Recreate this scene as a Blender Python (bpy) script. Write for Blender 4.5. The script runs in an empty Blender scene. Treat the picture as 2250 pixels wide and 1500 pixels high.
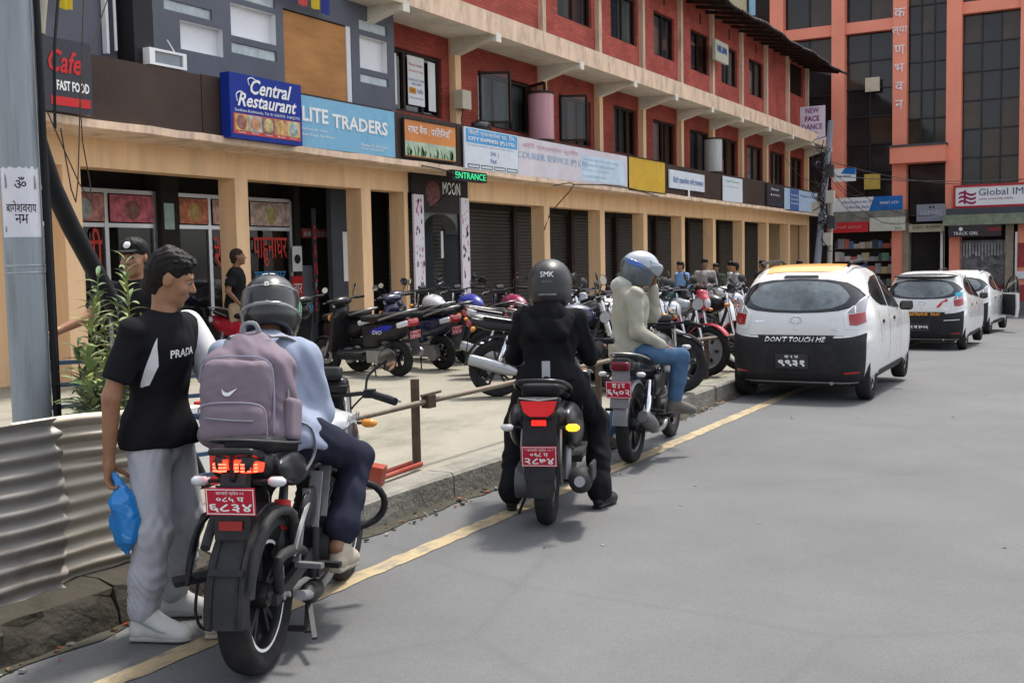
import bpy, bmesh, math, random
import numpy as np
from mathutils import Vector, Matrix, Euler
from mathutils.bvhtree import BVHTree
R = math.radians
rnd = random.Random(7)
SC = bpy.context.scene
COL = SC.collection
# ---------------------------------------------------------------- camera
cd = bpy.data.cameras.new('camera'); cam = bpy.data.objects.new('camera', cd); COL.objects.link(cam)
cd.sensor_width = 36.0; cd.lens = 36.0*2400/2250; cd.clip_start = 0.05; cd.clip_end = 1500
_p, _r, _y = .07293699, -.01970011, .51439249          # pitch down, roll, yaw from the street axis
fw = Vector((-math.sin(_y)*math.cos(_p), math.cos(_y)*math.cos(_p), -math.sin(_p)))
ri = Vector((math.cos(_y), math.sin(_y), 0)); up = ri.cross(fw)
ri, up = ri*math.cos(_r)+up*math.sin(_r), -ri*math.sin(_r)+up*math.cos(_r)
mw = Matrix((ri, up, -fw)).transposed().to_4x4(); mw.translation = (0, 0, 1.60)
cam.matrix_world = mw
SC.camera = cam
# ---------------------------------------------------------------- sky, sun, exposure
W = bpy.data.worlds.new('World'); SC.world = W; W.use_nodes = True
nt = W.node_tree; nt.nodes.clear()
sky = nt.nodes.new('ShaderNodeTexSky'); sky.sky_type = 'NISHITA'; sky.sun_disc = False
SUN = Vector((.06, .42, 1.0)).normalized()
sky.sun_elevation = math.asin(SUN.z); sky.sun_rotation = math.atan2(SUN.x, SUN.y)
sky.air_density = 1.0; sky.dust_density = 7.0; sky.ozone_density = 1.0; sky.altitude = 1300
hs = nt.nodes.new('ShaderNodeHueSaturation'); hs.inputs['Saturation'].default_value = .35
bg = nt.nodes.new('ShaderNodeBackground'); bg.inputs['Strength'].default_value = .15
wo = nt.nodes.new('ShaderNodeOutputWorld')
nt.links.new(sky.outputs[0], hs.inputs['Color']); nt.links.new(hs.outputs[0], bg.inputs[0]); nt.links.new(bg.outputs[0], wo.inputs[0])
sl = bpy.data.lights.new('sun', 'SUN'); sl.energy = 2.0; sl.angle = R(6); sl.color = (1, .945, .86)
so = bpy.data.objects.new('sun', sl); COL.objects.link(so); so.location = (0, 0, 30)
so.rotation_euler = SUN.to_track_quat('Z', 'Y').to_euler()
SC.view_settings.view_transform = 'Standard'; SC.view_settings.look = 'None'
SC.view_settings.exposure = 1.22; SC.view_settings.gamma = 1.0; SC.view_settings.use_curve_mapping = False
SC.cycles.max_bounces = 6; SC.cycles.diffuse_bounces = 3; SC.cycles.glossy_bounces = 3; SC.cycles.transparent_max_bounces = 12
# ---------------------------------------------------------------- helpers: materials
MATS = {}
def M(name, col=(.5, .5, .5), rough=.6, metal=0, var=.12, scale=3, bump=.0, bscale=60, dirt=None, damt=.5, dscale=2.5,
      stretch=(1, 1, 1), spec=None, coat=0, emit=0, alpha=None, sss=0):
    if name in MATS: return MATS[name]
    m = bpy.data.materials.new(name); MATS[name] = m; m.use_nodes = True
    if spec is None: spec = .5 if (metal or coat or rough < .3) else (.28 if rough < .5 else .14)
    n, l = m.node_tree.nodes, m.node_tree.links
    b = n['Principled BSDF']
    b.inputs['Metallic'].default_value = metal; b.inputs['Specular IOR Level'].default_value = spec
    b.inputs['Coat Weight'].default_value = coat; b.inputs['Coat Roughness'].default_value = .08
    if sss: b.inputs['Subsurface Weight'].default_value = sss; b.inputs['Subsurface Radius'].default_value = (.01, .004, .002)
    if emit: b.inputs['Emission Color'].default_value = (*col, 1); b.inputs['Emission Strength'].default_value = emit
    tc = n.new('ShaderNodeTexCoord'); mp = n.new('ShaderNodeMapping'); mp.inputs['Scale'].default_value = stretch
    l.new(tc.outputs['Object'], mp.inputs[0])
    nz = n.new('ShaderNodeTexNoise'); nz.inputs['Scale'].default_value = scale; nz.inputs['Detail'].default_value = 8; nz.inputs['Roughness'].default_value = .65
    l.new(mp.outputs[0], nz.inputs['Vector'])
    cr = n.new('ShaderNodeMapRange'); cr.inputs[1].default_value = .3; cr.inputs[2].default_value = .7; cr.inputs[3].default_value = 1-var; cr.inputs[4].default_value = 1+var
    l.new(nz.outputs[0], cr.inputs[0])
    mx = n.new('ShaderNodeVectorMath'); mx.operation = 'SCALE'; mx.inputs[0].default_value = col
    l.new(cr.outputs[0], mx.inputs['Scale']); out = mx.outputs[0]
    if dirt is not None:
        nd = n.new('ShaderNodeTexNoise'); nd.inputs['Scale'].default_value = dscale; nd.inputs['Detail'].default_value = 10; nd.inputs['Roughness'].default_value = .7
        l.new(mp.outputs[0], nd.inputs['Vector'])
        dr = n.new('ShaderNodeMapRange'); dr.inputs[1].default_value = .48; dr.inputs[2].default_value = .68; dr.inputs[4].default_value = damt
        l.new(nd.outputs[0], dr.inputs[0])
        mm = n.new('ShaderNodeMix'); mm.data_type = 'RGBA'; mm.inputs['B'].default_value = (*dirt, 1)
        l.new(dr.outputs[0], mm.inputs['Factor']); l.new(out, mm.inputs['A']); out = mm.outputs['Result']
    l.new(out, b.inputs['Base Color'])
    rr = n.new('ShaderNodeMapRange'); rr.inputs[1].default_value = .3; rr.inputs[2].default_value = .7
    rr.inputs[3].default_value = max(.02, rough-.08); rr.inputs[4].default_value = min(1, rough+.08)
    l.new(nz.outputs[0], rr.inputs[0]); l.new(rr.outputs[0], b.inputs['Roughness'])
    if bump:
        nb = n.new('ShaderNodeTexNoise'); nb.inputs['Scale'].default_value = bscale; nb.inputs['Detail'].default_value = 4
        l.new(mp.outputs[0], nb.inputs['Vector'])
        bp = n.new('ShaderNodeBump'); bp.inputs['Strength'].default_value = bump; bp.inputs['Distance'].default_value = .02
        l.new(nb.outputs[0], bp.inputs['Height']); l.new(bp.outputs[0], b.inputs['Normal'])
    return m
def glassmat(name, tint=(.55, .6, .62), ior=1.5, rough=.03, see=1.0):
    if name in MATS: return MATS[name]
    m = bpy.data.materials.new(name); MATS[name] = m; m.use_nodes = True
    n, l = m.node_tree.nodes, m.node_tree.links; n.clear()
    o = n.new('ShaderNodeOutputMaterial'); t = n.new('ShaderNodeBsdfTransparent'); t.inputs[0].default_value = (*tint, 1)
    g = n.new('ShaderNodeBsdfGlossy'); g.inputs['Roughness'].default_value = rough; f = n.new('ShaderNodeFresnel'); f.inputs[0].default_value = ior
    d = n.new('ShaderNodeBsdfDiffuse'); d.inputs[0].default_value = (.25, .27, .28, 1)
    m1 = n.new('ShaderNodeMixShader'); m1.inputs[0].default_value = 1-see
    x = n.new('ShaderNodeMixShader'); l.new(f.outputs[0], x.inputs[0]); l.new(t.outputs[0], m1.inputs[1]); l.new(d.outputs[0], m1.inputs[2])
    l.new(m1.outputs[0], x.inputs[1]); l.new(g.outputs[0], x.inputs[2]); l.new(x.outputs[0], o.inputs[0])
    return m
def brickmat(name, c1, c2, mortar, axis='y'):
    m = M(name, c1, rough=.75, var=.22, scale=1.2, dirt=tuple(x*.55 for x in c1), damt=.55, dscale=.9)
    n, l = m.node_tree.nodes, m.node_tree.links
    tc = n.new('ShaderNodeTexCoord'); sx = n.new('ShaderNodeSeparateXYZ'); cx = n.new('ShaderNodeCombineXYZ')
    l.new(tc.outputs['Object'], sx.inputs[0]); l.new(sx.outputs[1 if axis == 'y' else 0], cx.inputs[0]); l.new(sx.outputs[2], cx.inputs[1])
    br = n.new('ShaderNodeTexBrick'); br.inputs['Scale'].default_value = 1; br.inputs['Brick Width'].default_value = .23; br.inputs['Row Height'].default_value = .07
    br.inputs['Mortar Size'].default_value = .006; br.inputs['Mortar Smooth'].default_value = .4
    br.inputs['Color1'].default_value = (1, 1, 1, 1); br.inputs['Color2'].default_value = (.72, .72, .72, 1); br.inputs['Mortar'].default_value = (.55, .5, .5, 1)
    l.new(cx.outputs[0], br.inputs['Vector'])
    bs = n['Principled BSDF']; src = bs.inputs['Base Color'].links[0].from_socket
    mu = n.new('ShaderNodeMix'); mu.data_type = 'RGBA'; mu.blend_type = 'MULTIPLY'; mu.inputs['Factor'].default_value = .75
    l.new(src, mu.inputs['A']); l.new(br.outputs['Color'], mu.inputs['B']); l.new(mu.outputs['Result'], bs.inputs['Base Color'])
    bp = n.new('ShaderNodeBump'); bp.invert = True; bp.inputs['Strength'].default_value = .6; bp.inputs['Distance'].default_value = .01
    l.new(br.outputs['Fac'], bp.inputs['Height']); l.new(bp.outputs[0], bs.inputs['Normal'])
    return m
# ---------------------------------------------------------------- helpers: meshes
def basis(d):
    d = Vector(d).normalized(); a = Vector((0, 0, 1)) if abs(d.z) < .9 else Vector((1, 0, 0))
    u = d.cross(a).normalized(); return u, u.cross(d).normalized()*-1, d
class MB:
    def __init__(s): s.v = []; s.f = []; s.mi = []
    def add(s, vs, fs, m=0):
        b = len(s.v); s.v += [tuple(p) for p in vs]; s.f += [tuple(i+b for i in f) for f in fs]; s.mi += [m]*len(fs); return s
    def box(s, x0, x1, y0, y1, z0, z1, m=0):
        return s.add([(x, y, z) for z in (z0, z1) for y in (y0, y1) for x in (x0, x1)],
                     [(0, 2, 3, 1), (4, 5, 7, 6), (0, 1, 5, 4), (2, 6, 7, 3), (0, 4, 6, 2), (1, 3, 7, 5)], m)
    def obox(s, c, size, rot=None, m=0, taper=1):
        c = Vector(c); vs = []
        for z in (-.5, .5):
            k = taper if z > 0 else 1
            for y in (-.5, .5):
                for x in (-.5, .5):
                    p = Vector((x*size[0]*k, y*size[1]*k, z*size[2])); vs.append(c+(rot @ p if rot is not None else p))
        return s.add(vs, [(0, 2, 3, 1), (4, 5, 7, 6), (0, 1, 5, 4), (2, 6, 7, 3), (0, 4, 6, 2), (1, 3, 7, 5)], m)
    def bar(s, a, b, w, h, m=0, upv=(0, 0, 1)):
        a, b = Vector(a), Vector(b); d = (b-a); L = d.length; d.normalize(); u = d.cross(Vector(upv))
        if u.length < 1e-4: u = d.cross(Vector((1, 0, 0)))
        u.normalize(); q = u.cross(d)
        return s.obox((a+b)/2, (w, L, h), Matrix((u, d, q)).transposed(), m)
    def quad(s, *ps, m=0): return s.add(ps, [tuple(range(len(ps)))], m)
    def tube(s, pts, r, n=8, m=0, closed=False, cap=True, sq=1.0):
        pts = [Vector(p) for p in pts]; N = len(pts); rs = list(r) if isinstance(r, (list, tuple)) else [r]*N
        if N > 2 and not closed:            # round the corners of the path
            P2, R2 = [], []
            for i in range(N-1):
                a, b, c, d = pts[max(i-1, 0)], pts[i], pts[i+1], pts[min(i+2, N-1)]
                for k in range(3):
                    t = k/3; P2.append(b+.5*t*((c-a)+t*((2*a-5*b+4*c-d)+t*(3*(b-c)+d-a)))); R2.append(rs[i]+(rs[i+1]-rs[i])*t)
            pts, rs = P2+[pts[-1]], R2+[rs[-1]]; N = len(pts)
        vs = []; u = None
        for i, p in enumerate(pts):
            if closed: t = pts[(i+1) % N]-pts[i-1]
            else: t = pts[min(i+1, N-1)]-pts[max(i-1, 0)]
            t.normalize()
            if u is None: u = basis(t)[0]
            u = (u-t*u.dot(t)); u = u.normalized() if u.length > 1e-6 else basis(t)[0]
            w = t.cross(u)
            for k in range(n):
                a = 2*math.pi*k/n; vs.append(p+(u*math.cos(a)+w*math.sin(a)*sq)*rs[i])
        fs = []
        for i in range(N if closed else N-1):
            j = (i+1) % N
            for k in range(n): fs.append((i*n+k, i*n+(k+1) % n, j*n+(k+1) % n, j*n+k))
        if cap and not closed: fs += [tuple(range(n))[::-1], tuple((N-1)*n+k for k in range(n))]
        return s.add(vs, fs, m)
    def lathe(s, prof, o=(0, 0, 0), ax=(0, 0, 1), n=16, m=0, closed=False, a0=0, a1=2*math.pi):
        u, w, d = basis(ax); o = Vector(o); full = abs(a1-a0-2*math.pi) < 1e-6; K = n if full else n+1; P = len(prof)
        vs = [o+d*h+(u*math.cos(a0+(a1-a0)*k/n)+w*math.sin(a0+(a1-a0)*k/n))*r for k in range(K) for r, h in prof]
        fs = []
        for k in range(n):
            k2 = (k+1) % K
            for i in range(P if closed else P-1):
                j = (i+1) % P; fs.append((k*P+i, k*P+j, k2*P+j, k2*P+i))
        return s.add(vs, fs, m)
    def disc(s, c, ax, r, h, n=16, m=0): return s.lathe([(0, -h/2), (r, -h/2), (r, h/2), (0, h/2)], c, ax, n, m)
    def loft(s, rings, cap=True, m=0, closed=True):
        n = len(rings[0]); vs = [p for r in rings for p in r]; fs = []
        for i in range(len(rings)-1):
            for k in range(n if closed else n-1):
                k2 = (k+1) % n; fs.append((i*n+k, i*n+k2, (i+1)*n+k2, (i+1)*n+k))
        if cap: fs += [tuple(range(n))[::-1], tuple((len(rings)-1)*n+k for k in range(n))]
        return s.add(vs, fs, m)
    def prism(s, poly, o, u, w, depth, m=0):
        o, u, w = Vector(o), Vector(u), Vector(w); d = u.cross(w).normalized()*depth; n = len(poly)
        a = [o+u*x+w*y for x, y in poly]; return s.loft([a, [p+d for p in a]], True, m)
    def ball(s, c, r, n=10, m=0, sc=(1, 1, 1)):
        c = Vector(c); rings = []
        for i in range(1, n//2+1):
            t = math.pi*i/(n//2+1); rings.append([c+Vector((math.sin(t)*math.cos(2*math.pi*k/n)*sc[0], math.sin(t)*math.sin(2*math.pi*k/n)*sc[1], math.cos(t)*sc[2]))*r for k in range(n)])
        return s.loft(rings[::-1], True, m)
    def text(s, body, o, u, w, width=None, height=None, size=.1, m=0, align='L', shear=0, bold=.0, depth=.004, space=1.0, res=2):
        c = bpy.data.curves.new('t', 'FONT'); c.body = body; c.size = 1; c.shear = shear; mw_ = any(q in body for q in 'MWmwN'); c.offset = 0 if mw_ else bold; c.resolution_u = res; c.space_character = space; c.space_line = .85
        ob = bpy.data.objects.new('t', c); me = bpy.data.meshes.new_from_object(ob)
        co = np.empty(len(me.vertices)*3); me.vertices.foreach_get('co', co); co = co.reshape(-1, 3)
        fs = [tuple(p.vertices) for p in me.polygons]; bpy.data.objects.remove(ob); bpy.data.curves.remove(c); bpy.data.meshes.remove(me)
        if not len(co): return s
        lo, hi = co.min(0), co.max(0); sx = sy = size
        if width: sx = width/max(hi[0]-lo[0], 1e-6); sy = sx
        if height: sy = height/max(hi[1]-lo[1], 1e-6); sx = sx if width else sy
        o, u, w = np.array(o, float), np.array(u, float), np.array(w, float); nn = np.cross(u, w)
        x = (co[:, 0]-(lo[0] if align == 'L' else (lo[0]+hi[0])/2))*sx; y = (co[:, 1]-lo[1])*sy
        P = o+x[:, None]*u+y[:, None]*w+nn*depth
        if mw_ and bold > .008 and depth:
            for q, k in ((-1, 1), (1, 2)): s.add([tuple(p) for p in P+u*(q*bold*.55*sx)+nn*(.0004*k)], fs, m)
        return s.add([tuple(p) for p in P], fs, m)
    def build(s, name, mats, parent=None, ang=50, world=None, kind=None, label=None):
        me = bpy.data.meshes.new(name)
        vs = s.v
        if world is not None: vs = [(p[0]-world[0], p[1]-world[1], p[2]-world[2]) for p in vs]
        me.from_pydata(vs, [], s.f)
        for q in (mats if isinstance(mats, (list, tuple)) else [mats]): me.materials.append(q)
        if any(s.mi): me.polygons.foreach_set('material_index', s.mi)
        bm = bmesh.new(); bm.from_mesh(me); bmesh.ops.recalc_face_normals(bm, faces=bm.faces); bm.to_mesh(me); bm.free()
        if ang: me.shade_smooth(); me.set_sharp_from_angle(angle=R(ang))
        me.update()
        return link(name, me, parent, kind, label)
def link(name, me, parent=None, kind=None, label=None):
    o = bpy.data.objects.new(name, me); COL.objects.link(o)
    if parent: o.parent = parent
    if kind: o['kind'] = kind
    if label: o['label'] = label
    return o
def tag(o, label, cat, group=None):
    o['label'] = label; o['category'] = cat
    if group: o['group'] = group
    return o
def thing(name, label, cat, loc=(0, 0, 0), rz=0, group=None, rot=None):
    o = bpy.data.objects.new(name, None); COL.objects.link(o); o.location = loc; o.empty_display_size = .1
    o.rotation_euler = rot if rot is not None else (0, 0, rz)
    return tag(o, label, cat, group)
def dup(root, loc, rz=0, label=None, rot=None, group=None):
    r = root.copy(); COL.objects.link(r); r.location = loc; r.rotation_euler = rot if rot is not None else (0, 0, rz)
    if label: r['label'] = label
    if group: r['group'] = group
    for ch in list(root.children):
        c = ch.copy(); COL.objects.link(c); c.parent = r
        for g in list(ch.children):
            d = g.copy(); COL.objects.link(d); d.parent = c
    return r
def holes(mb, X, y0, y1, z0, z1, hs, dep, m=0, ax='x'):
    """wall face in the plane X (facing +X) with rectangular openings hs=(ya,yb,za,zb) and reveals of depth dep"""
    P = (lambda y, z, d: (X-d, y, z)) if ax == 'x' else (lambda y, z, d: (y, X+d, z))
    ys = sorted({y0, y1, *[v for h in hs for v in h[:2]]}); zs = sorted({z0, z1, *[v for h in hs for v in h[2:]]})
    for a, b in zip(ys, ys[1:]):
        for c, e in zip(zs, zs[1:]):
            if any(h[0] <= (a+b)/2 <= h[1] and h[2] <= (c+e)/2 <= h[3] for h in hs): continue
            mb.quad(P(a, c, 0), P(b, c, 0), P(b, e, 0), P(a, e, 0), m=m)
    for a, b, c, e in hs:
        for (p, q) in (((a, c), (b, c)), ((b, c), (b, e)), ((b, e), (a, e)), ((a, e), (a, c))):
            mb.quad(P(*p, 0), P(*q, 0), P(*q, dep), P(*p, dep), m=m)
    return mb
def road_z(y): return 0 if y < 13 else -.026*(y-13)
# ================================================================ materials
asphalt = M('asphalt', (.128, .130, .132), rough=.82, var=.17, scale=.55, bump=.3, bscale=260, dirt=(.155, .154, .15), damt=.5, dscale=.35)
def _asph():
    n, l = asphalt.node_tree.nodes, asphalt.node_tree.links
    b = n['Principled BSDF']; src = b.inputs['Base Color'].links[0].from_socket
    tc = n['Texture Coordinate']; v = n.new('ShaderNodeTexVoronoi'); v.inputs['Scale'].default_value = 190
    l.new(tc.outputs['Object'], v.inputs['Vector'])
    mr = n.new('ShaderNodeMapRange'); mr.inputs[1].default_value = .0; mr.inputs[2].default_value = 1; mr.inputs[3].default_value = .84; mr.inputs[4].default_value = 1.16
    l.new(v.outputs['Color'], mr.inputs[0])
    s = n.new('ShaderNodeVectorMath'); s.operation = 'SCALE'; l.new(src, s.inputs[0]); l.new(mr.outputs[0], s.inputs['Scale']); 
    w = n.new('ShaderNodeTexVoronoi'); w.feature = 'DISTANCE_TO_EDGE'; w.inputs['Scale'].default_value = .33
    nz = n.new('ShaderNodeTexNoise'); nz.inputs['Scale'].default_value = 2.2; nz.inputs['Detail'].default_value = 6
    ad = n.new('ShaderNodeVectorMath'); ad.operation = 'ADD'; l.new(tc.outputs['Object'], ad.inputs[0]); l.new(nz.outputs['Color'], ad.inputs[1]); l.new(ad.outputs[0], w.inputs['Vector'])
    c = n.new('ShaderNodeMapRange'); c.inputs[1].default_value = .0; c.inputs[2].default_value = .012; c.inputs[3].default_value = .93; c.inputs[4].default_value = 1
    l.new(w.outputs['Distance'], c.inputs[0])
    s2 = n.new('ShaderNodeVectorMath'); s2.operation = 'SCALE'; l.new(s.outputs[0], s2.inputs[0]); l.new(c.outputs[0], s2.inputs['Scale'])
    l.new(s2.outputs[0], b.inputs['Base Color'])
_asph()
concrete = M('plaza_concrete', (.28, .262, .215), rough=.85, var=.2, scale=.8, bump=.35, bscale=40, dirt=(.12, .115, .085), damt=.85, dscale=.8, stretch=(1, .6, 1))
kerbm = M('kerb_concrete', (.24, .23, .20), rough=.9, var=.25, scale=2.5, bump=.6, bscale=30, dirt=(.11, .105, .09), damt=.6, dscale=2)
kerbold = M('kerb_old', (.058, .052, .042), rough=.92, var=.35, scale=3, bump=.8, bscale=22, dirt=(.03, .03, .02), damt=.8, dscale=3)
dirtm = M('gutter_dirt', (.07, .066, .052), rough=.95, var=.4, scale=4, bump=.6, bscale=60, dirt=(.03, .034, .016), damt=.8, dscale=4)
yline = M('yellow_paint', (.37, .295, .18), rough=.75, var=.22, scale=5, bump=.3, bscale=200, dirt=(.16, .155, .145), damt=1.0, dscale=11, stretch=(1, .5, 1))
peach = M('peach_paint', (.78, .52, .30), rough=.75, var=.10, scale=1.4, bump=.12, bscale=35, dirt=(.52, .35, .22), damt=.55, dscale=1.2, stretch=(2.5, 2.5, .3))
ledgem = M('ledge_paint', (.74, .55, .40), rough=.8, var=.15, scale=2, bump=.2, bscale=30, dirt=(.26, .20, .15), damt=.7, dscale=1.6, stretch=(2, 2, .6))
cream = M('cream_soffit', (.72, .68, .59), rough=.85, var=.08, scale=1.2, bump=.1, bscale=30, dirt=(.42, .36, .27), damt=.65, dscale=.9, stretch=(1, .7, 2))
redbrick = brickmat('red_brick', (.54, .125, .095), (.2, .04, .03), (.2, .1, .1))
oldbrick = brickmat('dark_red_brick', (.33, .07, .05), (.2, .04, .03), (.2, .1, .1))
greyw = M('grey_paint', (.125, .132, .16), rough=.7, var=.08, scale=1.5, bump=.1, bscale=40, dirt=(.09, .095, .11), damt=.5, dscale=1)
brownp = M('brown_panel', (.055, .036, .029), rough=.6, var=.2, scale=1.2, bump=.05, dirt=(.075, .054, .042), damt=.5, dscale=.9)
white = M('white_paint', (.72, .72, .73), rough=.6, var=.06, scale=2)
silver = M('aluminium', (.55, .55, .56), rough=.38, metal=.8, var=.1)
darkwood = M('dark_frame', (.035, .022, .018), rough=.5, var=.2, scale=4)
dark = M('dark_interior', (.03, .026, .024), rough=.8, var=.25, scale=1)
darkgrey = M('dark_grey_paint', (.07, .075, .088), rough=.7, var=.15, scale=2)
shut = M('shutter_steel', (.055, .049, .044), rough=.5, metal=.25, var=.2, scale=2, dirt=(.035, .03, .026), damt=.6, dscale=2)
orange = M('orange_render', (.82, .29, .195), rough=.8, var=.08, scale=.8, bump=.1, bscale=30, dirt=(.72, .25, .165), damt=.4, dscale=.5)
pane = glassmat('window_glass')
oglass = M('film_glass', (.022, .019, .02), rough=.06, var=.3, scale=.6, spec=.32)
oglass2 = M('film_glass_brown', (.05, .036, .026), rough=.08, var=.4, scale=.7, spec=.28)  # browner, paler pane colour, used on a random share of panes
curt = M('curtain', (.42, .41, .38), rough=.9, var=.2, scale=9, stretch=(1, 8, .4))
curtd = M('curtain_dim', (.16, .15, .17), rough=.9, var=.25, scale=9, stretch=(1, 8, .4))
steel = M('galv_steel', (.34, .36, .38), rough=.5, metal=.55, var=.15, scale=4, dirt=(.2, .2, .2), damt=.4)
black = M('black_plastic', (.018, .018, .02), rough=.5, var=.2)
rubberm = M('cable_rubber', (.014, .014, .016), rough=.55)
# ================================================================ ground
def bend(y): return max(0, y-16)*.06
def strip(name, x0, x1, y0, y1, dz, mat, nx=1, ny=40, kind='structure', edge=0):
    mb = MB(); vs = []; fs = []
    for j in range(ny+1):
        y = y0+(y1-y0)*j/ny
        for i in range(nx+1):
            x = x0+(x1-x0)*i/nx-(bend(y) if i in ((nx,) if name == 'plaza' else (0, nx) if name in ('yellow_line', 'gutter') else ()) else 0)
            if edge and i in (0, nx): x += rnd.uniform(-edge, edge)
            vs.append((x, y, road_z(y)+dz))
    for j in range(ny):
        for i in range(nx): a = j*(nx+1)+i; fs.append((a, a+1, a+nx+2, a+nx+1))
    return mb.add(vs, fs).build(name, mat, kind=kind)
strip('road', -6.5, 26, -30, 49, 0, asphalt, 4, 79)
strip('yellow_line', -3.475, -3.355, -4, 40, .004, yline, 1, 500, edge=.009)
strip('gutter', -4.0, -3.86, -4, 30, .006, dirtm, 2, 200, edge=.03)
strip('plaza', -24, -4.19, -10, 48, .165, concrete, 4, 58)
MB().quad((-500, -400, -3), (500, -400, -3), (500, 700, -3), (-500, 700, -3)).build('ground', M('far_ground', (.16, .15, .13), rough=.95), kind='structure', ang=0)
# kerb: single stones
kb = bpy.data.objects.new('kerb', None); COL.objects.link(kb); kb['kind'] = 'structure'
y = 3.95
while y < 30:
    L = rnd.uniform(.95, 1.15); z = road_z(y+L/2); t = rnd.uniform(-.008, .008); h = .175+rnd.uniform(-.006, .006)
    mb = MB(); e = .02
    q = bend(y+.5); pr = [(-4.20-q, -.2), (-3.975+t-q, -.2), (-3.985+t-q, h-e), (-4.005+t-q, h), (-4.20-q, h)]
    mb.loft([[(a, y+.006, b+z) for a, b in pr], [(a, y+L/2, b+z+rnd.uniform(-.003, .003)) for a, b in pr], [(a, y+L-.006, b+z) for a, b in pr]])
    mb.build('kerb_stone', kerbm, kb, 30); y += L
y = 3.94
for L in (.62, .8, .7, .9, .8):                 # broken, raised old kerb blocks under the metal sheets
    mb = MB(); n = 7; rings = []
    h = .195
    for k in range(n+1):
        yy = y-L*k/n; j = lambda s=.018: rnd.uniform(-s, s)
        rings.append([(-4.5, yy, -.1), (-3.91+j(), yy, -.1), (-3.93+j(), yy, h*.35), (-3.95+j(.03), yy, h*.7), (-3.98+j(.02), yy, h-.03+j()), (-4.06, yy, h+j(.01)), (-4.5, yy, h)])
    mb.loft(rings).build('kerb_stone', kerbold, kb, 25, label='broken mossy old kerb block'); y -= L+.012
mb = MB(); rr = random.Random(3)
for i in range(260):                            # leaf litter and grit in the gutter
    yy = rr.uniform(1.6, 12); xx = -3.87+rr.gauss(0, .035)+rr.choice((0, 0, .03)); s = rr.uniform(.004, .016)
    mb.obox((xx, yy, .008+s*.3), (s*2, s*1.5, s*.7), Euler((rr.uniform(-.3, .3), rr.uniform(-.3, .3), rr.uniform(0, 6))).to_matrix(), m=rr.choice((0, 0, 1, 2, 3)))
for i in range(40):
    yy = rr.uniform(3.2, 16); xx = rr.uniform(-3.3, 3); s = rr.uniform(.004, .011); mb.obox((xx, yy, road_z(yy)+.003), (s*2, s*1.6, .004), Euler((0, 0, rr.uniform(0, 6))).to_matrix(), m=rr.choice((1, 2, 2)))
mb.build('gutter_litter', [dirtm, M('dry_leaf', (.16, .1, .05), var=.4), M('grit', (.25, .24, .22), var=.4), M('litter_red', (.33, .07, .04), var=.3)], kind='stuff', ang=0)
# ================================================================ the arcade building (red brick over arcade)
AB = thing('arcade_building', 'long red brick building over a peach arcade of pillars', 'building', (-11.5, 9.2, 0)); W0 = (-11.5, 9.2, 0)
def pa(mb, name, mat, parent=AB, **k): return mb.build(name, mat, parent, world=W0, **k)
CY = [9.41, 12.41, 15.46, 22.2, 25.2, 28.0, 30.9, 33.7, 36.7, 39.6, 42.5, 45.4]; CYA = sorted(CY+[18.53])
for c in CY: pa(MB().box(-11.83, -11.5, c-.27, c, -1.2, 2.9), 'pillar', peach)
pa(MB().box(-11.83, -11.5, 18.25, 18.53, -1.2, 2.9), 'pillar', darkgrey)
pa(MB().box(-11.83, -11.5, 15.46+1.0, 16.58, -1.2, 2.9), 'pillar', peach)
pa(MB().box(-11.83, -11.497, 5.5, 16.6, 2.9, 3.285), 'beam', peach); pa(MB().box(-11.83, -11.497, 18.55, 45.4, 2.83, 3.285), 'beam', peach)
mb = MB(); n = 90; rings = []
for k in range(n+1):
    yy = 5.5+39.95*k/n; a = rnd.uniform(-.008, .008); q = -.0036*(yy-9)
    rings.append([(-11.9, yy, 3.26), (-10.83, yy, 3.285+q), (-10.80, yy, 3.30+a+q), (-10.80, yy, 3.395+a+q), (-11.9, yy, 3.40)])
pa(mb.loft(rings), 'ledge', ledgem, ang=25)
pa(MB().box(-13.4, -11.83, 5.5, 45.4, 3.1, 3.26), 'arcade_ceiling', cream)
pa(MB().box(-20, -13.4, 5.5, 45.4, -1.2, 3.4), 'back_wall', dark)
pa(MB().box(-13.4, -11.9, 45.2, 45.4, -1.2, 3.1), 'end_wall', peach)
# brown parapet panels on the ledge
ys = [5.5, 8.6, 10.9, 12.9, 15.3, 17.3, 19.6, 22.4, 25.1, 27.62, 30.75, 33.5, 36.9, 39.1, 42.2, 44.9]
for a, b in zip(ys, ys[1:]):
    q = -.0036*(a-9); pa(MB().box(-10.90, -10.86, a+.008, b-.008, 3.395+q, 4.19-rnd.uniform(0, .03)+q*.5), 'parapet_panel', brownp)
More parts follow.
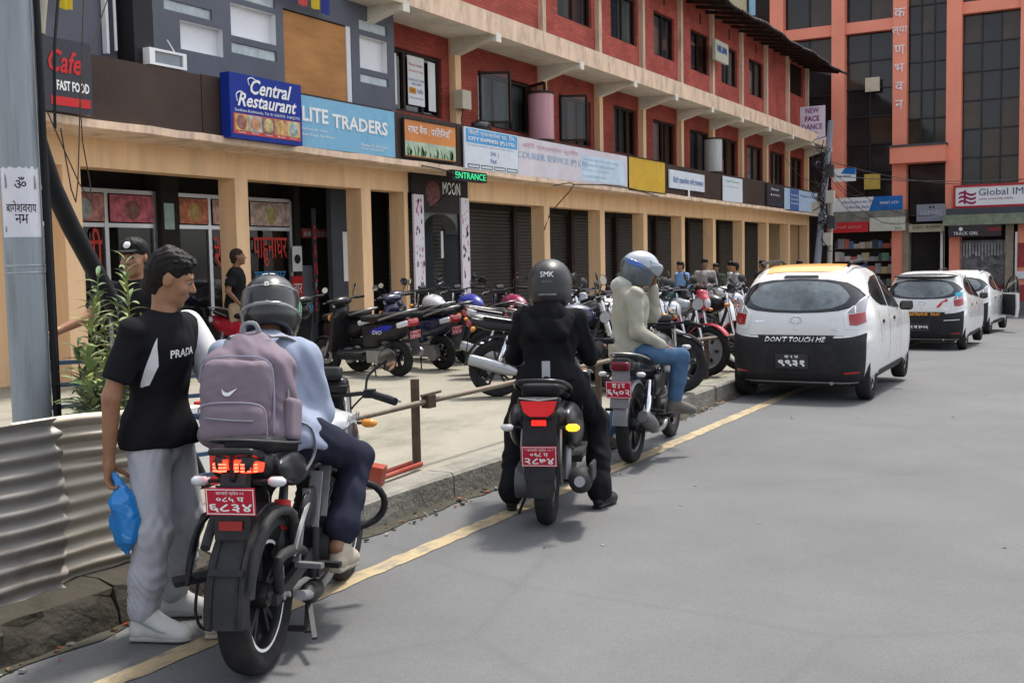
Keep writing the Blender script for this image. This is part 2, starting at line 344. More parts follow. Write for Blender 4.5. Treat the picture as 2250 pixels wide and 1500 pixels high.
# first floor
def win(y0, y1, z0, z1, X=-11.65, nb=3, cur=(1, 0, 1), dep=.14, frame=darkwood):
    fr = MB(); x0, x1 = X-dep+.02, X-dep+.07; t = .055
    for a in (y0, y1-t): fr.box(x0, x1, a, a+t, z0, z1)
    for a in (z0, z1-t): fr.box(x0, x1, y0+t, y1-t, a, a+t)
    w = (y1-y0)/nb
    for k in range(1, nb): fr.box(x0, x1+.004, y0+w*k-t*.6, y0+w*k+t*.6, z0+t, z1-t)
    f = pa(fr, 'window', frame)
    for k in range(nb):
        a, b = y0+w*k+t, y0+w*(k+1)-t
        mbp = MB().quad((x0+.01, a, z0+t), (x0+.01, b, z0+t), (x0+.01, b, z1-t), (x0+.01, a, z1-t)); pa(mbp, 'pane', pane, f, ang=0)
        if cur[k % len(cur)]:
            cb = MB(); m_ = 14; pts0 = []
            for i in range(m_+1):
                yy = a-.04+(b-a+.08)*i/m_; pts0.append((x0-.07+.02*math.sin(i*2.3), yy))
            for i in range(m_): cb.quad((*pts0[i], z0+.05), (*pts0[i+1], z0+.05), (*pts0[i+1], z1-.05), (*pts0[i], z1-.05))
            pa(cb, 'curtain', curt if cur[k % len(cur)] == 1 else curtd, f, ang=60)
    return f
W1 = [(16.3, 18.05, 4.38, 5.52), (19.4, 21.65, 4.4, 5.5), (23.05, 24.8, 4.36, 5.48), (26.2, 27.7, 4.36, 5.58), (28.85, 30.6, 4.2, 5.5), (31.8, 33.5, 4.2, 5.5), (34.6, 36.4, 4.2, 5.5), (37.5, 39.35, 4.2, 5.5), (40.3, 42.2, 4.2, 5.5), (43.1, 44.9, 4.2, 5.5)]
pa(holes(MB(), -11.65, 16.02, 45.4, 3.4, 5.96, W1, .16), 'first_floor_wall', oldbrick, ang=0)
for i, w in enumerate(W1): win(*w, nb=(3, 3, 3, 3, 2, 2, 2, 2, 3, 2)[i], cur=((0, 0, 0), (1, 1, 1), (0, 2, 2), (1, 2, 0), (1, 0), (2, 2), (2, 0), (1, 2), (0, 1, 0), (2, 0))[i])
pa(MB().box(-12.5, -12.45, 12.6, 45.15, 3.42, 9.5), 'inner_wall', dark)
for c in CYA[3:]: pa(MB().box(-11.65, -11.5, c-.21, c-.01, 3.40, 5.95), 'column', peach)
# open casements swung outwards
for (y0, z0, z1, sg) in ((19.45, 4.45, 5.45, 1), (21.6, 4.45, 5.45, -1), (23.1, 4.4, 5.42, 1)):
    fr = MB(); w = .6; d = Vector((.86, sg*.5, 0)).normalized()
    P = lambda s, z: (-11.62+d.x*s, y0+d.y*s, z)
    for s in (0, w): fr.bar(P(s, z0), P(s, z1), .05, .05)
    for z in (z0, z1): fr.bar(P(0, z), P(w, z), .05, .05)
    f = pa(fr, 'open_casement', darkwood); pa(MB().quad(P(.03, z0), P(w-.03, z0), P(w-.03, z1), P(.03, z1)), 'pane', pane, f, ang=0)
# slab between first and second floor, brackets
mb = MB(); rings = []; n = 70
for k in range(n+1):
    yy = 14.6+30.65*k/n; a = rnd.uniform(-.01, .01)
    rings.append([(-12, yy, 5.96), (-10.64, yy, 5.93), (-10.60, yy, 5.93), (-10.60, yy, 6.29+a), (-10.66, yy, 6.33+a), (-12, yy, 6.34)])
pa(mb.loft(rings), 'floor_slab', cream, ang=25)
mb = MB().box(-10.598, -10.57, 14.6, 45.25, 5.90, 6.30); pa(mb, 'slab_fascia', ledgem)
for c in CYA[2:]:
    pr = [(-11.6, 5.6), (-10.78, 5.83), (-10.56, 5.78), (-10.56, 5.95), (-11.6, 5.96)]
    pa(MB().loft([[(x, c-.22, z) for x, z in pr], [(x, c-.03, z) for x, z in pr]]), 'bracket', cream)
# second floor
W2 = [(23.0, 24.85, 7.26, 8.5), (26.0, 27.7, 7.27, 8.5), (28.9, 30.5, 7.28, 8.5), (31.85, 33.5, 7.28, 8.5), (34.7, 36.35, 7.26, 8.5), (37.65, 39.4, 7.25, 8.5), (42.5, 44.95, 7.95, 9.15)]
pa(holes(MB(), -11.62, 12.5, 45.4, 6.30, 9.55, W2, .16), 'second_floor_wall', redbrick, ang=0)
for i, w in enumerate(W2[:-1]): win(*w, X=-11.62, nb=2, cur=((1, 2), (2, 1), (1, 2), (2, 0), (2, 1), (1, 2))[i])
la = MB()
for k in range(14): la.box(-11.72, -11.69, 42.55+k*.175, 42.6+k*.175, 7.95, 9.15)
pa(la, 'lattice', darkwood)
for c in [15.46]+CYA[3:]: pa(MB().box(-11.62, -11.5, c-.17, c-.01, 6.30, 9.4), 'pilaster', ledgem)
for c in (26.9, 29.7, 32.7, 35.5, 38.5): pa(MB().box(-11.622, -11.612, c-.05, c+.05, 8.75, 9.08), 'vent_slot', dark)
pa(MB().box(-20, -11.62, 45.2, 45.4, 3.4, 9.6), 'gable_wall', oldbrick)
# corrugated eaves
mb = MB(); N = 330; vs = []; fs = []
for k in range(N+1):
    yy = 12.5+34.2*k/N; dz = .03*math.sin(yy*2*math.pi/.25)+.04*math.sin(yy*1.1)
    for x, z in ((-10.25, 9.02), (-12.4, 9.95), (-16, 11.2)): vs.append((x+.03*math.sin(yy*3.1), yy, z+dz))
for k in range(N):
    for i in range(2): a = k*3+i; fs.append((a, a+1, a+4, a+3))
b = len(vs); vs += [(x, y, z-.045) for x, y, z in vs]; fs += [tuple(i+b for i in f) for f in fs]
for k in range(N): a = k*3; fs.append((a, a+3, a+3+b, a+b))
pa(mb.add(vs, fs), 'eaves_roof', M('roof_sheet', (.03, .027, .027), rough=.7, var=.3, scale=2, dirt=(.06, .05, .045)))
mb = MB()
for k in range(40): yy = 13+k*.84; mb.bar((-11.6, yy, 9.2), (-10.4, yy, 8.98), .06, .1)
pa(mb, 'rafter_row', darkwood)['kind'] = 'stuff'
# arcade interior: shutters, piers
def shutter(y0, y1, X=-12.55, z1=2.75, m=shut):
    mb = MB(); z = -.1; vs = []; fs = []; i = 0
    while z < z1:
        vs += [(X, y0, z), (X, y1, z), (X+.022, y0, z+.03), (X+.022, y1, z+.03), (X+.022, y0, z+.05), (X+.022, y1, z+.05)]
        z += .08; i += 1
    for k in range(0, len(vs)-2, 2): fs.append((k, k+1, k+3, k+2))
    return pa(mb.add(vs, fs), 'roller_shutter', m, ang=0)
bays = list(zip([18.53]+CY[3:], CY[3:]))
for i, (a, b) in enumerate(bays):
    if i == len(bays)-1: continue
    if i == 0:
        shutter(a+.1, a+.95); shutter(a+1.15, b-.05, X=-12.5); pa(MB().box(-12.9, -12.35, a+.96, a+1.14, -1, 3.1), 'divider', darkgrey)
    else: shutter(a+.12, b-.05)
    pa(MB().box(-12.9, -12.4, b-.06, b+.11, -1, 3.1), 'divider', darkwood)
    pa(MB().box(-12.85, -12.45, a+.1, b-.05, 2.75, 3.1), 'shutter_box', dark)
# restaurant shop fronts (two bays) with aluminium frames
sf = []
for a in (9.2, 10.25, 11.1, 12.02, 12.45, 13.17, 14.05, 15.15): sf.append(a)
fr = MB()
for a in sf: fr.box(-13.12, -13.05, a-.035, a+.035, .1, 2.75)
for z in (.12, 2.22, 2.72): fr.box(-13.115, -13.055, 9.2, 12.06, z, z+.06); fr.box(-13.115, -13.055, 12.45, 15.15, z, z+.06)
fr.box(-13.12, -13.0, 16.57, 16.70, .1, 3.1)
pa(fr, 'shopfront_frame', silver)
for a, b in ((9.2, 10.25), (10.25, 11.1), (11.1, 12.02), (12.45, 13.17), (13.17, 14.05), (14.05, 15.15)):
    pa(MB().quad((-13.08, a, .15), (-13.08, b, .15), (-13.08, b, 2.24), (-13.08, a, 2.24)), 'shopfront_pane', pane, ang=0)
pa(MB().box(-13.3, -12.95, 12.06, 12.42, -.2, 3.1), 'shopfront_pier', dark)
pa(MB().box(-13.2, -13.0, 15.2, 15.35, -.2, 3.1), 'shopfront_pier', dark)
pa(MB().box(-13.25, -13.0, 15.36, 15.75, .15, 1.6), 'grey_door', M('grey_door', (.16, .17, .2), rough=.4, var=.1))
pa(MB().box(-12.6, -12.5, 15.6, 16.45, -.2, 3.1), 'side_wall', darkgrey)
pa(MB().box(-12.5, -12.2, 5.5, 9.1, -.2, 3.1), 'side_wall', peach)
# entrance to the bar: dark portal with an arch
pa(holes(MB(), -11.42, 16.6, 18.55, 2.55, 3.28, [], .1), 'portal_panel', dark, ang=0)
pa(MB().box(-11.8, -11.43, 16.6, 18.55, 2.9, 3.28), 'portal_head', dark)
mb = MB(); A = 14; y0, y1, zc = 16.95, 18.2, 2.15; cy = (y0+y1)/2; rr_ = (y1-y0)/2
for k in range(A):
    t0, t1 = math.pi*k/A, math.pi*(k+1)/A
    p = lambda t: (cy-rr_*math.cos(t), zc+rr_*.62*math.sin(t))
    a, b = p(t0), p(t1)
    mb.quad((-11.46, a[0], a[1]), (-11.46, b[0], b[1]), (-11.46, b[0], 2.56), (-11.46, a[0], 2.56)); mb.quad((-11.46, *a), (-11.46, *b), (-11.75, *b), (-11.75, *a))
pa(mb, 'arch', M('arch_stone', (.12, .12, .125), rough=.8, var=.3, scale=6))
shutter(16.9, 17.75, X=-12.2, z1=2.7); pa(MB().box(-12.3, -12.1, 17.75, 18.3, 0, 3.1), 'side_wall', M('teal_dark', (.04, .05, .06)))
# ================================================================ grey restaurant front, upper level
GB = thing('grey_restaurant_front', 'grey painted upper storey with white recessed boxes and a plywood sheet', 'building front', (-11.3, 9, 3.4)); G0 = (-11.3, 9, 3.4)
def pg(mb, name, mat, parent=GB, **k): return mb.build(name, mat, parent, world=G0, **k)
bx = [(10.99, 11.8, 4.57, 4.97), (11.97, 12.93, 4.92, 5.39), (15.0, 15.78, 4.89, 5.44)]
st = [(10.72, 11.6, 5.06, 5.2), (11.97, 12.93, 4.68, 4.83), (11.97, 12.93, 5.47, 5.62), (15.0, 15.8, 5.53, 5.7), (15.0, 15.8, 4.66, 4.8), (8.9, 9.6, 5.0, 5.9)]
pg(holes(MB(), -11.3, 5.5, 16.0, 3.4, 6.9, bx+st+[(13.1, 14.78, 4.0, 5.52)], .12), 'wall', greyw, ang=0)
pg(MB().box(-11.6, -11.42, 5.5, 15.99, 3.4, 6.9), 'wall_core', greyw)
pg(MB().quad((-11.3, 16.0, 3.4), (-11.62, 16.0, 3.4), (-11.62, 16.0, 6.9), (-11.3, 16.0, 6.9)), 'wall_end', greyw, ang=0)
for a, b, c, d in bx:
    w = MB(); e = .004
    w.quad((-11.415, a, c), (-11.415, b, c), (-11.415, b, d), (-11.415, a, d))
    for (p, q) in (((a+e, c+e), (b-e, c+e)), ((b-e, c+e), (b-e, d-e)), ((b-e, d-e), (a+e, d-e)), ((a+e, d-e), (a+e, c+e))): w.quad((-11.3, *p), (-11.3, *q), (-11.415, *q), (-11.415, *p))
    pg(w, 'recess_box', white, ang=0)
for a, b, c, d in st: pg(MB().box(-11.35, -11.33, a, b, c, d), 'frosted_strip', M('frosted_glass', (.36, .41, .42), rough=.2, var=.3, scale=5))
pg(MB().box(-11.37, -11.33, 13.12, 14.66, 4.02, 5.50), 'plywood_sheet', M('plywood', (.44, .21, .075), rough=.7, var=.2, scale=2, stretch=(1, .6, 3), dirt=(.34, .15, .055), damt=.6, dscale=1.5))
pg(MB().box(-11.36, -11.31, 14.66, 14.77, 4.02, 5.52), 'plywood_trim', white)
pg(MB().box(-11.3, -10.98, 9.9, 10.22, 3.4, 6.6), 'dark_fin', M('black_fin', (.02, .018, .02), rough=.5))
pg(MB().box(-11.28, -11.2, 9.66, 9.7, 4.3, 6.6), 'downpipe', white); pg(MB().tube([(-11.2, 9.80, 6.6), (-11.2, 9.80, 4.35)], .02), 'downpipe', white)
pg(MB().tube([(-10.9, 8.75, 6.3), (-10.9, 8.45, 4.3)], .06), 'tan_pipe', M('tan_pipe', (.33, .3, .24), var=.2))
# ================================================================ orange office building across the end of the street
OB = thing('orange_office_building', 'tall orange building with dark glass bays closing the street', 'building', (-9, 49, -1.2)); O0 = (-9, 49, -1.2)
def po(mb, name, mat, parent=OB, **k): return mb.build(name, mat, parent, world=O0, **k)
PX = [(-14.12, -13.52), (-11.4, -10.85), (-8.86, -8.29), (-6.72, -6.14), (-3.95, -3.3), (.2, .8), (4, 4.6)]
for i, (a, b) in enumerate(PX): po(MB().box(a, b, 48.85-.05*(i % 2), 49.6, -1.2 if i not in (1,) else 3.6, 17), 'pier', orange)
for i, (z0, z1) in enumerate(((11.08, 11.55), (14.6, 15.1))):
    for a, b in ((PX[0][1], PX[1][0]), (PX[1][1], PX[2][0])): po(MB().box(a, b, 48.97, 49.6, z0, z1), 'beam', orange)
for a, b in ((PX[3][1], PX[4][0]), (PX[4][1], PX[5][0]), (PX[5][1], PX[6][0])): po(MB().box(a, b, 48.97, 49.6, 11.35, 11.82), 'beam', orange); po(MB().box(a, b, 48.97, 49.6, 15, 15.5), 'beam', orange)
bal = po(MB().box(-8.84, -6.64, 48.2, 49.5, 5.38, 6.05), 'balcony', orange); po(MB().box(-8.86, -6.62, 48.15, 49.5, 6.05, 6.14), 'coping', darkgrey, bal)
po(MB().box(-15, 6, 49.62, 60, -1.2, 17), 'core', dark)
def gbay(a, b, z0, z1, nx, ny):
    w, h = (b-a)/nx, (z1-z0)/ny; me = None; fr = MB(); t = .028
    for i in range(1, nx): fr.box(a+i*w-t, a+i*w+t, 49.22, 49.3, z0, z1)
    for j in range(1, ny): fr.box(a, b, 49.225, 49.295, z0+j*h-t, z0+j*h+t)
    po(fr, 'mullions', M('mullion', (.02, .02, .022), rough=.4))
    for i in range(nx):
        for j in range(ny):
            if me is None:
                q = MB().box(-w/2+.02, w/2-.02, -.01, .01, -h/2+.02, h/2-.02).build('pane', oglass, OB, 0); me = q.data
            else: q = bpy.data.objects.new('pane', me); COL.objects.link(q); q.parent = OB
            q.location = (a+w*(i+.5)+9, .3, z0+h*(j+.5)+1.2); q.rotation_euler = (rnd.gauss(0, .006), 0, rnd.gauss(0, .012))
            if rnd.random() < .38: q.material_slots[0].link = 'OBJECT'; q.material_slots[0].material = oglass2
for a, b, z0, z1, nx, ny in ((-13.52, -11.4, 3.6, 11.08, 2, 6), (-13.52, -11.4, 11.55, 14.6, 2, 2), (-10.85, -8.86, 4.0, 11.08, 2, 6), (-10.85, -8.86, 11.55, 14.6, 2, 2), (-8.29, -6.72, 6.1, 15.5, 3, 8),
                            (-6.14, -3.95, 4.35, 11.35, 3, 6), (-6.14, -3.95, 11.82, 15, 3, 2), (-3.3, .2, 4.35, 11.35, 4, 6), (-3.3, .2, 11.82, 15, 4, 2), (.8, 4, 4.35, 15, 4, 8)): gbay(a, b, z0, z1, nx, ny)
po(MB().box(-8.2, -6.8, 49.3, 49.4, 3.2, 5.38), 'dark_window', oglass)
# ground floor: fascia canopies and shop recesses
po(MB().box(-11.6, -8.25, 48.3, 49.2, 2.95, 3.45), 'canopy', M('canopy_grime', (.2, .2, .17), var=.25, dirt=(.1, .1, .085)))
po(MB().box(-6.72, 4, 48.2, 49.2, 2.72, 3.15), 'canopy', M('canopy_green', (.22, .25, .18), var=.25, dirt=(.1, .11, .085)))
po(MB().box(-6.72, 4, 48.55, 49.2, 3.15, 3.42), 'canopy', darkgrey)
for a, b in ((-8.4, -8.15), (-6.75, -6.55), (-4.4, -4.1)): po(MB().box(a, b, 48.8, 49.4, -1.2, 2.9), 'shop_pier', M('tan_render', (.3, .25, .19), var=.2, dirt=(.16, .13, .1)))
po(MB().box(-6.9, -6.8, 48.85, 48.92, -1.2, 2.5), 'shop_post', white)
st_ = M('step_stone', (.14, .13, .12), var=.25)
for k in range(3): po(MB().box(-5.2, 5, 47.2+k*.35, 49, -1.2, -.75+k*.17), 'step', st_)
po(MB().box(-12.4, -5.2, 48.6, 49, -1.2, -.45), 'step', st_)
# goods on shelves in the shop at the corner
cols = [(.4, .42, .45), (.5, .15, .12), (.1, .2, .4), (.45, .38, .2), (.15, .3, .2), (.55, .5, .45), (.08, .08, .1), (.3, .3, .34)]
gm = [M('goods_%d' % i, c, rough=.5, var=.3, scale=4) for i, c in enumerate(cols)]
shelf = MB()
for z in (-.3, .2, .75, 1.3, 1.85): shelf.box(-11.4, -8.4, 49.3, 49.6, z, z+.03)
po(shelf, 'shelf', M('shelf_wood', (.16, .1, .06)))
for z in (-.27, .23, .78, 1.33, 1.88):
    x = -11.35
    while x < -8.5:
        w = rnd.uniform(.1, .34); h = rnd.uniform(.18, .44); po(MB().box(x, x+w-.015, 49.32, 49.5+rnd.uniform(-.05, .05), z, z+h), 'goods', rnd.choice(gm)); x += w
po(MB().box(-6.45, -4.4, 49.3, 49.35, -.5, 2.1), 'shop_window', M('shop_display', (.13, .13, .15), rough=.15, var=.7, scale=4))
mb = MB()
for k in range(16):
    x = -6.3+k*.12; mb.box(x, x+.07, 49.2, 49.24, 1.6-rnd.uniform(.05, .35), 2.0)
po(mb, 'hanging_stock', M('stock_pale', (.4, .4, .42), var=.5)); 
po(MB().box(-6.4, -4.5, 49.1, 49.25, -.3, .25), 'counter', M('counter_red', (.3, .05, .06), var=.4, scale=5))
for z, h in ((-.6, .9), (.5, .35), (1.0, 1.0)): po(MB().box(-3.95, -3.2, 48.75, 48.82, z, z+h-.05), 'poster_panel', M('atm_red', (.32, .05, .05), var=.2) if h > .5 else white)
po(MB().box(-4.03, -3.95, 48.7, 48.82, -1, 2.4), 'shop_post', silver)
# cream building behind
CB = thing('cream_building', 'cream building with one blue window peeping over the dark eaves', 'building', (-18, 60, 0)); C0 = (-18, 60, 0)
MB().box(-24, -15.6, 60, 70, -1, 22).build('wall', M('cream_render', (.55, .47, .31), rough=.85, var=.06), CB, world=C0)
fr = MB()
for a, b, c, d in ((-18.6, -18.5, 14.7, 15.9), (-17.55, -17.45, 14.7, 15.9), (-18.5, -17.55, 14.7, 14.8), (-18.5, -17.55, 15.8, 15.9), (-18.06, -17.99, 14.8, 15.8)): fr.box(a, b, 59.9, 60.05, c, d)
f = fr.build('window', darkwood, CB, world=C0); MB().box(-18.5, -17.55, 59.96, 59.98, 14.8, 15.8).build('pane', M('blue_pane', (.25, .45, .6), rough=.1, var=.2), f, world=C0)
# ================================================================ signs on the arcade
def C(name, c, **k): return M(name, c, **k)
wtxt = C('print_white', (.75, .75, .74), rough=.5, var=.04); btxt = C('print_black', (.02, .02, .022), rough=.5, var=.05)
rtxt = C('print_red', (.5, .03, .03), rough=.5, var=.1); bltxt = C('print_blue', (.03, .10, .36), rough=.5, var=.1); gtxt = C('print_green', (.03, .30, .13), rough=.5)
UY, UZ, UX = (0, 1, 0), (0, 0, 1), (1, 0, 0)
def board(name, label, x, y0, y1, z0, z1, mat, th=.03, cat='sign', frame=None, group=None, tilt=0):
    """flat board facing the street; returns (root, add) where add(mb,name,mat) adds a part given in world coordinates"""
    o = (x, (y0+y1)/2, z0); t = thing(name, label, cat, o, group=group)
    MB().box(x-th, x, y0, y1, z0, z1).build('board', mat, t, 0, world=o)
    if frame:
        f = MB(); w = .025
        f.box(x-th, x+.012, y0-w, y0, z0-w, z1+w); f.box(x-th, x+.012, y1, y1+w, z0-w, z1+w); f.box(x-th, x+.012, y0, y1, z0-w, z0); f.box(x-th, x+.012, y0, y1, z1, z1+w)
        f.build('frame', frame, t, 0, world=o)
    return t, (lambda mb, nm, m, **k: mb.build(nm, m, t, 0, world=o, **k))
def tx(add, body, x, y, z, mat, width=None, height=None, name='lettering', **k): add(MB().text(body, (x, y, z), UY, UZ, width, height, **k), name, mat)
navy = C('sign_navy', (.010, .03, .24), rough=.5, var=.1)
t, a = board('restaurant_sign', 'dark blue lightbox sign reading Central Restaurant with a strip of dishes', -10.66, 11.22, 12.70, 3.36, 4.24, navy, .17)
tx(a, 'Central', -10.655, 11.62, 3.985, wtxt, .86, .21, shear=.35, bold=.02); tx(a, 'Restaurant', -10.655, 11.36, 3.80, wtxt, 1.22, .19, shear=.35, bold=.02)
a(MB().tube([(-10.654, 11.36, 3.86), (-10.654, 11.34, 3.95), (-10.654, 11.42, 4.0), (-10.654, 11.50, 3.97)], .008, 5).tube([(-10.654, 11.60, 4.10), (-10.654, 11.58, 4.18), (-10.654, 11.66, 4.21), (-10.654, 11.74, 4.18)], .008, 5), 'lettering', wtxt)
tx(a, 'Sundhara Kathmandu, Tel: 01-5367075  9-8423775', -10.655, 11.30, 3.72, wtxt, 1.34, .045)
a(MB().box(-10.665, -10.655, 11.27, 12.66, 3.42, 3.70), 'picture_strip', C('strip_red', (.45, .04, .03), rough=.4))
food = [C('food_%d' % i, c, rough=.4, var=.6, scale=11) for i, c in enumerate(((.5, .3, .1), (.32, .36, .34), (.25, .1, .08), (.42, .2, .1), (.45, .38, .16)))]
for i, f in enumerate(food):
    yy = 11.30+i*.268; a(MB().box(-10.66, -10.652, yy, yy+.262, 3.47, 3.69), 'dish_picture', f)
    a(MB().lathe([(0, .004), (.08, .003), (.1, 0)], (-10.652, yy+.13, 3.58), UX, 14).ball((-10.652, yy+.13, 3.585), .055, 6, sc=(.1, 1, .7)), 'dish', [food[(i+2) % 5]]); tx(a, ('Chowmein', 'Momo', 'Thakali', 'Roti', 'Biryani')[i], -10.652, yy+.05, 3.437, wtxt, .15, .022)
lb = C('sign_pale_blue', (.20, .42, .58), rough=.5, var=.12, scale=1.5, dirt=(.12, .3, .46), damt=.6, dscale=1.6)
t, a = board('traders_sign', 'faded pale blue banner reading Elite Traders', -10.80, 12.72, 15.24, 3.38, 4.14, lb)
tx(a, 'ELITE', -10.795, 12.70, 3.76, wtxt, .78, .22, bold=.03); tx(a, 'TRADERS', -10.795, 13.58, 3.72, wtxt, 1.45, .22, bold=.03)
for b_, yy, zz, w in (('Kathmandu, Nepal', 12.85, 3.62, .6), ('New Road, Sundhara', 12.82, 3.54, .8), ('Phone: 01-4215660', 14.3, 3.5, .7), ('Email: info@elite', 14.3, 3.44, .6)): tx(a, b_, -10.795, yy, zz, wtxt, w, .05)
t, a = board('tea_sign', 'orange and green framed board with white Devanagari lettering over plants', -10.80, 15.52, 17.16, 3.44, 4.06, C('sign_orange', (.58, .22, .07), var=.2, scale=2), frame=C('black_frame', (.02, .02, .02)))
tx(a, 'राषट बैंक : परितिनधि', -10.795, 15.62, 3.84, wtxt, 1.4, .16, bold=.006)
a(MB().box(-10.81, -10.797, 15.54, 17.14, 3.46, 3.70), 'picture_strip', C('strip_green', (.38, .46, .34), var=.3, scale=6))
mb = MB(); r5 = random.Random(5)
for i in range(26):
    yy = 15.6+r5.random()*1.45; h = r5.uniform(.05, .2); s = r5.uniform(-.06, .06); mb.quad((-10.794, yy, 3.46), (-10.794, yy+.03, 3.46), (-10.794, yy+s+.05, 3.46+h*.6), (-10.794, yy+s, 3.46+h))
a(mb, 'plant_print', C('print_leaf', (.05, .14, .05), var=.3), kind='stuff')
cw = C('banner_white', (.62, .66, .70), rough=.5, var=.06, scale=2, dirt=(.5, .47, .48), damt=.4)
t, a = board('express_banner', 'white banner with a sky blue heading reading City Express', -10.79, 17.44, 19.5, 3.35, 4.12, cw, frame=None)
a(MB().box(-10.80, -10.786, 17.5, 19.46, 3.84, 4.10), 'heading', C('head_blue', (.10, .34, .62), var=.1)); tx(a, 'िसटी एकसपेस पा. िल.', -10.78, 17.56, 3.975, wtxt, 1.8, .11, bold=.004); tx(a, 'CITY EXPRESS (P) LTD.', -10.78, 17.56, 3.865, wtxt, 1.8, .085, bold=.03)
tx(a, 'A Complete Remittance Cargo Courier Express House', -10.785, 17.56, 3.78, bltxt, 1.7, .03); tx(a, 'DHL  ]', -10.785, 18.4, 3.62, bltxt, .3, .1); tx(a, 'Fed', -10.785, 18.4, 3.5, bltxt, .2, .09)
fr = MB()
for i in range(4): y_ = 17.55+i*.49; fr.tube([(-10.785, y_, 3.38), (-10.785, y_+.42, 3.38), (-10.785, y_+.42, 3.44), (-10.785, y_, 3.44)], .006, 4, closed=True)
a(fr, 'printed_boxes', btxt)
t, a = board('courier_banner', 'long washed-out pink and white banner reading Courier Service', -10.80, 19.53, 25.05, 3.35, 4.12, C('banner_pink', (.60, .56, .60), rough=.5, var=.1, scale=1.5, dirt=(.52, .40, .42), damt=.5, dscale=1))
fa = C('print_faded_blue', (.30, .45, .62), var=.2); fp = C('print_faded_pink', (.58, .36, .40), var=.2)
tx(a, 'COURIER SERVICE (P) LTD', -10.795, 19.5, 3.66, fa, 3.3, .17); tx(a, 'सिटी एक्सप्रेस कुरियर', -10.795, 19.7, 3.9, fp, 2.6, .13)
a(MB().box(-10.81, -10.796, 22.4, 24.9, 3.40, 3.98), 'printed_panel', C('panel_pale', (.50, .60, .68), var=.15, scale=2)); 
for i, z_ in enumerate((3.85, 3.74, 3.62, 3.48)): tx(a, ('Western Union Money Transfer', 'Domestic & International', 'Cargo  Courier', 'Sundhara, Kathmandu')[i], -10.79, 22.5, z_, fa, 2.0-.25*i, .06)
t, a = board('blank_sign', 'plain mustard yellow sign board without any lettering', -10.80, 25.13, 27.57, 3.33, 4.13, C('sign_mustard', (.58, .36, .045), rough=.6, var=.15, scale=1.5, dirt=(.46, .27, .04), damt=.6), frame=C('black_frame', (0, 0, 0)))
t, a = board('nepali_name_board', 'white board with one blue line of Devanagari lettering on brown panel', -10.80, 27.88, 30.68, 3.50, 3.99, cw); tx(a, 'िसटी एकसपेस मनी टानसफर', -10.795, 28.15, 3.62, bltxt, 2.4, .2, bold=.004)
MB().box(-10.8, -10.79, 29.3, 29.42, 3.3, 3.5).build('tassel', white, t, world=t.location)
t, a = board('pale_notice_board', 'blank-looking pale white board between two brown panels', -10.80, 32.36, 34.27, 3.32, 4.07, cw); tx(a, 'Nepal Manpower', -10.795, 32.6, 3.9, gtxt, 1.3, .07); tx(a, 'Services Pvt. Ltd.', -10.795, 32.6, 3.75, fa, 1.2, .06)
t, a = board('beauty_sign', 'small black sign board with white writing beside the blue one', -10.80, 37.0, 38.97, 3.35, 4.08, C('sign_black', (.03, .03, .04), rough=.4)); tx(a, 'Beauty', -10.795, 37.5, 3.86, wtxt, .9, .11); tx(a, '▲  Salon & Spa', -10.795, 37.4, 3.68, wtxt, 1.1, .1)
t, a = board('bank_board', 'pale blue and navy board at the far end of the arcade ledge', -10.80, 39.2, 43.9, 3.25, 4.05, C('sign_ice', (.38, .48, .60), var=.1)); a(MB().box(-10.81, -10.79, 39.9, 41.1, 3.27, 4.04), 'navy_panel', C('panel_navy', (.06, .12, .30)))
for z_ in (3.5, 3.65, 3.8): tx(a, 'Sunrise Bank', -10.785, 40.0, z_, wtxt, 1.0, .07)
tx(a, 'Savings & Credit', -10.795, 41.3, 3.8, bltxt, 2.2, .1)
for i, (b_, y0, y1) in enumerate((('', 16.33, 16.75), ('notice', 16.98, 17.52), ('', 17.72, 17.98))):
    if not b_: continue
    t, a = board('window_notices', 'white courier price notices taped inside the window beside the grey wall', -11.70, y0, y1, 4.55, 5.45, wtxt, .01, 'notice')
    tx(a, 'Money Transfer', -11.695, y0+.03, 5.25, rtxt, .46, .07); tx(a, 'Worldwide Cargo', -11.695, y0+.03, 5.15, rtxt, .46, .05); tx(a, 'DOMESTIC & INT. COURIER', -11.695, y0+.02, 4.99, bltxt, .5, .045); tx(a, 'CARGO SERVICE', -11.695, y0+.1, 4.92, bltxt, .34, .045)
    a(MB().box(-11.7, -11.696, y0+.03, y0+.25, 4.76, 4.87), 'orange_tab', C('tab_orange', (.62, .3, .03))); tx(a, 'DHL', -11.694, y0+.06, 4.79, rtxt, .16, .05); tx(a, 'FedEx', -11.695, y0+.29, 4.78, bltxt, .2, .08); tx(a, 'Aramex, Express, Etc', -11.695, y0+.03, 4.66, bltxt, .46, .045)
for y0, y1 in ((16.36, 16.62), (17.66, 17.9)):
    t, a = board('window_blind', ('narrow' if y0 < 17 else 'second narrow')+' white blind panel '+('left' if y0 < 17 else 'right')+' of the courier notices', -11.70, y0, y1, 4.5, 5.42, wtxt, .01, 'blind')
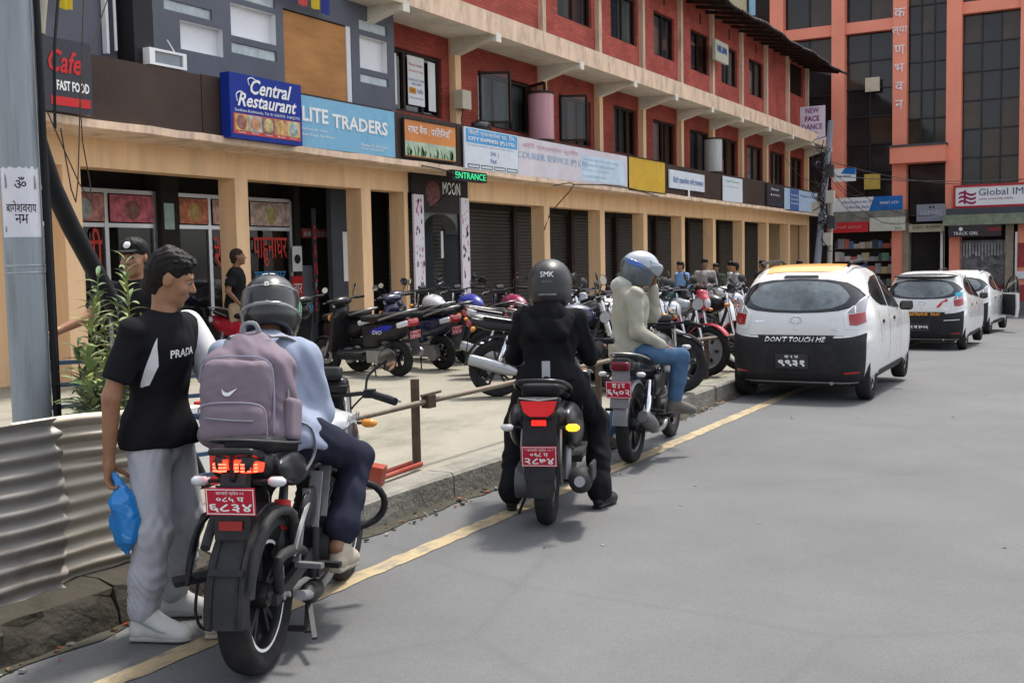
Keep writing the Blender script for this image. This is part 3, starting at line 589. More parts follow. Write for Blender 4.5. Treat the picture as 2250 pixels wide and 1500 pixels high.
# LED entrance sign
o = (-10.62, 17.3, 3.09); t = thing('entrance_sign', 'black LED strip sign reading ENTRANCE in green', 'sign', o)
MB().box(-10.75, -10.62, 16.73, 17.95, 3.09, 3.27).build('housing', black, t, 0, world=o)
MB().text('ENTRANCE', (-10.61, 16.82, 3.125), UY, UZ, 1.06, .115, bold=.02).build('lettering', C('led_green', (.04, .62, .25), emit=.35), t, 0, world=o)
o = (-11.41, 17.5, 2.62); t = thing('bar_name_sign', 'white MOON lettering with a dark red moon picture on the entrance panel', 'sign', o)
MB().text('MOON', (-11.41, 17.62, 2.9), UY, UZ, .62, .24, bold=.01).build('lettering', wtxt, t, 0, world=o)
MB().lathe([(0, .01), (.22, .005), (.24, 0)], (-11.42, 17.3, 2.9), UX, 20).build('moon_picture', C('moon_red', (.13, .05, .05), var=.8, scale=12), t, world=o)
def floral(y0, y1, lab):
    o = (-11.36, (y0+y1)/2, .17); t = thing('flower_poster', lab, 'poster', o)
    MB().box(-11.42, -11.38, y0, y1, .17, 2.86).build('sheet', C('poster_white', (.62, .57, .62), var=.08), t, 0, world=o)
    r5 = random.Random(int(y0*100)); mb = MB(); w = (y1-y0)
    for i in range(46):
        yy, zz, s = y0+.03+r5.random()*(w-.06), .3+r5.random()*2.5, r5.uniform(.012, .045)
        n = 6; mb.add([(-11.378, yy+s*math.cos(k*2*math.pi/n)*r5.uniform(.5, 1), zz+1.5*s*math.sin(k*2*math.pi/n)) for k in range(n)], [tuple(range(n))], m=r5.choice((0, 1, 1, 2)))
    mb.build('flower_print', [C('petal_red', (.42, .08, .17)), C('petal_dark', (.10, .07, .10)), C('petal_pink', (.5, .28, .36))], t, 0, world=o, kind='stuff')
floral(16.6, 16.92, 'tall white poster strip with flower prints left of the dark arch'); floral(18.23, 18.52, 'tall white poster strip with flower prints right of the dark arch')
# other facade things
o = (-10.9, 10.35, 4.19); t = thing('flood_light', 'white framed rectangular light standing on the brown parapet', 'lamp', o)
f = MB(); 
for y0, y1, z0, z1 in ((10.03, 10.66, 4.19, 4.22), (10.03, 10.66, 4.37, 4.40), (10.03, 10.12, 4.22, 4.37), (10.60, 10.66, 4.22, 4.37)): f.box(-10.98, -10.86, y0, y1, z0, z1)
f.build('frame', white, t, world=o); MB().box(-10.95, -10.89, 10.12, 10.6, 4.22, 4.37).build('lens', C('lamp_lens', (.16, .18, .2), rough=.15), t, world=o); MB().tube([(-10.9, 10.5, 4.4), (-10.95, 10.42, 4.56)], .008, 5).build('wire', white, t, world=o)
def lantern(y0, lab, mat):
    o = (-11.2, y0, 4.2); t = thing('cylinder_lantern', lab, 'lantern', o, group='cylinder lanterns on the first floor')
    MB().lathe([(0, 0), (.26, 0), (.28, .06), (.28, 1.0), (.26, 1.06), (0, 1.06)], (-11.25, y0, 4.2), UZ, 20).build('drum', mat, t, world=o)
    for z in (4.19, 5.22): MB().disc((-11.25, y0, z+.02), UZ, .295, .05, 20).build('end_ring', darkwood, t, world=o)
    MB().bar((-11.5, y0, 5.28), (-11.2, y0, 5.28), .03, .03).build('bracket', darkwood, t, world=o)
lantern(21.4, 'pink cylindrical lantern hanging before a first floor pillar', C('lantern_pink', (.55, .30, .33), rough=.5, stretch=(6, 6, .3), var=.15)); lantern(32.75, 'silvery cylindrical lantern hanging before a far first floor pillar', C('lantern_silver', (.45, .45, .44), rough=.4, stretch=(6, 6, .3), var=.2))
o = (-11.3, 18.38, 4.58); t = thing('meter_box', 'small beige meter box on a first floor pillar', 'meter box', o)
MB().box(-11.5, -11.3, 18.24, 18.56, 4.58, 4.94).build('case', C('meter_beige', (.5, .44, .34)), t, world=o); MB().tube([(-11.4, 18.4, 4.58), (-11.4, 18.35, 4.3), (-11.3, 18.5, 4.1)], .012, 5).build('wire', black, t, world=o)
o = (-11.1, 33.5, 7.68); t = thing('wall_sign', 'small cream sign with blue lettering fixed high on the red brick wall', 'sign', o)
MB().box(-11.3, -11.2, 32.9, 34.15, 7.68, 8.3).build('board', C('board_cream', (.55, .54, .42)), t, 0, world=o); MB().text('HBL.BAR', (-11.19, 33.05, 7.95), UY, UZ, .95, .2, bold=.03).build('lettering', bltxt, t, 0, world=o)
o = (-10.8, 43, 6.0); t = thing('dance_bar_sign', 'white sign reading NEW FACE DANCE BAR at the corner of the brick building', 'sign', o)
MB().box(-11.24, -10.29, 43, 43.06, 6.02, 7.35).build('board', C('board_lilac', (.66, .60, .70)), t, 0, world=o)
for i, w in enumerate(('NEW', 'FACE', 'DANCE', 'BAR')): MB().text(w, (-10.77, 42.99, 7.08-i*.31), UX, UZ, (.5, .56, .78, .5)[i], .21, align='C', bold=.03).build('lettering', C('print_purple', (.22, .05, .22)), t, 0, world=o)
o = (-10.9, 18.4, 4.13); t = thing('black_bag', 'crumpled black plastic sack lying on the parapet under the open window', 'bag', o)
mb = MB(); mb.ball((-10.98, 18.4, 4.22), .3, 10, sc=(.5, 1.1, .42)); mb.v = [(x+rnd.uniform(-.025, .025), y+rnd.uniform(-.03, .03), z+rnd.uniform(-.02, .02)) for x, y, z in mb.v]; mb.build('sack', C('bin_bag', (.012, .012, .016), rough=.25), t, world=o)
flagc = [(.45, .06, .05), (.03, .05, .25), (.55, .42, .03), (.5, .06, .05), (.03, .04, .2)]
def flag(y, z, i, lab):
    o = (-11.1, y, z); t = thing('bunting_flag', lab, 'flag', o, group='bunting flags on a string')
    mb = MB(); 
    for k in range(4): mb.quad(*[(-11.1+.02*math.sin(3*q+i), y+dy, z-dz) for dy, dz, q in ((-.1+.05*k, 0, k), (-.05+.05*k, 0, k+1), (-.06+.05*k, .34+.03*math.sin(k), k+1), (-.11+.05*k, .34, k))])
    mb.build('cloth', C('flag_%d' % i, flagc[i]), t, world=o)
flag(8.98, 5.05, 2, 'yellow bunting flag hanging above the fast food sign'); flag(13.34, 5.92, 3, 'red bunting flag hanging over the plywood sheet'); flag(13.62, 5.92, 2, 'yellow bunting flag hanging over the plywood sheet'); flag(13.90, 5.88, 4, 'navy bunting flag hanging over the plywood sheet'); flag(13.06, 5.94, 1, 'blue bunting flag hanging over the plywood sheet')
o = (-11.1, 11, 6.0); MB().tube([(-11.1, 8.2, 5.1), (-11.1, 9.6, 5.15), (-11.1, 12, 5.7), (-11.1, 13.6, 5.92), (-11.1, 15.5, 6.0)], .006, 4).build('bunting_string', black, tag(bpy.data.objects.new('bunting_line', None), 'thin string that carries the bunting flags', 'string') if False else None, world=(0, 0, 0)); tag(bpy.data.objects['bunting_string'], 'thin string carrying bunting flags across the grey wall', 'string')
t, a = board('fast_food_sign', 'black sign reading FAST FOOD with a red flourish', -10.72, 7.4, 9.0, 3.42, 4.25, C('sign_black', (.03, .03, .04)), .1)
tx(a, 'FAST FOOD', -10.715, 8.50, 3.66, wtxt, .45, .115, bold=.03); tx(a, 'Cafe', -10.715, 8.4, 3.86, rtxt, .45, .26, shear=.3, bold=.02); a(MB().box(-10.72, -10.714, 8.42, 8.96, 3.49, 3.59), 'red_bar', rtxt)
# posters and lettering inside the arcade
for y0, y1, i in ((10.3, 11.05, 1), (11.15, 11.98, 2), (12.5, 13.12, 0), (13.22, 14.0, 3), (14.1, 15.1, 4)):
    t, a = board('food_poster', ('pale tablecloth', 'fruit', 'pink drinks', 'cream cake', 'noodle bowl')[i]+' food poster above the shop glass', -13.02, y0, y1, 2.30, 2.70, C('poster_%d' % i, ((.45, .16, .10), (.40, .18, .16), (.48, .13, .16), (.50, .32, .26), (.46, .34, .30))[i], var=.7, scale=7), .01, 'poster', group='posters above the restaurant glass')
    a(MB().lathe([(0, .02), (.1, .015), (.15, 0)], (-13.02, (y0+y1)/2, 2.48), UX, 12), 'dish_print', food[i])
for body, y, z, w, h, m in (('टी', 10.72, 1.62, .27, .58, 'neon_red'), ('रेषट', 13.22, 1.6, .6, .5, 'neon_red'), ('पाहुनाघर', 14.15, 1.6, .85, .5, 'neon_red'), ('खाजाघर', 14.15, 1.36, .8, .15, 'neon_blue')):
    o = (-12.98, y, z); t = thing('glass_lettering', 'Devanagari lettering on the shop glass, '+{10.72: 'red, behind the sloping black pipe', 13.22: 'red, left of the second pillar', 14.15: ('red, right of the second pillar' if h > .2 else 'small and blue, under red words')}[y], 'lettering', o)
    MB().text(body, (-13.03, y, z), UY, UZ, w, h, bold=.006).build('letters', C(m, (.55, .06, .05) if 'red' in m else (.06, .25, .5)), t, 0, world=o)
t, a = board('price_notice', 'pale green notice on the dark pier between the shop fronts', -12.93, 12.1, 12.3, 2.2, 2.6, C('notice_green', (.34, .44, .40), var=.2, scale=9), .01, 'notice')
t, a = board('red_poster', 'red poster beside the grey door', -12.97, 15.05, 15.34, .95, 1.42, rtxt, .02, 'poster'); tx(a, 'बार', -12.965, 15.08, 1.1, wtxt, .22, .18)
t, a = board('portrait_poster', 'white poster with a black haired head above a red poster', -12.97, 15.08, 15.33, 1.5, 1.95, wtxt, .02, 'poster'); a(MB().lathe([(0, .01), (.07, .005), (.085, 0)], (-12.965, 15.2, 1.72), UX, 12), 'hair_print', btxt)
t, a = board('red_white_sign', 'narrow red and white sign across the dark doorway', -13.0, 15.4, 16.5, 2.1, 2.27, C('sign_maroon', (.28, .06, .06)), .02); tx(a, 'A NIGHT CLUB & SEKUWA', -12.995, 15.44, 2.13, wtxt, 1.0, .09)
t, a = board('wifi_notice', 'small blue notice low on the grey door', -12.96, 15.4, 15.75, .75, .92, C('notice_blue', (.1, .3, .55)), .02, 'notice'); tx(a, 'PUSH', -12.955, 15.42, .79, wtxt, .28, .09)
for i, (y, z, h) in enumerate(((18.95, 2.0, .55), (15.9, 1.6, .9))):
    t, a = board('paper_notice', 'white paper notice on the '+('divider beside the arch' if i == 0 else 'grey side wall under the beam'), -12.34 if i == 0 else -12.48, y, y+.18, z-.3, z-.3+h, wtxt, .01, 'notice')
t, a = board('stair_banner', 'narrow vertical black banner with coloured letters by the second pillar', -12.45, 15.0, 15.12, .6, 2.6, black, .02, 'banner'); tx(a, 'D\nA\nN\nC\nE', -12.44, 15.02, .8, rtxt, .08, 1.5)
# ================================================================ signs on the orange building
def fb(name, label, y, x0, x1, z0, z1, mat, texts=(), cat='sign', th=.04, frame=None):
    o = ((x0+x1)/2, y, z0); t = thing(name, label, cat, o); MB().box(x0, x1, y, y+th, z0, z1).build('board', mat, t, 0, world=o)
    if frame: 
        f = MB(); w = .09; f.box(x0-w, x0, y-.02, y+th, z0-w, z1+w); f.box(x1, x1+w, y-.02, y+th, z0-w, z1+w); f.box(x0, x1, y-.02, y+th, z1, z1+w); f.box(x0, x1, y-.02, y+th, z0-w, z0); f.build('frame', frame, t, 0, world=o)
    for b_, x, z, w, h, m in texts: MB().text(b_, (x, y-.008, z), UX, UZ, w, h, bold=.004).build('lettering', m, t, 0, world=o)
    return t
mar = C('print_maroon', (.30, .02, .08))
t = fb('bank_sign', 'long white bank fascia sign reading Global IME Bank with maroon emblem', 48.7, -6.3, -2.2, 3.52, 4.28, white, (('Global IME Bank', -5.42, 3.92, 2.9, .27, C('print_slate', (.06, .09, .14))), ('ग्लोबल आइएमई बैंक लिमिटेड', -5.42, 3.72, 1.3, .09, mar)), frame=C('frame_red', (.42, .04, .05)))
mb = MB()
for k in range(3):
    z = 3.63+k*.17
    for s in range(6): 
        q = lambda i: math.sin(i*1.05)*.06
        mb.quad((-6.18+s*.11, 48.69, z+q(s)), (-6.18+(s+1)*.11, 48.69, z+q(s+1)), (-6.18+(s+1)*.11, 48.69, z+q(s+1)+.09), (-6.18+s*.11, 48.69, z+q(s)+.09))
mb.box(-5.98, -5.9, 48.685, 48.69, 3.6, 4.16); mb.build('emblem', mar, t, 0, world=t.location)
t = fb('blue_white_fascia', 'white and blue bank board behind the wires of the utility pole', 48.6, -11.5, -8.37, 3.47, 4.06, white, (('सिद्धार्थ विकास बैंक लि.', -10.9, 3.78, 1.3, .14, bltxt), ('Sidhartha Bank Ltd', -10.7, 3.6, 1.2, .11, bltxt)))
MB().prism([(-9.75, 3.47), (-8.37, 3.47), (-8.37, 4.06), (-9.55, 4.06)], (0, 48.59, 0), UX, UZ, .004).build('blue_half', C('panel_blue', (.02, .14, .42)), t, 0, world=t.location); MB().text('SMART ATM', (-9.3, 48.57, 3.72), UX, UZ, .75, .12).build('lettering', wtxt, t, 0, world=t.location)
fb('red_shop_sign', 'red shop sign with faint lettering under the left canopy', 48.2, -11.45, -9.7, 2.56, 3.0, C('sign_red', (.5, .03, .035)), (('शुभश्री स्टोर्स', -11.2, 2.7, 1.2, .16, C('print_pinkish', (.6, .25, .25))),))
fb('white_shop_sign', 'pale dirty shop sign right of the red one', 48.2, -9.65, -8.2, 2.58, 3.15, C('sign_paper', (.55, .54, .46), var=.15), (('धुनी पसल', -9.2, 2.85, .8, .12, C('print_faint', (.35, .33, .3))), ('N.S', -8.6, 2.63, .25, .1, btxt)))
fb('college_board', 'grey board reading HIMANI over the dark stair entrance', 48.5, -7.8, -6.65, 2.94, 3.64, C('board_grey', (.22, .23, .27)), (('HIMAL', -7.65, 3.15, .9, .25, C('print_grey', (.38, .39, .44))), ('▪▪', -7.3, 3.48, .2, .08, btxt)))
t['label'] = t['label']
fb('entrance_name_board', 'cream strip with brown Devanagari over the stair entrance', 48.6, -8.12, -6.72, 2.5, 2.82, C('strip_cream', (.42, .38, .28), var=.2), (('ज्ञान कल्याण', -8.0, 2.56, 1.15, .2, C('print_brown', (.1, .07, .05))),))
fb('cafe_sign', 'dark sign with white lettering TRACK GIRL under the green canopy', 48.15, -6.5, -4.5, 2.25, 2.7, C('sign_coal', (.05, .04, .045)), (('TRACK GIRL', -6.3, 2.32, .95, .13, wtxt), ('◉', -6.1, 2.48, .16, .16, wtxt), ('मदिरा', -5.0, 2.45, .5, .16, rtxt)))
fb('glass_paper', 'square cream paper stuck on the dark glass upstairs', 48.93, -10.0, -9.4, 8.55, 9.14, C('paper_cream', (.5, .42, .32), var=.2, scale=6), cat='paper', th=.01)
fb('yellow_notice', 'square yellow notice stuck low on the dark glass', 48.93, -10.03, -9.36, 4.4, 5.05, C('paper_yellow', (.5, .36, .08), var=.25, scale=4), cat='notice', th=.01)
fb('side_street_sign', 'small white and blue sign hanging in front of an orange pier', 44, -10.2, -9.34, 4.47, 4.98, white, (('शाखा कार्यालय', -10.05, 4.6, .55, .1, bltxt),), cat='sign')
MB().prism([(-9.9, 4.78), (-9.34, 4.72), (-9.34, 4.98), (-9.75, 4.98)], (0, 43.99, 0), UX, UZ, .003).build('blue_corner', C('panel_blue', (0, 0, 0)), bpy.data.objects['side_street_sign'], 0, world=(-9.77, 44, 4.47))
o = (-8.57, 48.8, 7.5); t = thing('vertical_name_letters', 'raised white Devanagari letters running down an orange pier', 'lettering', o)
for i, ch in enumerate('क ल्या ण भ व न'.split()): MB().text(ch, (-8.57, 48.76, 11.5-i*.76), UX, UZ, None, .36, align='C', bold=.004).build('letter', white, t, 0, world=o)
# ================================================================ poles, wires
o = (-4.75, 3.56, 0); t = thing('utility_pole', 'thick grey painted steel pole at the kerb with a paper notice', 'pole', o)
polem = C('pole_grey', (.27, .30, .32), rough=.55, var=.12, scale=2, stretch=(7, 7, .5), dirt=(.13, .145, .155), damt=.75, dscale=2.2, bump=.1, bscale=20)
MB().lathe([(.093, -.2), (.092, 3.4), (.088, 5)], (-4.75, 3.53, 0), UZ, 28).build('shaft', polem, t, world=o)
MB().lathe([(.093, 1.588), (.095, 1.592), (.093, 1.596)], (-4.75, 3.53, 0), UZ, 28).lathe([(.093, 1.622), (.095, 1.627), (.093, 1.632)], (-4.75, 3.53, .0), UZ, 28).build('wire_band', steel, t, world=o)
MB().tube([(-4.65, 3.59, 0), (-4.652, 3.595, 1), (-4.655, 3.60, 2.1), (-4.66, 3.60, 3.2), (-4.69, 3.57, 4.2)], .016, 8).tube([(-4.64, 3.66, 2.3), (-4.64, 3.68, 2.7), (-4.7, 3.78, 3.2), (-4.72, 3.66, 3.8)], .008, 5).tube([(-4.66, 3.615, 0), (-4.665, 3.625, 1.2), (-4.66, 3.62, 2.2)], .009, 6).build('cable', rubberm, t, world=o)
for k in range(2): MB().tube([(-4.6-.1*k, 3.66, 2.3+k*.1), (-4.75, 3.85+.1*k, 1.95), (-4.8, 3.95, 2.5), (-4.9, 4.1+.2*k, 3.2)], .0035, 5).build('thin_wire', C('brown_wire', (.06, .04, .03)), t, world=o)
o = (-4.65, 3.49, 1.75); t = thing('pole_notice', 'torn white paper notice with Devanagari prayer on the grey pole', 'notice', o)
a0 = math.atan2(-3.53, 4.75); mb = MB(); n = 12; rad = .0935; P = lambda a, z: (-4.75+rad*math.cos(a), 3.53+rad*math.sin(a), z)
for k in range(n):
    a, b = a0-1.15+2.25*k/n, a0-1.15+2.25*(k+1)/n; mb.quad(P(a, 1.765), P(b, 1.765), P(b, 2.10+.006*math.sin(k*3)), P(a, 2.10+.006*math.sin(k*2.3)))
mb.build('sheet', C('paper_white', (.62, .62, .66), var=.06, scale=9), t, 60, world=o)
for b_, z, w, h in (('ॐ', 2.0, .055, .055), ('बागेशवराय', 1.885, .15, .055), ('नम', 1.83, .06, .045)):
    mb = MB().text(b_, (0, 0, 0), (1, 0, 0), (0, 1, 0), w, h, align='C', bold=.008, depth=0); rad = .0945
    mb.v = [P(a0-.02+x/rad, z+y) for x, y, _ in mb.v]; mb.build('lettering', btxt, t, 0, world=o)
mb = MB()
for da, z, h in ((-.75, 2.0, .07), (.78, 1.995, .07), (-.85, 1.79, .03)):
    for k in range(5): a = a0+da; mb.add([P(a-.09+.03*k, z+.005*k), P(a-.05+.03*k, z), P(a-.05+.02*k, z+h*(1-.1*k)), P(a-.08+.02*k, z+h)], [(0, 1, 2, 3)])
mb.build('figure_print', C('print_smudge', (.2, .2, .22), var=.5, scale=40), t, 0, world=o)
o = (-5.35, 4.3, 0); MB().tube([(-5.05, 3.75, 2.72), (-5.2, 4.066, 2.06), (-5.24, 4.45, 1.44), (-5.26, 4.75, .95), (-5.27, 5.1, .3), (-5.27, 5.25, 0)], .052, 12).build('stay_pipe', rubberm, world=o); so_ = bpy.data.objects['stay_pipe']; so_.location = o; tag(so_, 'thick black stay pipe sloping down from the grey pole', 'pipe')
MB().box(-5.32, -5.2, 3.62, 3.70, .17, 3.6).build('edge_post', polem, world=(-5.26, 3.66, .17)); eo = bpy.data.objects['edge_post']; eo.location = (-5.22, 3.42, .17); tag(eo, 'grey post at the far left edge behind the big pole', 'post')
o = (-7.5, 30.5, 0); t = thing('far_utility_pole', 'leaning steel pole hung with meters and tangled wires beyond the arcade', 'pole', o)
MB().tube([(-7.6, 30.2, -.4), (-7.42, 30.6, 2.5), (-7.25, 31.0, 5.3)], [.1, .09, .08], 12).build('shaft', C('pole_blue_grey', (.19, .2, .24), var=.15), t, world=o); MB().tube([(-7.25, 30.7, -.4), (-7.2, 30.8, 3.2)], .07, 10).build('second_shaft', C('pole_tan', (.3, .29, .25)), t, world=o)
for i, (dx, z) in enumerate(((.22, 3.2), (.25, 2.5), (-.16, 2.9), (.2, 3.9), (.15, 2.05))): MB().obox((-7.38+dx, 30.55, z), (.22, .16, .34)).build('meter_case', C('meter_case_%d' % (i % 2), ((.4, .38, .33), (.05, .05, .055))[i % 2]), t, world=o)
mb = MB(); r9 = random.Random(9)
for i in range(16): mb.tube([(-7.38+r9.uniform(-.25, .3), 30.4+r9.uniform(-.1, .2), z0+k*.18*r9.uniform(.7, 1.3)+r9.uniform(-.1, .1)) for z0 in (r9.uniform(1.6, 4.2),) for k in range(5)], .012, 5)
mb.build('wire_tangle', rubberm, t, world=o)
r9 = random.Random(4)
for i, (x, y, z) in enumerate(((-9.5, 48.3, 3.3), (-8.2, 48.3, 2.9), (-9.8, 48.4, 4.4), (-3, 48, 4.6), (-10.8, 43, 4.3), (-11.4, 40, 5.9), (2, 46, 5.0), (-7.0, 48.2, 3.2))):
    p0 = Vector((-7.3, 30.9, 3.6+.2*(i % 5))); p1 = Vector((x, y, z)); mb = MB().tube([p0.lerp(p1, k/8)-Vector((0, 0, .5*4*(k/8)*(1-k/8))) for k in range(9)], .011, 4)
    w = mb.build('overhead_wire', rubberm, world=p0); w.location = p0; tag(w, 'black wire from the far leaning pole to the '+('blue and white bank board', 'grey board over the stairs', 'small hanging street sign', 'long white bank sign', 'end of the arcade ledge', 'upper slab of the brick building', 'right edge of the orange building', 'orange pier by the stairs')[i], 'wire', 'wires strung from the far pole')
for pts, lab in (([(-10.79, 16, 3.3), (-10.6, 16.6, 3.22), (-10.7, 17.0, 3.05), (-11.3, 17.0, 2.6)], 'loose wire curling from the ledge over the dark arch'), ([(-10.77, 21, 3.2), (-10.77, 22, 3.28), (-11.45, 22.2, 2.7), (-11.48, 21.9, 2.3)], 'loose wire hanging down the pillar right of the arch'), ([(-10.77, 22, 3.28), (-10.77, 24.5, 3.37), (-10.77, 27, 3.22)], 'loose wire sagging along the ledge under the pink banner')):
    w = MB().tube(pts, .012, 5).build('ledge_wire', rubberm, world=pts[0]); w.location = pts[0]; tag(w, lab, 'wire')
# ================================================================ corrugated sheets
zinc = C('zinc_sheet', (.245, .23, .21), rough=.55, metal=.2, var=.2, scale=2.2, dirt=(.12, .085, .06), damt=.8, dscale=2.6, stretch=(1, .5, 1))
zinc2 = C('zinc_sheet_clean', (.42, .375, .30), rough=.52, metal=.2, var=.18, scale=2.2, dirt=(.3, .24, .17), damt=.55, dscale=3, stretch=(1, .5, 1))
def sheet(name, label, x, y0, y1, z0, z1, pitch, mat, jag, lean=0, ph=0):
    o = (x, (y0+y1)/2, z0); n = 90; m = 36; vs = []; fs = []
    for i in range(n+1):
        z = z0+(z1-z0)*i/n; w = .0125*math.sin(2*math.pi*z/pitch+ph)*(1+.25*math.sin(9*z+ph))
        for j in range(m+1):
            t_ = j/m; y = y0+(y1-y0)*t_+(jag(i/n)*t_ if jag else 0)
            vs.append((x+w*(1+.3*math.sin(7*y+11*z))+lean*(z-z0)+.009*math.sin(y*5+z*3)+.006*math.sin(17*y-9*z), y, z+.006*math.sin(y*2.2)+.003*math.sin(9*y+4*z)+(.02*(1-t_))))
    for i in range(n):
        for j in range(m): a = i*(m+1)+j; fs.append((a, a+1, a+m+2, a+m+1))
    b = len(vs); vs += [(p[0]-.0025, p[1], p[2]) for p in vs]; fs += [tuple(k+b for k in f)[::-1] for f in fs]
    q = MB().add(vs, fs).build(name, mat, world=o, ang=70); q.location = o; return tag(q, label, 'metal sheet', 'corrugated sheets on the kerb')
sheet('corrugated_sheet', 'dull brownish corrugated sheet in front, cut with a ragged end', -4.10, 1.9, 3.16, .15, .95, .078, zinc, lambda t: .05*(1-abs(t-.5)*2)+.012*math.sin(t*50))
sheet('corrugated_sheet', 'brighter cream corrugated sheet tucked behind the ragged one', -4.16, 3.0, 3.66, .14, .93, .075, zinc2, lambda t: -.02*t, ph=1)
# ================================================================ railing along the kerb, blue rack, red pipes
rust = C('rusty_pipe', (.19, .16, .125), rough=.6, metal=.4, var=.3, dirt=(.13, .075, .04), damt=.7, dscale=8)
rustd = C('rusty_post', (.10, .07, .05), rough=.8, var=.4, dirt=(.05, .03, .02), dscale=9)
o = (-4.35, 6.3, .17); t = thing('kerb_railing', 'single rusty pipe rail with short posts along the kerb behind the motorcycles', 'railing', o)
for y_, h in ((6.31, .62), (9.36, .5), (12.4, .53)): MB().box(-4.38, -4.335, y_-.022, y_+.022, .1, .17+h).build('post', rustd, t, world=o)
MB().tube([(-4.31, 5.55, .615), (-4.31, 6.4, .625), (-4.31, 7.9, .632), (-4.31, 9.4, .64), (-4.33, 11.3, .655)], .020, 10).build('rail', rust, t, world=o)
MB().tube([(-4.31, 11.85, .66), (-4.31, 12.4, .645), (-4.31, 13.9, .60)], .022, 8).build('rail', rust, t, world=o)
MB().box(-4.34, -4.275, 6.36, 6.45, .58, .67).tube([(-4.3, 6.3, .675), (-4.3, 6.55, .68)], .01, 5).build('clamp', rustd, t, world=o)
bluem = C('blue_steel', (.03, .075, .14), rough=.45, var=.2, dirt=(.05, .03, .02), damt=.4)
o = (-4.95, 4.6, .17); t = thing('blue_barrier', 'dark blue steel barrier of parallel rails behind the man in grey trousers', 'barrier', o)
A, B = Vector((-5.05, 3.75, 0)), Vector((-4.85, 5.05, 0))
for z in (.33, .46, .58, .70, .82, .94, 1.06): MB().bar(A+Vector((0, 0, z+.05)), B+Vector((0, 0, z)), .03, .022).build('rail', bluem, t, world=o)
for q in (A, B): MB().bar(q+Vector((0, 0, .15)), q+Vector((0, 0, 1.12)), .04, .04).build('post', bluem, t, world=o)
MB().bar((-5.0, 4.3, .92), (-4.88, 4.85, .66), .02, .02).build('brace', bluem, t, world=o)
o = (-5.3, 4.9, .17); t = thing('striped_block', 'red and white striped road block behind the blue barrier', 'road block', o)
for i in range(5): MB().box(-5.36, -5.24, 4.52+i*.17, 4.52+(i+1)*.17, .17, .72-.02*(i % 2)).build('stripe', (rtxt, wtxt)[i % 2], t, world=o)
redp = C('red_pipe', (.30, .055, .035), rough=.5, var=.3, dirt=(.2, .12, .09))
o = (-4.25, 5.95, .2)
for k in range(2): q = MB().tube([(-4.22-k*.09, 5.55+k*.05, .205), (-4.28-k*.08, 6.25, .205)], .018, 8).build('red_pipe', redp, world=(-4.25, 5.95, .19)); q.location = (-4.25, 5.95, .19); tag(q, 'short red steel pipe lying on the kerb, '+('nearer the road' if k == 0 else 'nearer the plaza'), 'pipe', 'red pipes on the kerb')
q = MB().obox((-4.2, 5.62, .25), (.1, .13, .12), Euler((0, .2, .4)).to_matrix()).build('red_bracket', redp, world=(-4.2, 5.62, .19)); q.location = (-4.2, 5.62, .19); tag(q, 'red steel bracket at the end of the red pipes', 'bracket')
# ================================================================ weeds behind the sheets
leafm = [C('leaf_%d' % i, c, rough=.5, var=.25, scale=9, sss=0) for i, c in enumerate(((.13, .20, .06), (.20, .26, .10), (.26, .30, .08), (.09, .15, .06), (.30, .29, .11)))]
for m_ in leafm:
    b = m_.node_tree.nodes['Principled BSDF']; b.inputs['Transmission Weight'].default_value = 0; b.inputs['Sheen Weight'].default_value = .2
stemm = C('stem_green', (.12, .13, .05), var=.3)
def leafmesh(L, w, droop, m):
    mb = MB(); n = 5; pts = []
    for k in range(n+1): t_ = k/n; pts.append((L*t_*(1-.15*t_), droop*L*t_*t_, w*math.sin(math.pi*min(.98, t_*.93+.06))**.8))
    vs = []
    for x, d, ww in pts: vs += [(x, -ww, -d+.25*ww), (x, 0, -d), (x, ww, -d+.25*ww)]
    fs = []
    for k in range(n): a = k*3; fs += [(a, a+1, a+4, a+3), (a+1, a+2, a+5, a+4)]
    mb.add(vs, fs); me = bpy.data.meshes.new('leaf'); me.from_pydata(mb.v, [], mb.f); me.materials.append(m); me.shade_smooth(); return me
LM = [leafmesh(1, .10, .5, leafm[i % 5]) for i in range(5)]+[leafmesh(1, .2, .35, leafm[i]) for i in (1, 2, 0)]
def weed(name, label, x, y, z0, h, nleaf, L, kinds, lean=(0, 0), seed=1, cat='plant', spread=1):
    r5 = random.Random(seed); o = (x, y, z0); t = thing(name, label, cat, o, group='weeds growing behind the metal sheets')
    top = Vector((lean[0], lean[1], h)); pts = [Vector((0, 0, 0)).lerp(top, k/5)+Vector((.02*math.sin(k*1.7+seed), .02*math.cos(k+seed), 0)) for k in range(6)]
    MB().tube(pts, [.008-.001*k for k in range(6)], 6).build('stem', stemm, t)
    for i in range(nleaf):
        u = .12+.88*i/nleaf; k = min(4, int(u*5)); p = pts[k].lerp(pts[k+1], u*5-k)
        q = bpy.data.objects.new('leaf', LM[r5.choice(kinds)]); COL.objects.link(q); q.parent = t; s = L*(1.15-.6*u)*r5.uniform(.7, 1.2)
        q.location = p; q.scale = (s, s, s); q.rotation_euler = (r5.uniform(-.4, .4), -r5.uniform(.1, .9)-.4*u, i*2.4+r5.uniform(-.4, .4))
weed('tall_weed', 'tall pale weed with narrow drooping leaves left, before the peach pillar', -4.62, 3.72, .3, 1.28, 70, .19, (0, 1, 3, 4), (.0, .12), 1)
weed('tall_weed', 'tallest flowering weed in front of the man in the cap', -4.62, 3.94, .3, 1.36, 76, .18, (1, 2, 4, 0), (0, .1), 2)
weed('tall_weed', 'middle weed with fresh green leaves next to the shoulder', -4.55, 3.86, .3, 1.15, 60, .17, (0, 1, 3), (.02, .05), 3)
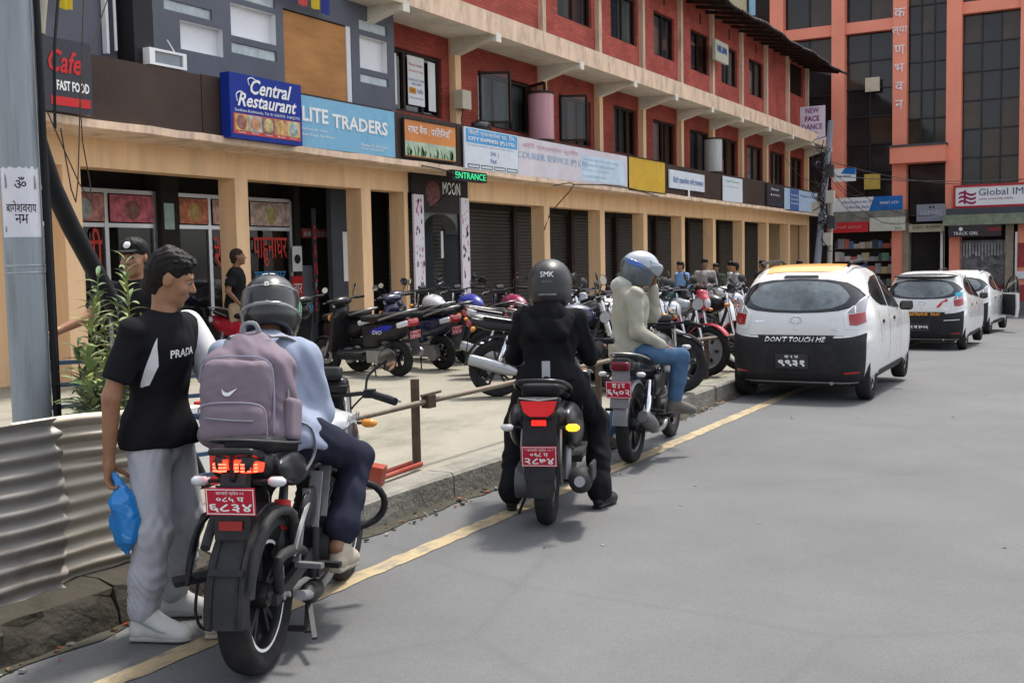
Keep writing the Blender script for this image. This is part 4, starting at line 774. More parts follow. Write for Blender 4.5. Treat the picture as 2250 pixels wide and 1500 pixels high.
weed('tall_weed', 'bushy bright weed rising between the grey pole and the tallest weed', -4.60, 3.78, .35, 1.0, 70, .17, (1, 2, 4), (.03, .06), 21)
weed('tall_weed', 'short pale weed with curling leaves right beside the black shirt sleeve', -4.45, 3.85, .35, .85, 60, .16, (2, 1, 4), (.02, .02), 22)
weed('tall_weed', 'dense green weed directly right of the cable on the pole', -4.50, 3.62, .35, .72, 60, .16, (0, 1, 2), (.02, .05), 23)
weed('tall_weed', 'pale feathery weed in front of the blue barrier, nearest the black shirt', -4.62, 4.06, .3, 1.05, 80, .17, (2, 4, 1), (.02, .05), 31)
weed('tall_weed', 'weed with yellowish top between the cable and the tallest weed', -4.58, 3.66, .35, 1.12, 80, .17, (2, 4, 0), (.02, .10), 32)
weed('tall_weed', 'thin dark weed leaning over the pole base', -4.55, 3.70, .3, .95, 44, .18, (0, 3, 1), (0, -.02), 4)
for i, (dx, dy, h) in enumerate(((0, 0, .66), (.02, .08, .74), (-.05, .16, .70), (.02, .24, .62), (-.1, .05, .80))):
    weed('leafy_weed', 'low bushy weed with broad bright leaves, '+('beside the pole', 'second from the pole', 'in the middle of the row', 'by the elbow', 'taller at the back')[i], -4.38+dx, 3.60+dy, .4, h, 70, .19, (5, 6, 7, 1), (0, 0), 10+i)
# ================================================================ smooth solid kit: blended primitives on a grid, surfaced with dual quads
class Blob:
    def __init__(s, res=.012): s.res = res; s.ops = []
    def cap(s, a, b, ra, rb=None, k=.02, sq=None, neg=False):
        """tapered capsule; sq=(axis, factor) flattens it along a direction"""
        a, b = np.array(a, float), np.array(b, float); rb = ra if rb is None else rb; m = max(ra, rb)
        if sq is not None:
            ax = np.array(sq[0], float); ax /= np.linalg.norm(ax); f = sq[1]
        else: ax = None; f = 1
        e = m*max(1, f); lo, hi = np.minimum(a, b)-e, np.maximum(a, b)+e; d = b-a; L2 = max(d@d, 1e-9)
        def fn(P):
            if ax is not None:
                c = (a+b)/2; q = P-c; P = P+(q@ax)[..., None]*ax*(1/f-1) if abs(f-1) > 1e-6 else P
            t = np.clip(((P-a)@d)/L2, 0, 1); return (np.linalg.norm(P-a-t[..., None]*d, axis=-1)-(ra+(rb-ra)*t))*min(1, f)
        s.ops.append((fn, lo, hi, k, neg)); return s
    def ell(s, c, r, rot=None, k=.02, neg=False):
        c, r = np.array(c, float), np.array(r, float); Rm = np.array(rot.to_3x3() if hasattr(rot, 'to_3x3') else rot) if rot is not None else np.eye(3)
        ext = np.sqrt(((Rm*r)**2).sum(1))
        def fn(P): q = (P-c)@Rm; k0 = np.linalg.norm(q/r, axis=-1); k1 = np.linalg.norm(q/(r*r), axis=-1); return k0*(k0-1)/np.maximum(k1, 1e-6)
        s.ops.append((fn, c-ext, c+ext, k, neg)); return s
    def rbox(s, c, h, r=.02, rot=None, k=.02, neg=False, tz=None):
        c, h = np.array(c, float), np.array(h, float); Rm = np.array(rot.to_3x3() if hasattr(rot, 'to_3x3') else rot) if rot is not None else np.eye(3)
        ext = np.abs(Rm)@h
        def fn(P):
            q = (P-c)@Rm; hh = h
            if tz is not None: hh = np.stack([h[0]*(1+tz*q[..., 2]/h[2]), np.full(q.shape[:-1], h[1]), np.full(q.shape[:-1], h[2])], -1)
            q = np.abs(q)-hh+r; return np.linalg.norm(np.maximum(q, 0), axis=-1)+np.minimum(q.max(-1), 0)-r
        s.ops.append((fn, c-ext*(1+abs(tz or 0)), c+ext*(1+abs(tz or 0)), k, neg)); return s
    def chain(s, pts, rs, k=.02, sq=None):
        for i in range(len(pts)-1): s.cap(pts[i], pts[i+1], rs[i], rs[i+1], k, sq)
        return s
    def field(s, noise=None):
        res = s.res; lo = np.min([o[1] for o in s.ops if not o[4]], 0)-3*res; hi = np.max([o[2] for o in s.ops if not o[4]], 0)+3*res
        n = np.ceil((hi-lo)/res).astype(int)+1; s.lo = lo; ax = [lo[i]+res*np.arange(n[i]) for i in range(3)]; s.ax = ax
        D = np.full(n, 1.0, np.float32)
        for fn, a, b, k, neg in s.ops:
            mg = k+3*res; i0 = np.maximum(((a-mg-lo)/res).astype(int), 0); i1 = np.minimum(((b+mg-lo)/res).astype(int)+2, n)
            if (i1 <= i0).any(): continue
            sl = tuple(slice(i0[q], i1[q]) for q in range(3)); P = np.stack(np.meshgrid(*[ax[q][sl[q]] for q in range(3)], indexing='ij'), -1)
            d = fn(P); E = D[sl]
            if neg: d = -d; h = np.clip(.5-.5*(E-d)/k, 0, 1); D[sl] = E*(1-h)+d*h+k*h*(1-h)
            else: h = np.clip(.5+.5*(E-d)/k, 0, 1); D[sl] = E*(1-h)+d*h-k*h*(1-h)
        if noise is not None:
            P = np.stack(np.meshgrid(*ax, indexing='ij'), -1); msk = np.abs(D) < .05; D[msk] += noise(P[msk]).astype(np.float32)
        s.D = D; return s
    def surf(s, region=None, off=0, noise=None, smooth=1):
        if not hasattr(s, 'D'): s.field(noise)
        D = s.D-off
        if region is not None: P = np.stack(np.meshgrid(*s.ax, indexing='ij'), -1); D = np.maximum(D, region(P))
        S = D < 0; n = np.array(S.shape); c = n-1
        cnt = np.zeros(c, np.float32); acc = np.zeros((*c, 3), np.float32)
        I = np.indices(c).transpose(1, 2, 3, 0).astype(np.float32)
        for axis in range(3):
            o1, o2 = [q for q in range(3) if q != axis]
            A = [slice(None)]*3; B = [slice(None)]*3; A[axis] = slice(0, -1); B[axis] = slice(1, None)
            d0, d1 = D[tuple(A)], D[tuple(B)]; cross = (d0 < 0) != (d1 < 0); t = np.where(cross, d0/np.where(cross, d0-d1, 1), 0)
            for e1 in (0, 1):
                for e2 in (0, 1):
                    q = [slice(None)]*3; q[o1] = slice(e1, e1+c[o1]); q[o2] = slice(e2, e2+c[o2]); q = tuple(q)
                    m = cross[q]; cnt += m; acc[..., axis] += np.where(m, t[q], 0); acc[..., o1] += m*e1; acc[..., o2] += m*e2
        act = cnt > 0; idx = np.full(c, -1, int); idx[act] = np.arange(act.sum())
        V = (I[act]+acc[act]/cnt[act][:, None])*s.res+s.lo; F = []
        for axis in range(3):
            o1, o2 = (axis+1) % 3, (axis+2) % 3
            A = [slice(None)]*3; B = [slice(None)]*3; A[axis] = slice(0, -1); B[axis] = slice(1, None)
            s0, s1 = S[tuple(A)], S[tuple(B)]; w = np.argwhere(s0 != s1); w = w[(w[:, o1] > 0) & (w[:, o2] > 0) & (w[:, o1] < n[o1]-1) & (w[:, o2] < n[o2]-1)]
            if not len(w): continue
            e1 = np.zeros(3, int); e1[o1] = 1; e2 = np.zeros(3, int); e2[o2] = 1
            q = np.stack([idx[tuple((w-x).T)] for x in (e1+e2, e2, 0*e1, e1)], 1); fl = s0[tuple(w.T)]; q[~fl] = q[~fl][:, ::-1]; F.append(q)
        F = np.concatenate(F); F = F[(F >= 0).all(1)]
        for _ in range(smooth):
            ac = np.zeros_like(V); nn = np.zeros(len(V))
            for k in range(4): np.add.at(ac, F[:, k], V[F[:, (k+1) % 4]]); np.add.at(nn, F[:, k], 1); np.add.at(ac, F[:, (k+1) % 4], V[F[:, k]]); np.add.at(nn, F[:, (k+1) % 4], 1)
            V = V*.5+.5*ac/np.maximum(nn, 1)[:, None]
        return V, F
    def build(s, name, mat, parent=None, region=None, off=0, noise=None, smooth=1, label=None, xf=None):
        V, F = s.surf(region, off, noise, smooth); return npmesh(name, V, F, mat, parent, label)
def npmesh(name, V, F, mat, parent=None, label=None):
    me = bpy.data.meshes.new(name); me.vertices.add(len(V)); me.vertices.foreach_set('co', np.asarray(V, np.float32).ravel())
    me.loops.add(len(F)*4); me.loops.foreach_set('vertex_index', np.asarray(F, np.int32).ravel()); me.polygons.add(len(F))
    me.polygons.foreach_set('loop_start', np.arange(0, len(F)*4, 4, dtype=np.int32)); me.polygons.foreach_set('use_smooth', np.ones(len(F), bool))
    me.update(calc_edges=True); me.validate(); me.materials.append(mat); return link(name, me, parent, None, label)
def joinVF(parts):
    V = []; F = []; b = 0
    for v, f in parts: V.append(v); F.append(f+b); b += len(v)
    return np.concatenate(V), np.concatenate(F)
# ================================================================ motorcycles and scooters (local frame: x right, y forward, origin under the rear axle)
tyrem = C('tyre_rubber', (.022, .022, .023), rough=.85, var=.25, scale=20, bump=.4, bscale=90, dirt=(.06, .055, .048), damt=.35, dscale=9)
rimblk = C('rim_black', (.022, .022, .025), rough=.35, metal=.5); rimsil = C('rim_silver', (.42, .42, .43), rough=.35, metal=.7)
chrome = C('chrome', (.7, .7, .71), rough=.12, metal=1, var=.03); alu = C('cast_alu', (.28, .28, .29), rough=.45, metal=.7, var=.2)
engm = C('engine_black', (.03, .03, .032), rough=.5, metal=.4, var=.3); seatm = C('seat_vinyl', (.018, .018, .019), rough=.55, bump=.06, bscale=500)
plas = C('panel_black', (.014, .014, .016), rough=.3, var=.15, dirt=(.05, .048, .045), damt=.25, dscale=6); plasm = C('plastic_matt', (.03, .03, .032), rough=.62, var=.2, dirt=(.07, .065, .06), damt=.4, dscale=6)
tailr = C('tail_red', (.30, .008, .008), rough=.15, coat=.5); tailon = C('tail_lit', (1, .03, .012), emit=1.6); tailbr = C('tail_bright', (1, .10, .05), emit=2.0)
amber = C('amber_lens', (.7, .25, .03), rough=.2); amberon = C('amber_lit', (1, .40, .02), emit=.95); clearl = C('clear_lens', (.5, .5, .52), rough=.12, coat=.5)
platem = C('plate_red', (.42, .012, .035), rough=.4, var=.08); plateb = C('plate_black', (.03, .03, .035), rough=.4)
mirr = C('mirror_glass', (.6, .62, .65), rough=.03, metal=1, var=.02)
def wheel(name, parent, R_, w, y, rimc, style='five', rimr=None, disc=True, stripe=None):
    h = (R_-(rimr or R_*.70)); rm = R_-h; mb = MB(); a = w/2
    prof = [(R_-h+.004, -a*.62), (R_-h*.75, -a*.9), (R_-h*.42, -a), (R_-h*.18, -a*.88), (R_-h*.05, -a*.6), (R_, -a*.2), (R_, a*.2), (R_-h*.05, a*.6), (R_-h*.18, a*.88), (R_-h*.42, a), (R_-h*.75, a*.9), (R_-h+.004, a*.62)]
    rim = MB(); c = (0, y, R_)
    rim.lathe([(rm+.006, -a*.66), (rm-.012, -a*.6), (rm-.022, -a*.3), (rm-.022, a*.3), (rm-.012, a*.6), (rm+.006, a*.66)], c, (1, 0, 0), 40)
    rim.lathe([(0, -.05), (.045, -.05), (.055, -.02), (.055, .02), (.045, .05), (0, .05)], c, (1, 0, 0), 16)
    if style == 'wire':
        for k in range(18):
            t = 2*math.pi*k/18; s_ = .03*(-1)**k; rim.tube([(s_, y+.04*math.cos(t+.5), R_+.04*math.sin(t+.5)), (0, y+(rm-.02)*math.cos(t), R_+(rm-.02)*math.sin(t))], .0025, 4)
    elif style == 'dish':
        for x in (-a*.35, a*.35): rim.lathe([(.03, x*1.25), (rm*.45, x*1.2), (rm*.8, x*.7), (rm-.014, x)], c, (1, 0, 0), 32)
        for k in range(6):
            t = 2*math.pi*k/6
            for sx in (-1, 1): rim.obox((sx*a*.44, y+rm*.6*math.cos(t), R_+rm*.6*math.sin(t)), (.012, .05, .035), Matrix.Rotation(t, 3, 'X'), m=1)
    else:
        ns = 5 if style == 'five' else 3
        for k in range(ns):
            t = 2*math.pi*k/ns+.3
            for dt in (-.16, .16): rim.bar((0, y+.04*math.cos(t), R_+.04*math.sin(t)), (0, y+(rm-.015)*math.cos(t+dt), R_+(rm-.015)*math.sin(t+dt)), .024, .03, upv=(1, 0, 0))
    rp = rim.build(name, [rimc, engm], parent)
    MB().lathe(prof, c, (1, 0, 0), 48, closed=False).build('tyre', treadm if (name == 'rear_wheel' and R_ > .3) else tyrem, rp)
    if disc: MB().lathe([(.06, 0), (.115, 0), (.115, .004), (.06, .004)], (-a*.55-.01, y, R_), (1, 0, 0), 28, closed=True).build('brake_disc', alu, rp, 20)
    if stripe:
        for sx in (-1, 1): MB().lathe([(rm-.008, sx*a*.665), (rm+.004, sx*a*.675)], c, (1, 0, 0), 40).build('rim_stripe', stripe, rp)
    return rp
def _tread():
    m = M('tyre_tread', (.02, .02, .021), rough=.85, var=.25, scale=20, dirt=(.06, .055, .048), damt=.3, dscale=9); n, l = m.node_tree.nodes, m.node_tree.links
    tc = n.new('ShaderNodeTexCoord'); sx = n.new('ShaderNodeSeparateXYZ'); l.new(tc.outputs['Object'], sx.inputs[0]); mk = lambda op, a, b=None: (lambda q: ([l.new(v, q.inputs[i]) if hasattr(v, 'links') else setattr(q.inputs[i], 'default_value', v) for i, v in enumerate((a, b)) if v is not None], q.outputs[0])[1])(n.new('ShaderNodeMath')) if False else None
    def mk(op, *a):
        q = n.new('ShaderNodeMath'); q.operation = op
        for i, v in enumerate(a):
            if hasattr(v, 'is_output'): l.new(v, q.inputs[i])
            else: q.inputs[i].default_value = v
        return q.outputs[0]
    ang = mk('ARCTAN2', sx.outputs[1], mk('SUBTRACT', sx.outputs[2], .305)); ph = mk('ADD', mk('MULTIPLY', ang, 34), mk('MULTIPLY', mk('ABSOLUTE', sx.outputs[0]), 90)); h = mk('MULTIPLY', mk('GREATER_THAN', mk('SINE', ph), .62), mk('GREATER_THAN', mk('ABSOLUTE', sx.outputs[0]), .008))
    bp = n.new('ShaderNodeBump'); bp.invert = True; bp.inputs['Strength'].default_value = 1; bp.inputs['Distance'].default_value = .006; l.new(h, bp.inputs['Height']); l.new(bp.outputs[0], n['Principled BSDF'].inputs['Normal']); return m
treadm = _tread()
def plate(parent, x, y, z, w, h, rows, tilt=.12, mat=platem, name='number_plate', lab=None):
    Rm = Matrix.Rotation(tilt, 3, 'X'); u = Vector((1, 0, 0)); v = Rm @ Vector((0, 0, 1)); o = Vector((x, y, z)); n = u.cross(v)
    mb = MB(); b = .006
    mb.obox(o, (w, .004, h), Rm); p = mb.build(name, mat, parent, 0, label=lab)
    fr = MB()
    for q, s in (((0, h/2-b), (w-b, .005, .003)), ((0, -h/2+b), (w-b, .005, .003)), ((w/2-b, 0), (.003, .005, h-b)), ((-w/2+b, 0), (.003, .005, h-b))): fr.obox(o+u*q[0]+v*q[1]+n*.001, s, Rm)
    fr.build('plate_border', wtxt, p, 0); tb = MB(); H = h*.84; z0 = h*.42
    for body, fh, fwid in rows: z0 -= H*fh; tb.text(body, o+v*(z0+H*fh*.1)-u*0, u, v, w*fwid, H*fh*.8, align='C', bold=.0 if fh < .27 else .02, depth=.0035)
    tb.build('plate_lettering', wtxt, p, 0); return p
def mirror(parent, base, stem, head, face=(0, -1, .1), r=.05, hm=plasm):
    m = MB().tube([base, *stem, head], .006, 6).build('mirror', black, parent)
    f = Vector(face).normalized(); MB().lathe([(0, -.02), (r*.8, -.015), (r*1.05, 0), (r, .006)], head, f, 16).build('mirror_shell', hm, m); MB().lathe([(0, .005), (r*.95, .005)], head, f, 16).build('mirror_glass', mirr, m)
    return m
def winker(parent, p, d, mat, r=.022):
    b = MB().tube([p, Vector(p)+Vector(d)*.05], .008, 6).build('turn_signal', black, parent); MB().ball(Vector(p)+Vector(d)*.08, r*1.45, 8, sc=(1.35 if abs(d[0]) > .5 else 1, 1, .75)).build('lens', mat, b); return b
def motorcycle(label, group, tank, panel, loc, rot, rim=rimblk, style='five', wb=1.33, lit=False, tailc=None, rows=None, stripe=None, hugger=False, guard=False, disc=True, rearfender=plasm, round_light=False, muffler=alu, steer=0, cowl=False, res=.013, handle=0):
    t = thing('motorcycle', label, 'motorcycle', loc, group=group, rot=rot); Rr = .305; y1 = wb; dz = .07 if hugger else 0; hz = -.06 if hugger else 0
    wheel('rear_wheel', t, Rr, .125 if hugger else .105, 0, rim, style, disc=disc, stripe=stripe); wheel('front_wheel', t, Rr, .09, y1, rim, style, disc=disc, stripe=stripe)
    # fork, front fender
    for sx in (-1, 1): 
        MB().tube([(sx*.085, y1+.0, Rr), (sx*.085, y1-.10, .62)], .026, 10).build('fork_leg', alu if hugger else chrome, t); MB().tube([(sx*.085, y1-.10, .6), (sx*.085, y1-.20, 1.0)], .019, 8).build('fork_tube', chrome, t)
    MB().lathe([(Rr+.012, -.055), (Rr+.03, -.045), (Rr+.036, 0), (Rr+.03, .045), (Rr+.012, .055)], (0, y1, Rr), (1, 0, 0), 20, a0=-math.pi*.80, a1=-math.pi*.06).build('front_fender', panel if not hugger else plasm, t)
    # frame, engine
    MB().tube([(0, y1-.22, .93), (0, .85, .84), (0, .45, .72), (0, .05, .76)], .026, 8).tube([(0, y1-.2, .85), (.0, y1-.33, .5), (0, .75, .24), (0, .45, .24)], .022, 8).tube([(.11, .42, .70), (.12, .40, .45), (.1, .42, .26)], .02, 8).tube([(-.11, .42, .70), (-.12, .40, .45), (-.1, .42, .26)], .02, 8).build('frame', engm, t)
    eb = MB(); eb.obox((0, .58, .36), (.26, .34, .2)); eb.disc((.14, .52, .36), (1, 0, 0), .085, .05, 20); eb.disc((-.14, .52, .36), (1, 0, 0), .08, .05, 20)
    for k in range(7): eb.obox((0, .74+.012*k, .44+.028*k), (.17-.006*k, .15, .013), Euler((.42, 0, 0)).to_matrix())
    eb.obox((0, .80, .54), (.12, .11, .22), Euler((.42, 0, 0)).to_matrix()); eb.build('engine', engm, t)
    MB().tube([(.05, .90, .5), (.06, .95, .36), (.08, .8, .2), (.11, .4, .2), (.13, .15, .26)], .022, 8).build('exhaust_pipe', chrome if muffler is chrome else alu, t)
    if hugger: MB().tube([(.09, .5, .19), (.10, .44, .2), (.105, .34, .21), (.11, .28, .22)], [.025, .045, .045, .02], 12).build('muffler', engm, t)
    else: MB().tube([(.135, .2, .255), (.15, .12, .275), (.165, -.05, .33), (.175, -.28, .40), (.176, -.30, .405)], [.03, .05, .058, .05, .03], 14, sq=1.15).build('muffler', muffler, t)
    for sx in (-1, 1): MB().bar((sx*.10, .40, .37), (sx*.095, -.01, Rr), .026, .055).bar((sx*.095, .05, Rr-.0), (sx*.095, -.07, Rr), .02, .04).build('swingarm', engm if not hugger else plasm, t)
    MB().disc((0, 0, Rr), (1, 0, 0), .016, .23, 10).disc((-.075, 0, Rr), (1, 0, 0), .085, .006, 24).build('axle', alu, t)
    for sx in (-1, 1): 
        if hugger and sx < 0: continue
        MB().lathe([(.024, 0), (.03, .01), (.03, .17), (.022, .18), (.018, .3)], (sx*(.05 if hugger else .12), .12 if hugger else .02, .42 if hugger else .36), Vector((0, .35, 1)), 12).build('shock', engm if hugger else chrome, t)
        if hugger: MB().lathe([(.034, 0), (.036, .02), (.036, .10), (.034, .12)], (sx*.05, .155, .53), Vector((0, .35, 1)), 12).build('shock_sleeve', rtxt, t)
    for sx in (-1, 1): MB().bar((sx*.13, .38, .33), (sx*.24, .36, .33), .03, .022).build('rider_peg', black, t); MB().bar((sx*.125, .12, .40), (sx*.24, .1, .40), .03, .02).bar((sx*.125, .14, .40), (sx*.115, .3, .66), .028, .014, upv=(1, 0, 0)).build('pillion_peg', alu if hugger else black, t)
    # tank
    b = Blob(res); b.ell((0, .83, .84-dz*.3), (.145-dz*.3, .25, .135), k=.03).ell((0, .66, .80), (.10, .14, .10), k=.06)
    if hugger: b.rbox((0, .90, .80), (.165, .12, .10), .05, k=.05).ell((0, 1.0, .74), (.17, .1, .1), k=.05)
    tk = b.build('fuel_tank', tank, t); MB().disc((0, .86, .975), (0, -.1, 1), .03, .012, 16).build('filler_cap', chrome, tk)
    # seat and tail
    b = Blob(res); b.rbox((0, .40, .765), (.115, .19, .035), .03, k=.04).rbox((0, .06+dz, .82+dz*.9), (.10, .20, .035), .03, Euler((-.10-dz, 0, 0)).to_matrix(), k=.05)
    b.build('seat', seatm, t)
    b = Blob(res); b.rbox((0, .15+dz, .74+dz*.6), (.105, .30, .05), .04, Euler((-.12-dz, 0, 0)).to_matrix(), k=.04, ).rbox((0, -.16+dz, .785+dz), (.075, .14, .045), .03, Euler((-.2, 0, 0)).to_matrix(), k=.04)
    if hugger: b.ell((.10, .17, .78), (.05, .26, .07), Euler((-.2, 0, .12)).to_matrix(), k=.03).ell((-.10, .17, .78), (.05, .26, .07), Euler((-.2, 0, -.12)).to_matrix(), k=.03)
    b.build('tail_panel', panel, t)
    MB().tube([(x_, y_+dz, z_+dz) for x_, y_, z_ in ((-.10, .2, .80), (-.125, -.02, .835), (-.11, -.2, .87), (-.05, -.27, .885), (.05, -.27, .885), (.11, -.2, .87), (.125, -.02, .835), (.10, .2, .80))], .013, 8, sq=.6).build('grab_rail', alu if not hugger else plasm, t)
    for sx in (-1, 1):
        b = Blob(res); b.ell((sx*.12, .36, .58), (.025, .15, .09), k=.02); b.build('side_cover', panel, t)
    # rear fender, lamp, plate
    if hugger:
        f = MB()
        f.lathe([(Rr+.025, -.085), (Rr+.05, -.07), (Rr+.058, 0), (Rr+.05, .07), (Rr+.025, .085)], (0, 0, Rr), (1, 0, 0), 26, a0=-math.pi*.92, a1=.06)
        f.lathe([(Rr-.05, -.088), (Rr+.026, -.086)], (0, 0, Rr), (1, 0, 0), 26, a0=-math.pi*.8, a1=.06); f.lathe([(Rr-.03, .088), (Rr+.026, .086)], (0, 0, Rr), (1, 0, 0), 20, a0=-math.pi*.8, a1=-.25)
        hf = f.build('rear_hugger', plasm, t); fr_ = MB()
        for x_ in (-.047, .047): fr_.lathe([(Rr+.052, x_-.006), (Rr+.060, x_-.002), (Rr+.060, x_+.002), (Rr+.052, x_+.006)], (0, 0, Rr), (1, 0, 0), 26, a0=-math.pi*.9, a1=.04)
        fr_.lathe([(Rr+.05, -.07), (Rr+.064, -.066), (Rr+.066, 0), (Rr+.064, .066), (Rr+.05, .07)], (0, 0, Rr), (1, 0, 0), 4, a0=-.55, a1=-.48); fr_.build('fender_rib', plas, hf)
        MB().tube([(.1, .16, .42), (.115, .12, .60), (.11, -.1, .655), (.10, -.26, .56), (.095, -.33, .42)], [.022, .022, .02, .018, .012], 8).build('fender_stay', plasm, hf); MB().tube([(.1, .3, .40), (.125, .12, .46), (.12, -.08, .47), (.1, -.02, .33)], [.02, .024, .022, .02], 8).build('fender_stay', plasm, hf)
        MB().tube([(-.1, .16, .42), (-.115, .12, .60), (-.11, -.1, .655), (-.10, -.26, .56)], .02, 8).build('fender_stay', plasm, hf)
        MB().obox((0, -.20, .78), (.10, .05, .16), Euler((-.3, 0, 0)).to_matrix()).obox((0, -.235, .69), (.13, .012, .20), Euler((-.12, 0, 0)).to_matrix()).build('plate_bracket', plas, t)
        yp, zp = -.252, .735
        for sx in (-1, 1):
            P5 = ((.010, -.240, .852), (.014, -.240, .888), (.045, -.222, .886), (.098, -.165, .862), (.094, -.17, .832), (.05, -.222, .836))
            lp = MB().loft([[(sx*x, y, z) for x, y, z in P5], [(sx*x, y+.02, z) for x, y, z in P5]]).build('tail_light', tailon, t)
            for k in range(3):
                for j in range(4): q = (j+.5)/4; MB().obox((sx*(.014+.075*q), -.2455+.062*q**1.5, .849+.0125*k-.012*q), (.014, .008, .006), Euler((0, 0, sx*.6*q)).to_matrix()).build('led', tailbr, lp)
        b = Blob(.008); b.rbox((0, -.17, .898), (.09, .08, .016), .014, Euler((-.3, 0, 0)).to_matrix()).rbox((0, -.185, .85), (.012, .05, .05), .01); b.build('tail_cap', plas, t)
        MB().obox((0, -.255, .645), (.088, .008, .034)).build('reflector', tailr, t)
    else:
        MB().lathe([(Rr+.02, -.06), (Rr+.045, -.05), (Rr+.05, 0), (Rr+.045, .05), (Rr+.02, .06)], (0, 0, Rr), (1, 0, 0), 22, a0=-math.pi*.8, a1=-.1).build('rear_fender', rearfender, t)
        MB().obox((0, -.30, .62), (.15, .012, .30), Euler((-.2, 0, 0)).to_matrix(), taper=.9).build('mud_flap', rearfender, t)
        yp, zp = -.345, .66
        b = Blob(.01); b.rbox((0, -.285, .79), (.075, .035, .035), .02); b.build('tail_light', tailon if lit else tailr, t)
    if rows: plate(t, 0, yp, zp-(0 if hugger else .045), .19 if hugger else .20, .105 if hugger else .13, rows, .1)
    for sx in (-1, 1): winker(t, (sx*.07, -.25+dz*1.2, .725+dz), (sx, 0, 0), clearl if hugger else amber, .02)
    # handlebar
    hb = MB().tube([(x_, y1+y_, z_+hz) for x_, y_, z_ in ((-.36, -.36, 1.02), (-.22, -.27, 1.045), (-.08, -.22, 1.03), (.08, -.22, 1.03), (.22, -.27, 1.045), (.36, -.36, 1.02))], .011, 8).obox((0, y1-.2, 1.0), (.2, .06, .03)).build('handlebar', black, t)
    for sx in (-1, 1):
        MB().tube([(sx*.25, y1-.285, 1.04+hz), (sx*.37, y1-.365, 1.018+hz)], .019, 10).build('grip', rubberm, hb); MB().obox((sx*.225, y1-.27, 1.045+hz), (.05, .05, .04)).build('switch_box', black, hb)
        MB().tube([(sx*.2, y1-.2, 1.03+hz), (sx*.30, y1-.22, 1.03+hz), (sx*.38, y1-.30, 1.01+hz)], .006, 6).build('lever', alu, hb)
        mirror(t, (sx*.2, y1-.25, 1.05+hz), [(sx*.21, y1-.22, 1.13+hz)], (sx*.30, y1-.2, 1.2+hz), r=.055, face=(-sx*.5, -1, -.1) if hugger else (sx*.6, -1, -.3))
        winker(t, (sx*.10, y1-.12, .82), (sx, 0, 0), amber)
    b = Blob(res)
    if round_light: b.ell((0, y1-.08, .9), (.085, .07, .085)); 
    else: b.rbox((0, y1-.10, .89), (.085, .06, .09), .05).rbox((0, y1-.13, 1.0), (.08, .05, .05), .03, k=.04)
    b.build('headlight_cowl', chrome if round_light else panel, t); MB().lathe([(0, .012), (.05, .01), (.07, 0)], (0, y1-.02 if round_light else y1-.045, .89), (0, 1, .1), 18).build('headlight', clearl, t)
    b = Blob(.012); b.rbox((0, y1-.18, 1.07), (.07, .02, .04), .02, Euler((-.6, 0, 0)).to_matrix()); b.build('meter', black, t)
    if hugger:
        for sx in (-1, 1): b = Blob(res); b.ell((sx*.15, y1-.42, .76), (.05, .22, .10), Euler((.25, 0, sx*.15)).to_matrix()); b.build('tank_shroud', panel, t)
    if hugger:
        for sx in (-1, 1): MB().tube([(sx*.22, y1-.24, .985), (sx*.16, y1-.10, .96), (sx*.06, y1-.08, .85), (sx*.05, y1-.2, .7)], .005, 5).build('cable', rubberm, t)
        for p in ((.12, .40, .45), (.11, .42, .68), (.12, .14, .41), (.115, .02, .305), (.15, .52, .36), (.118, .3, .66), (.15, .58, .42), (.15, .46, .30)): MB().disc(p, (1, 0, 0), .011, .03, 6).build('bolt', alu, t)
        ch = MB(); 
        for k in range(26): q = k/25; ch.obox((-.075, .02+.40*q, .375-.005*q), (.012, .010, .012)); ch.obox((-.075, .02+.40*q, .235+.06*q), (.012, .010, .012))
        ch.build('chain', engm, t)['kind'] = 'stuff'
        MB().tube([(.128, .30, .62), (.145, .12, .55), (.135, .05, .45)], .01, 6).bar((.13, .33, .5), (.13, .42, .72), .02, .05, upv=(1, 0, 0)).bar((.135, .44, .52), (.13, .55, .72), .016, .05, upv=(1, 0, 0)).build('heel_guard', alu, t)
    if guard:
        MB().tube([(.0, y1-.32, .62), (.14, y1-.34, .58), (.25, y1-.30, .54), (.29, y1-.28, .46), (.25, y1-.30, .38), (.12, y1-.38, .34), (0, y1-.40, .32)], .017, 10).build('leg_guard', black, t); MB().tube([(.0, y1-.32, .62), (-.14, y1-.34, .58), (-.25, y1-.30, .54), (-.29, y1-.28, .46), (-.25, y1-.30, .38), (-.12, y1-.38, .34), (0, y1-.40, .32)], .017, 10).build('leg_guard', black, t)
        MB().tube([(-.14, .02, .66), (-.19, -.10, .60), (-.22, -.14, .44), (-.22, -.10, .39)], .011, 8).bar((-.29, -.12, .385), (-.12, -.02, .40), .09, .02).tube([(-.17, -.17, .40), (-.175, -.19, .30), (-.165, -.17, .23), (-.13, -.15, .21)], .006, 6).tube([(-.20, .3, .55), (-.21, 0, .62), (-.2, -.2, .4)], .011, 8).build('saree_guard', black, t)
        MB().bar((.10, .35, .2), (.20, .1, .10), .02, .012).bar((-.09, .40, .2), (-.12, .26, .07), .03, .02).bar((.09, .40, .2), (.12, .26, .07), .03, .02).bar((-.12, .27, .08), (.12, .27, .08), .02, .02).build('centre_stand', engm, t)
    else: MB().tube([(-.1, .45, .22), (-.2, .36, .0)], .009, 6).build('side_stand', black, t)
    return t
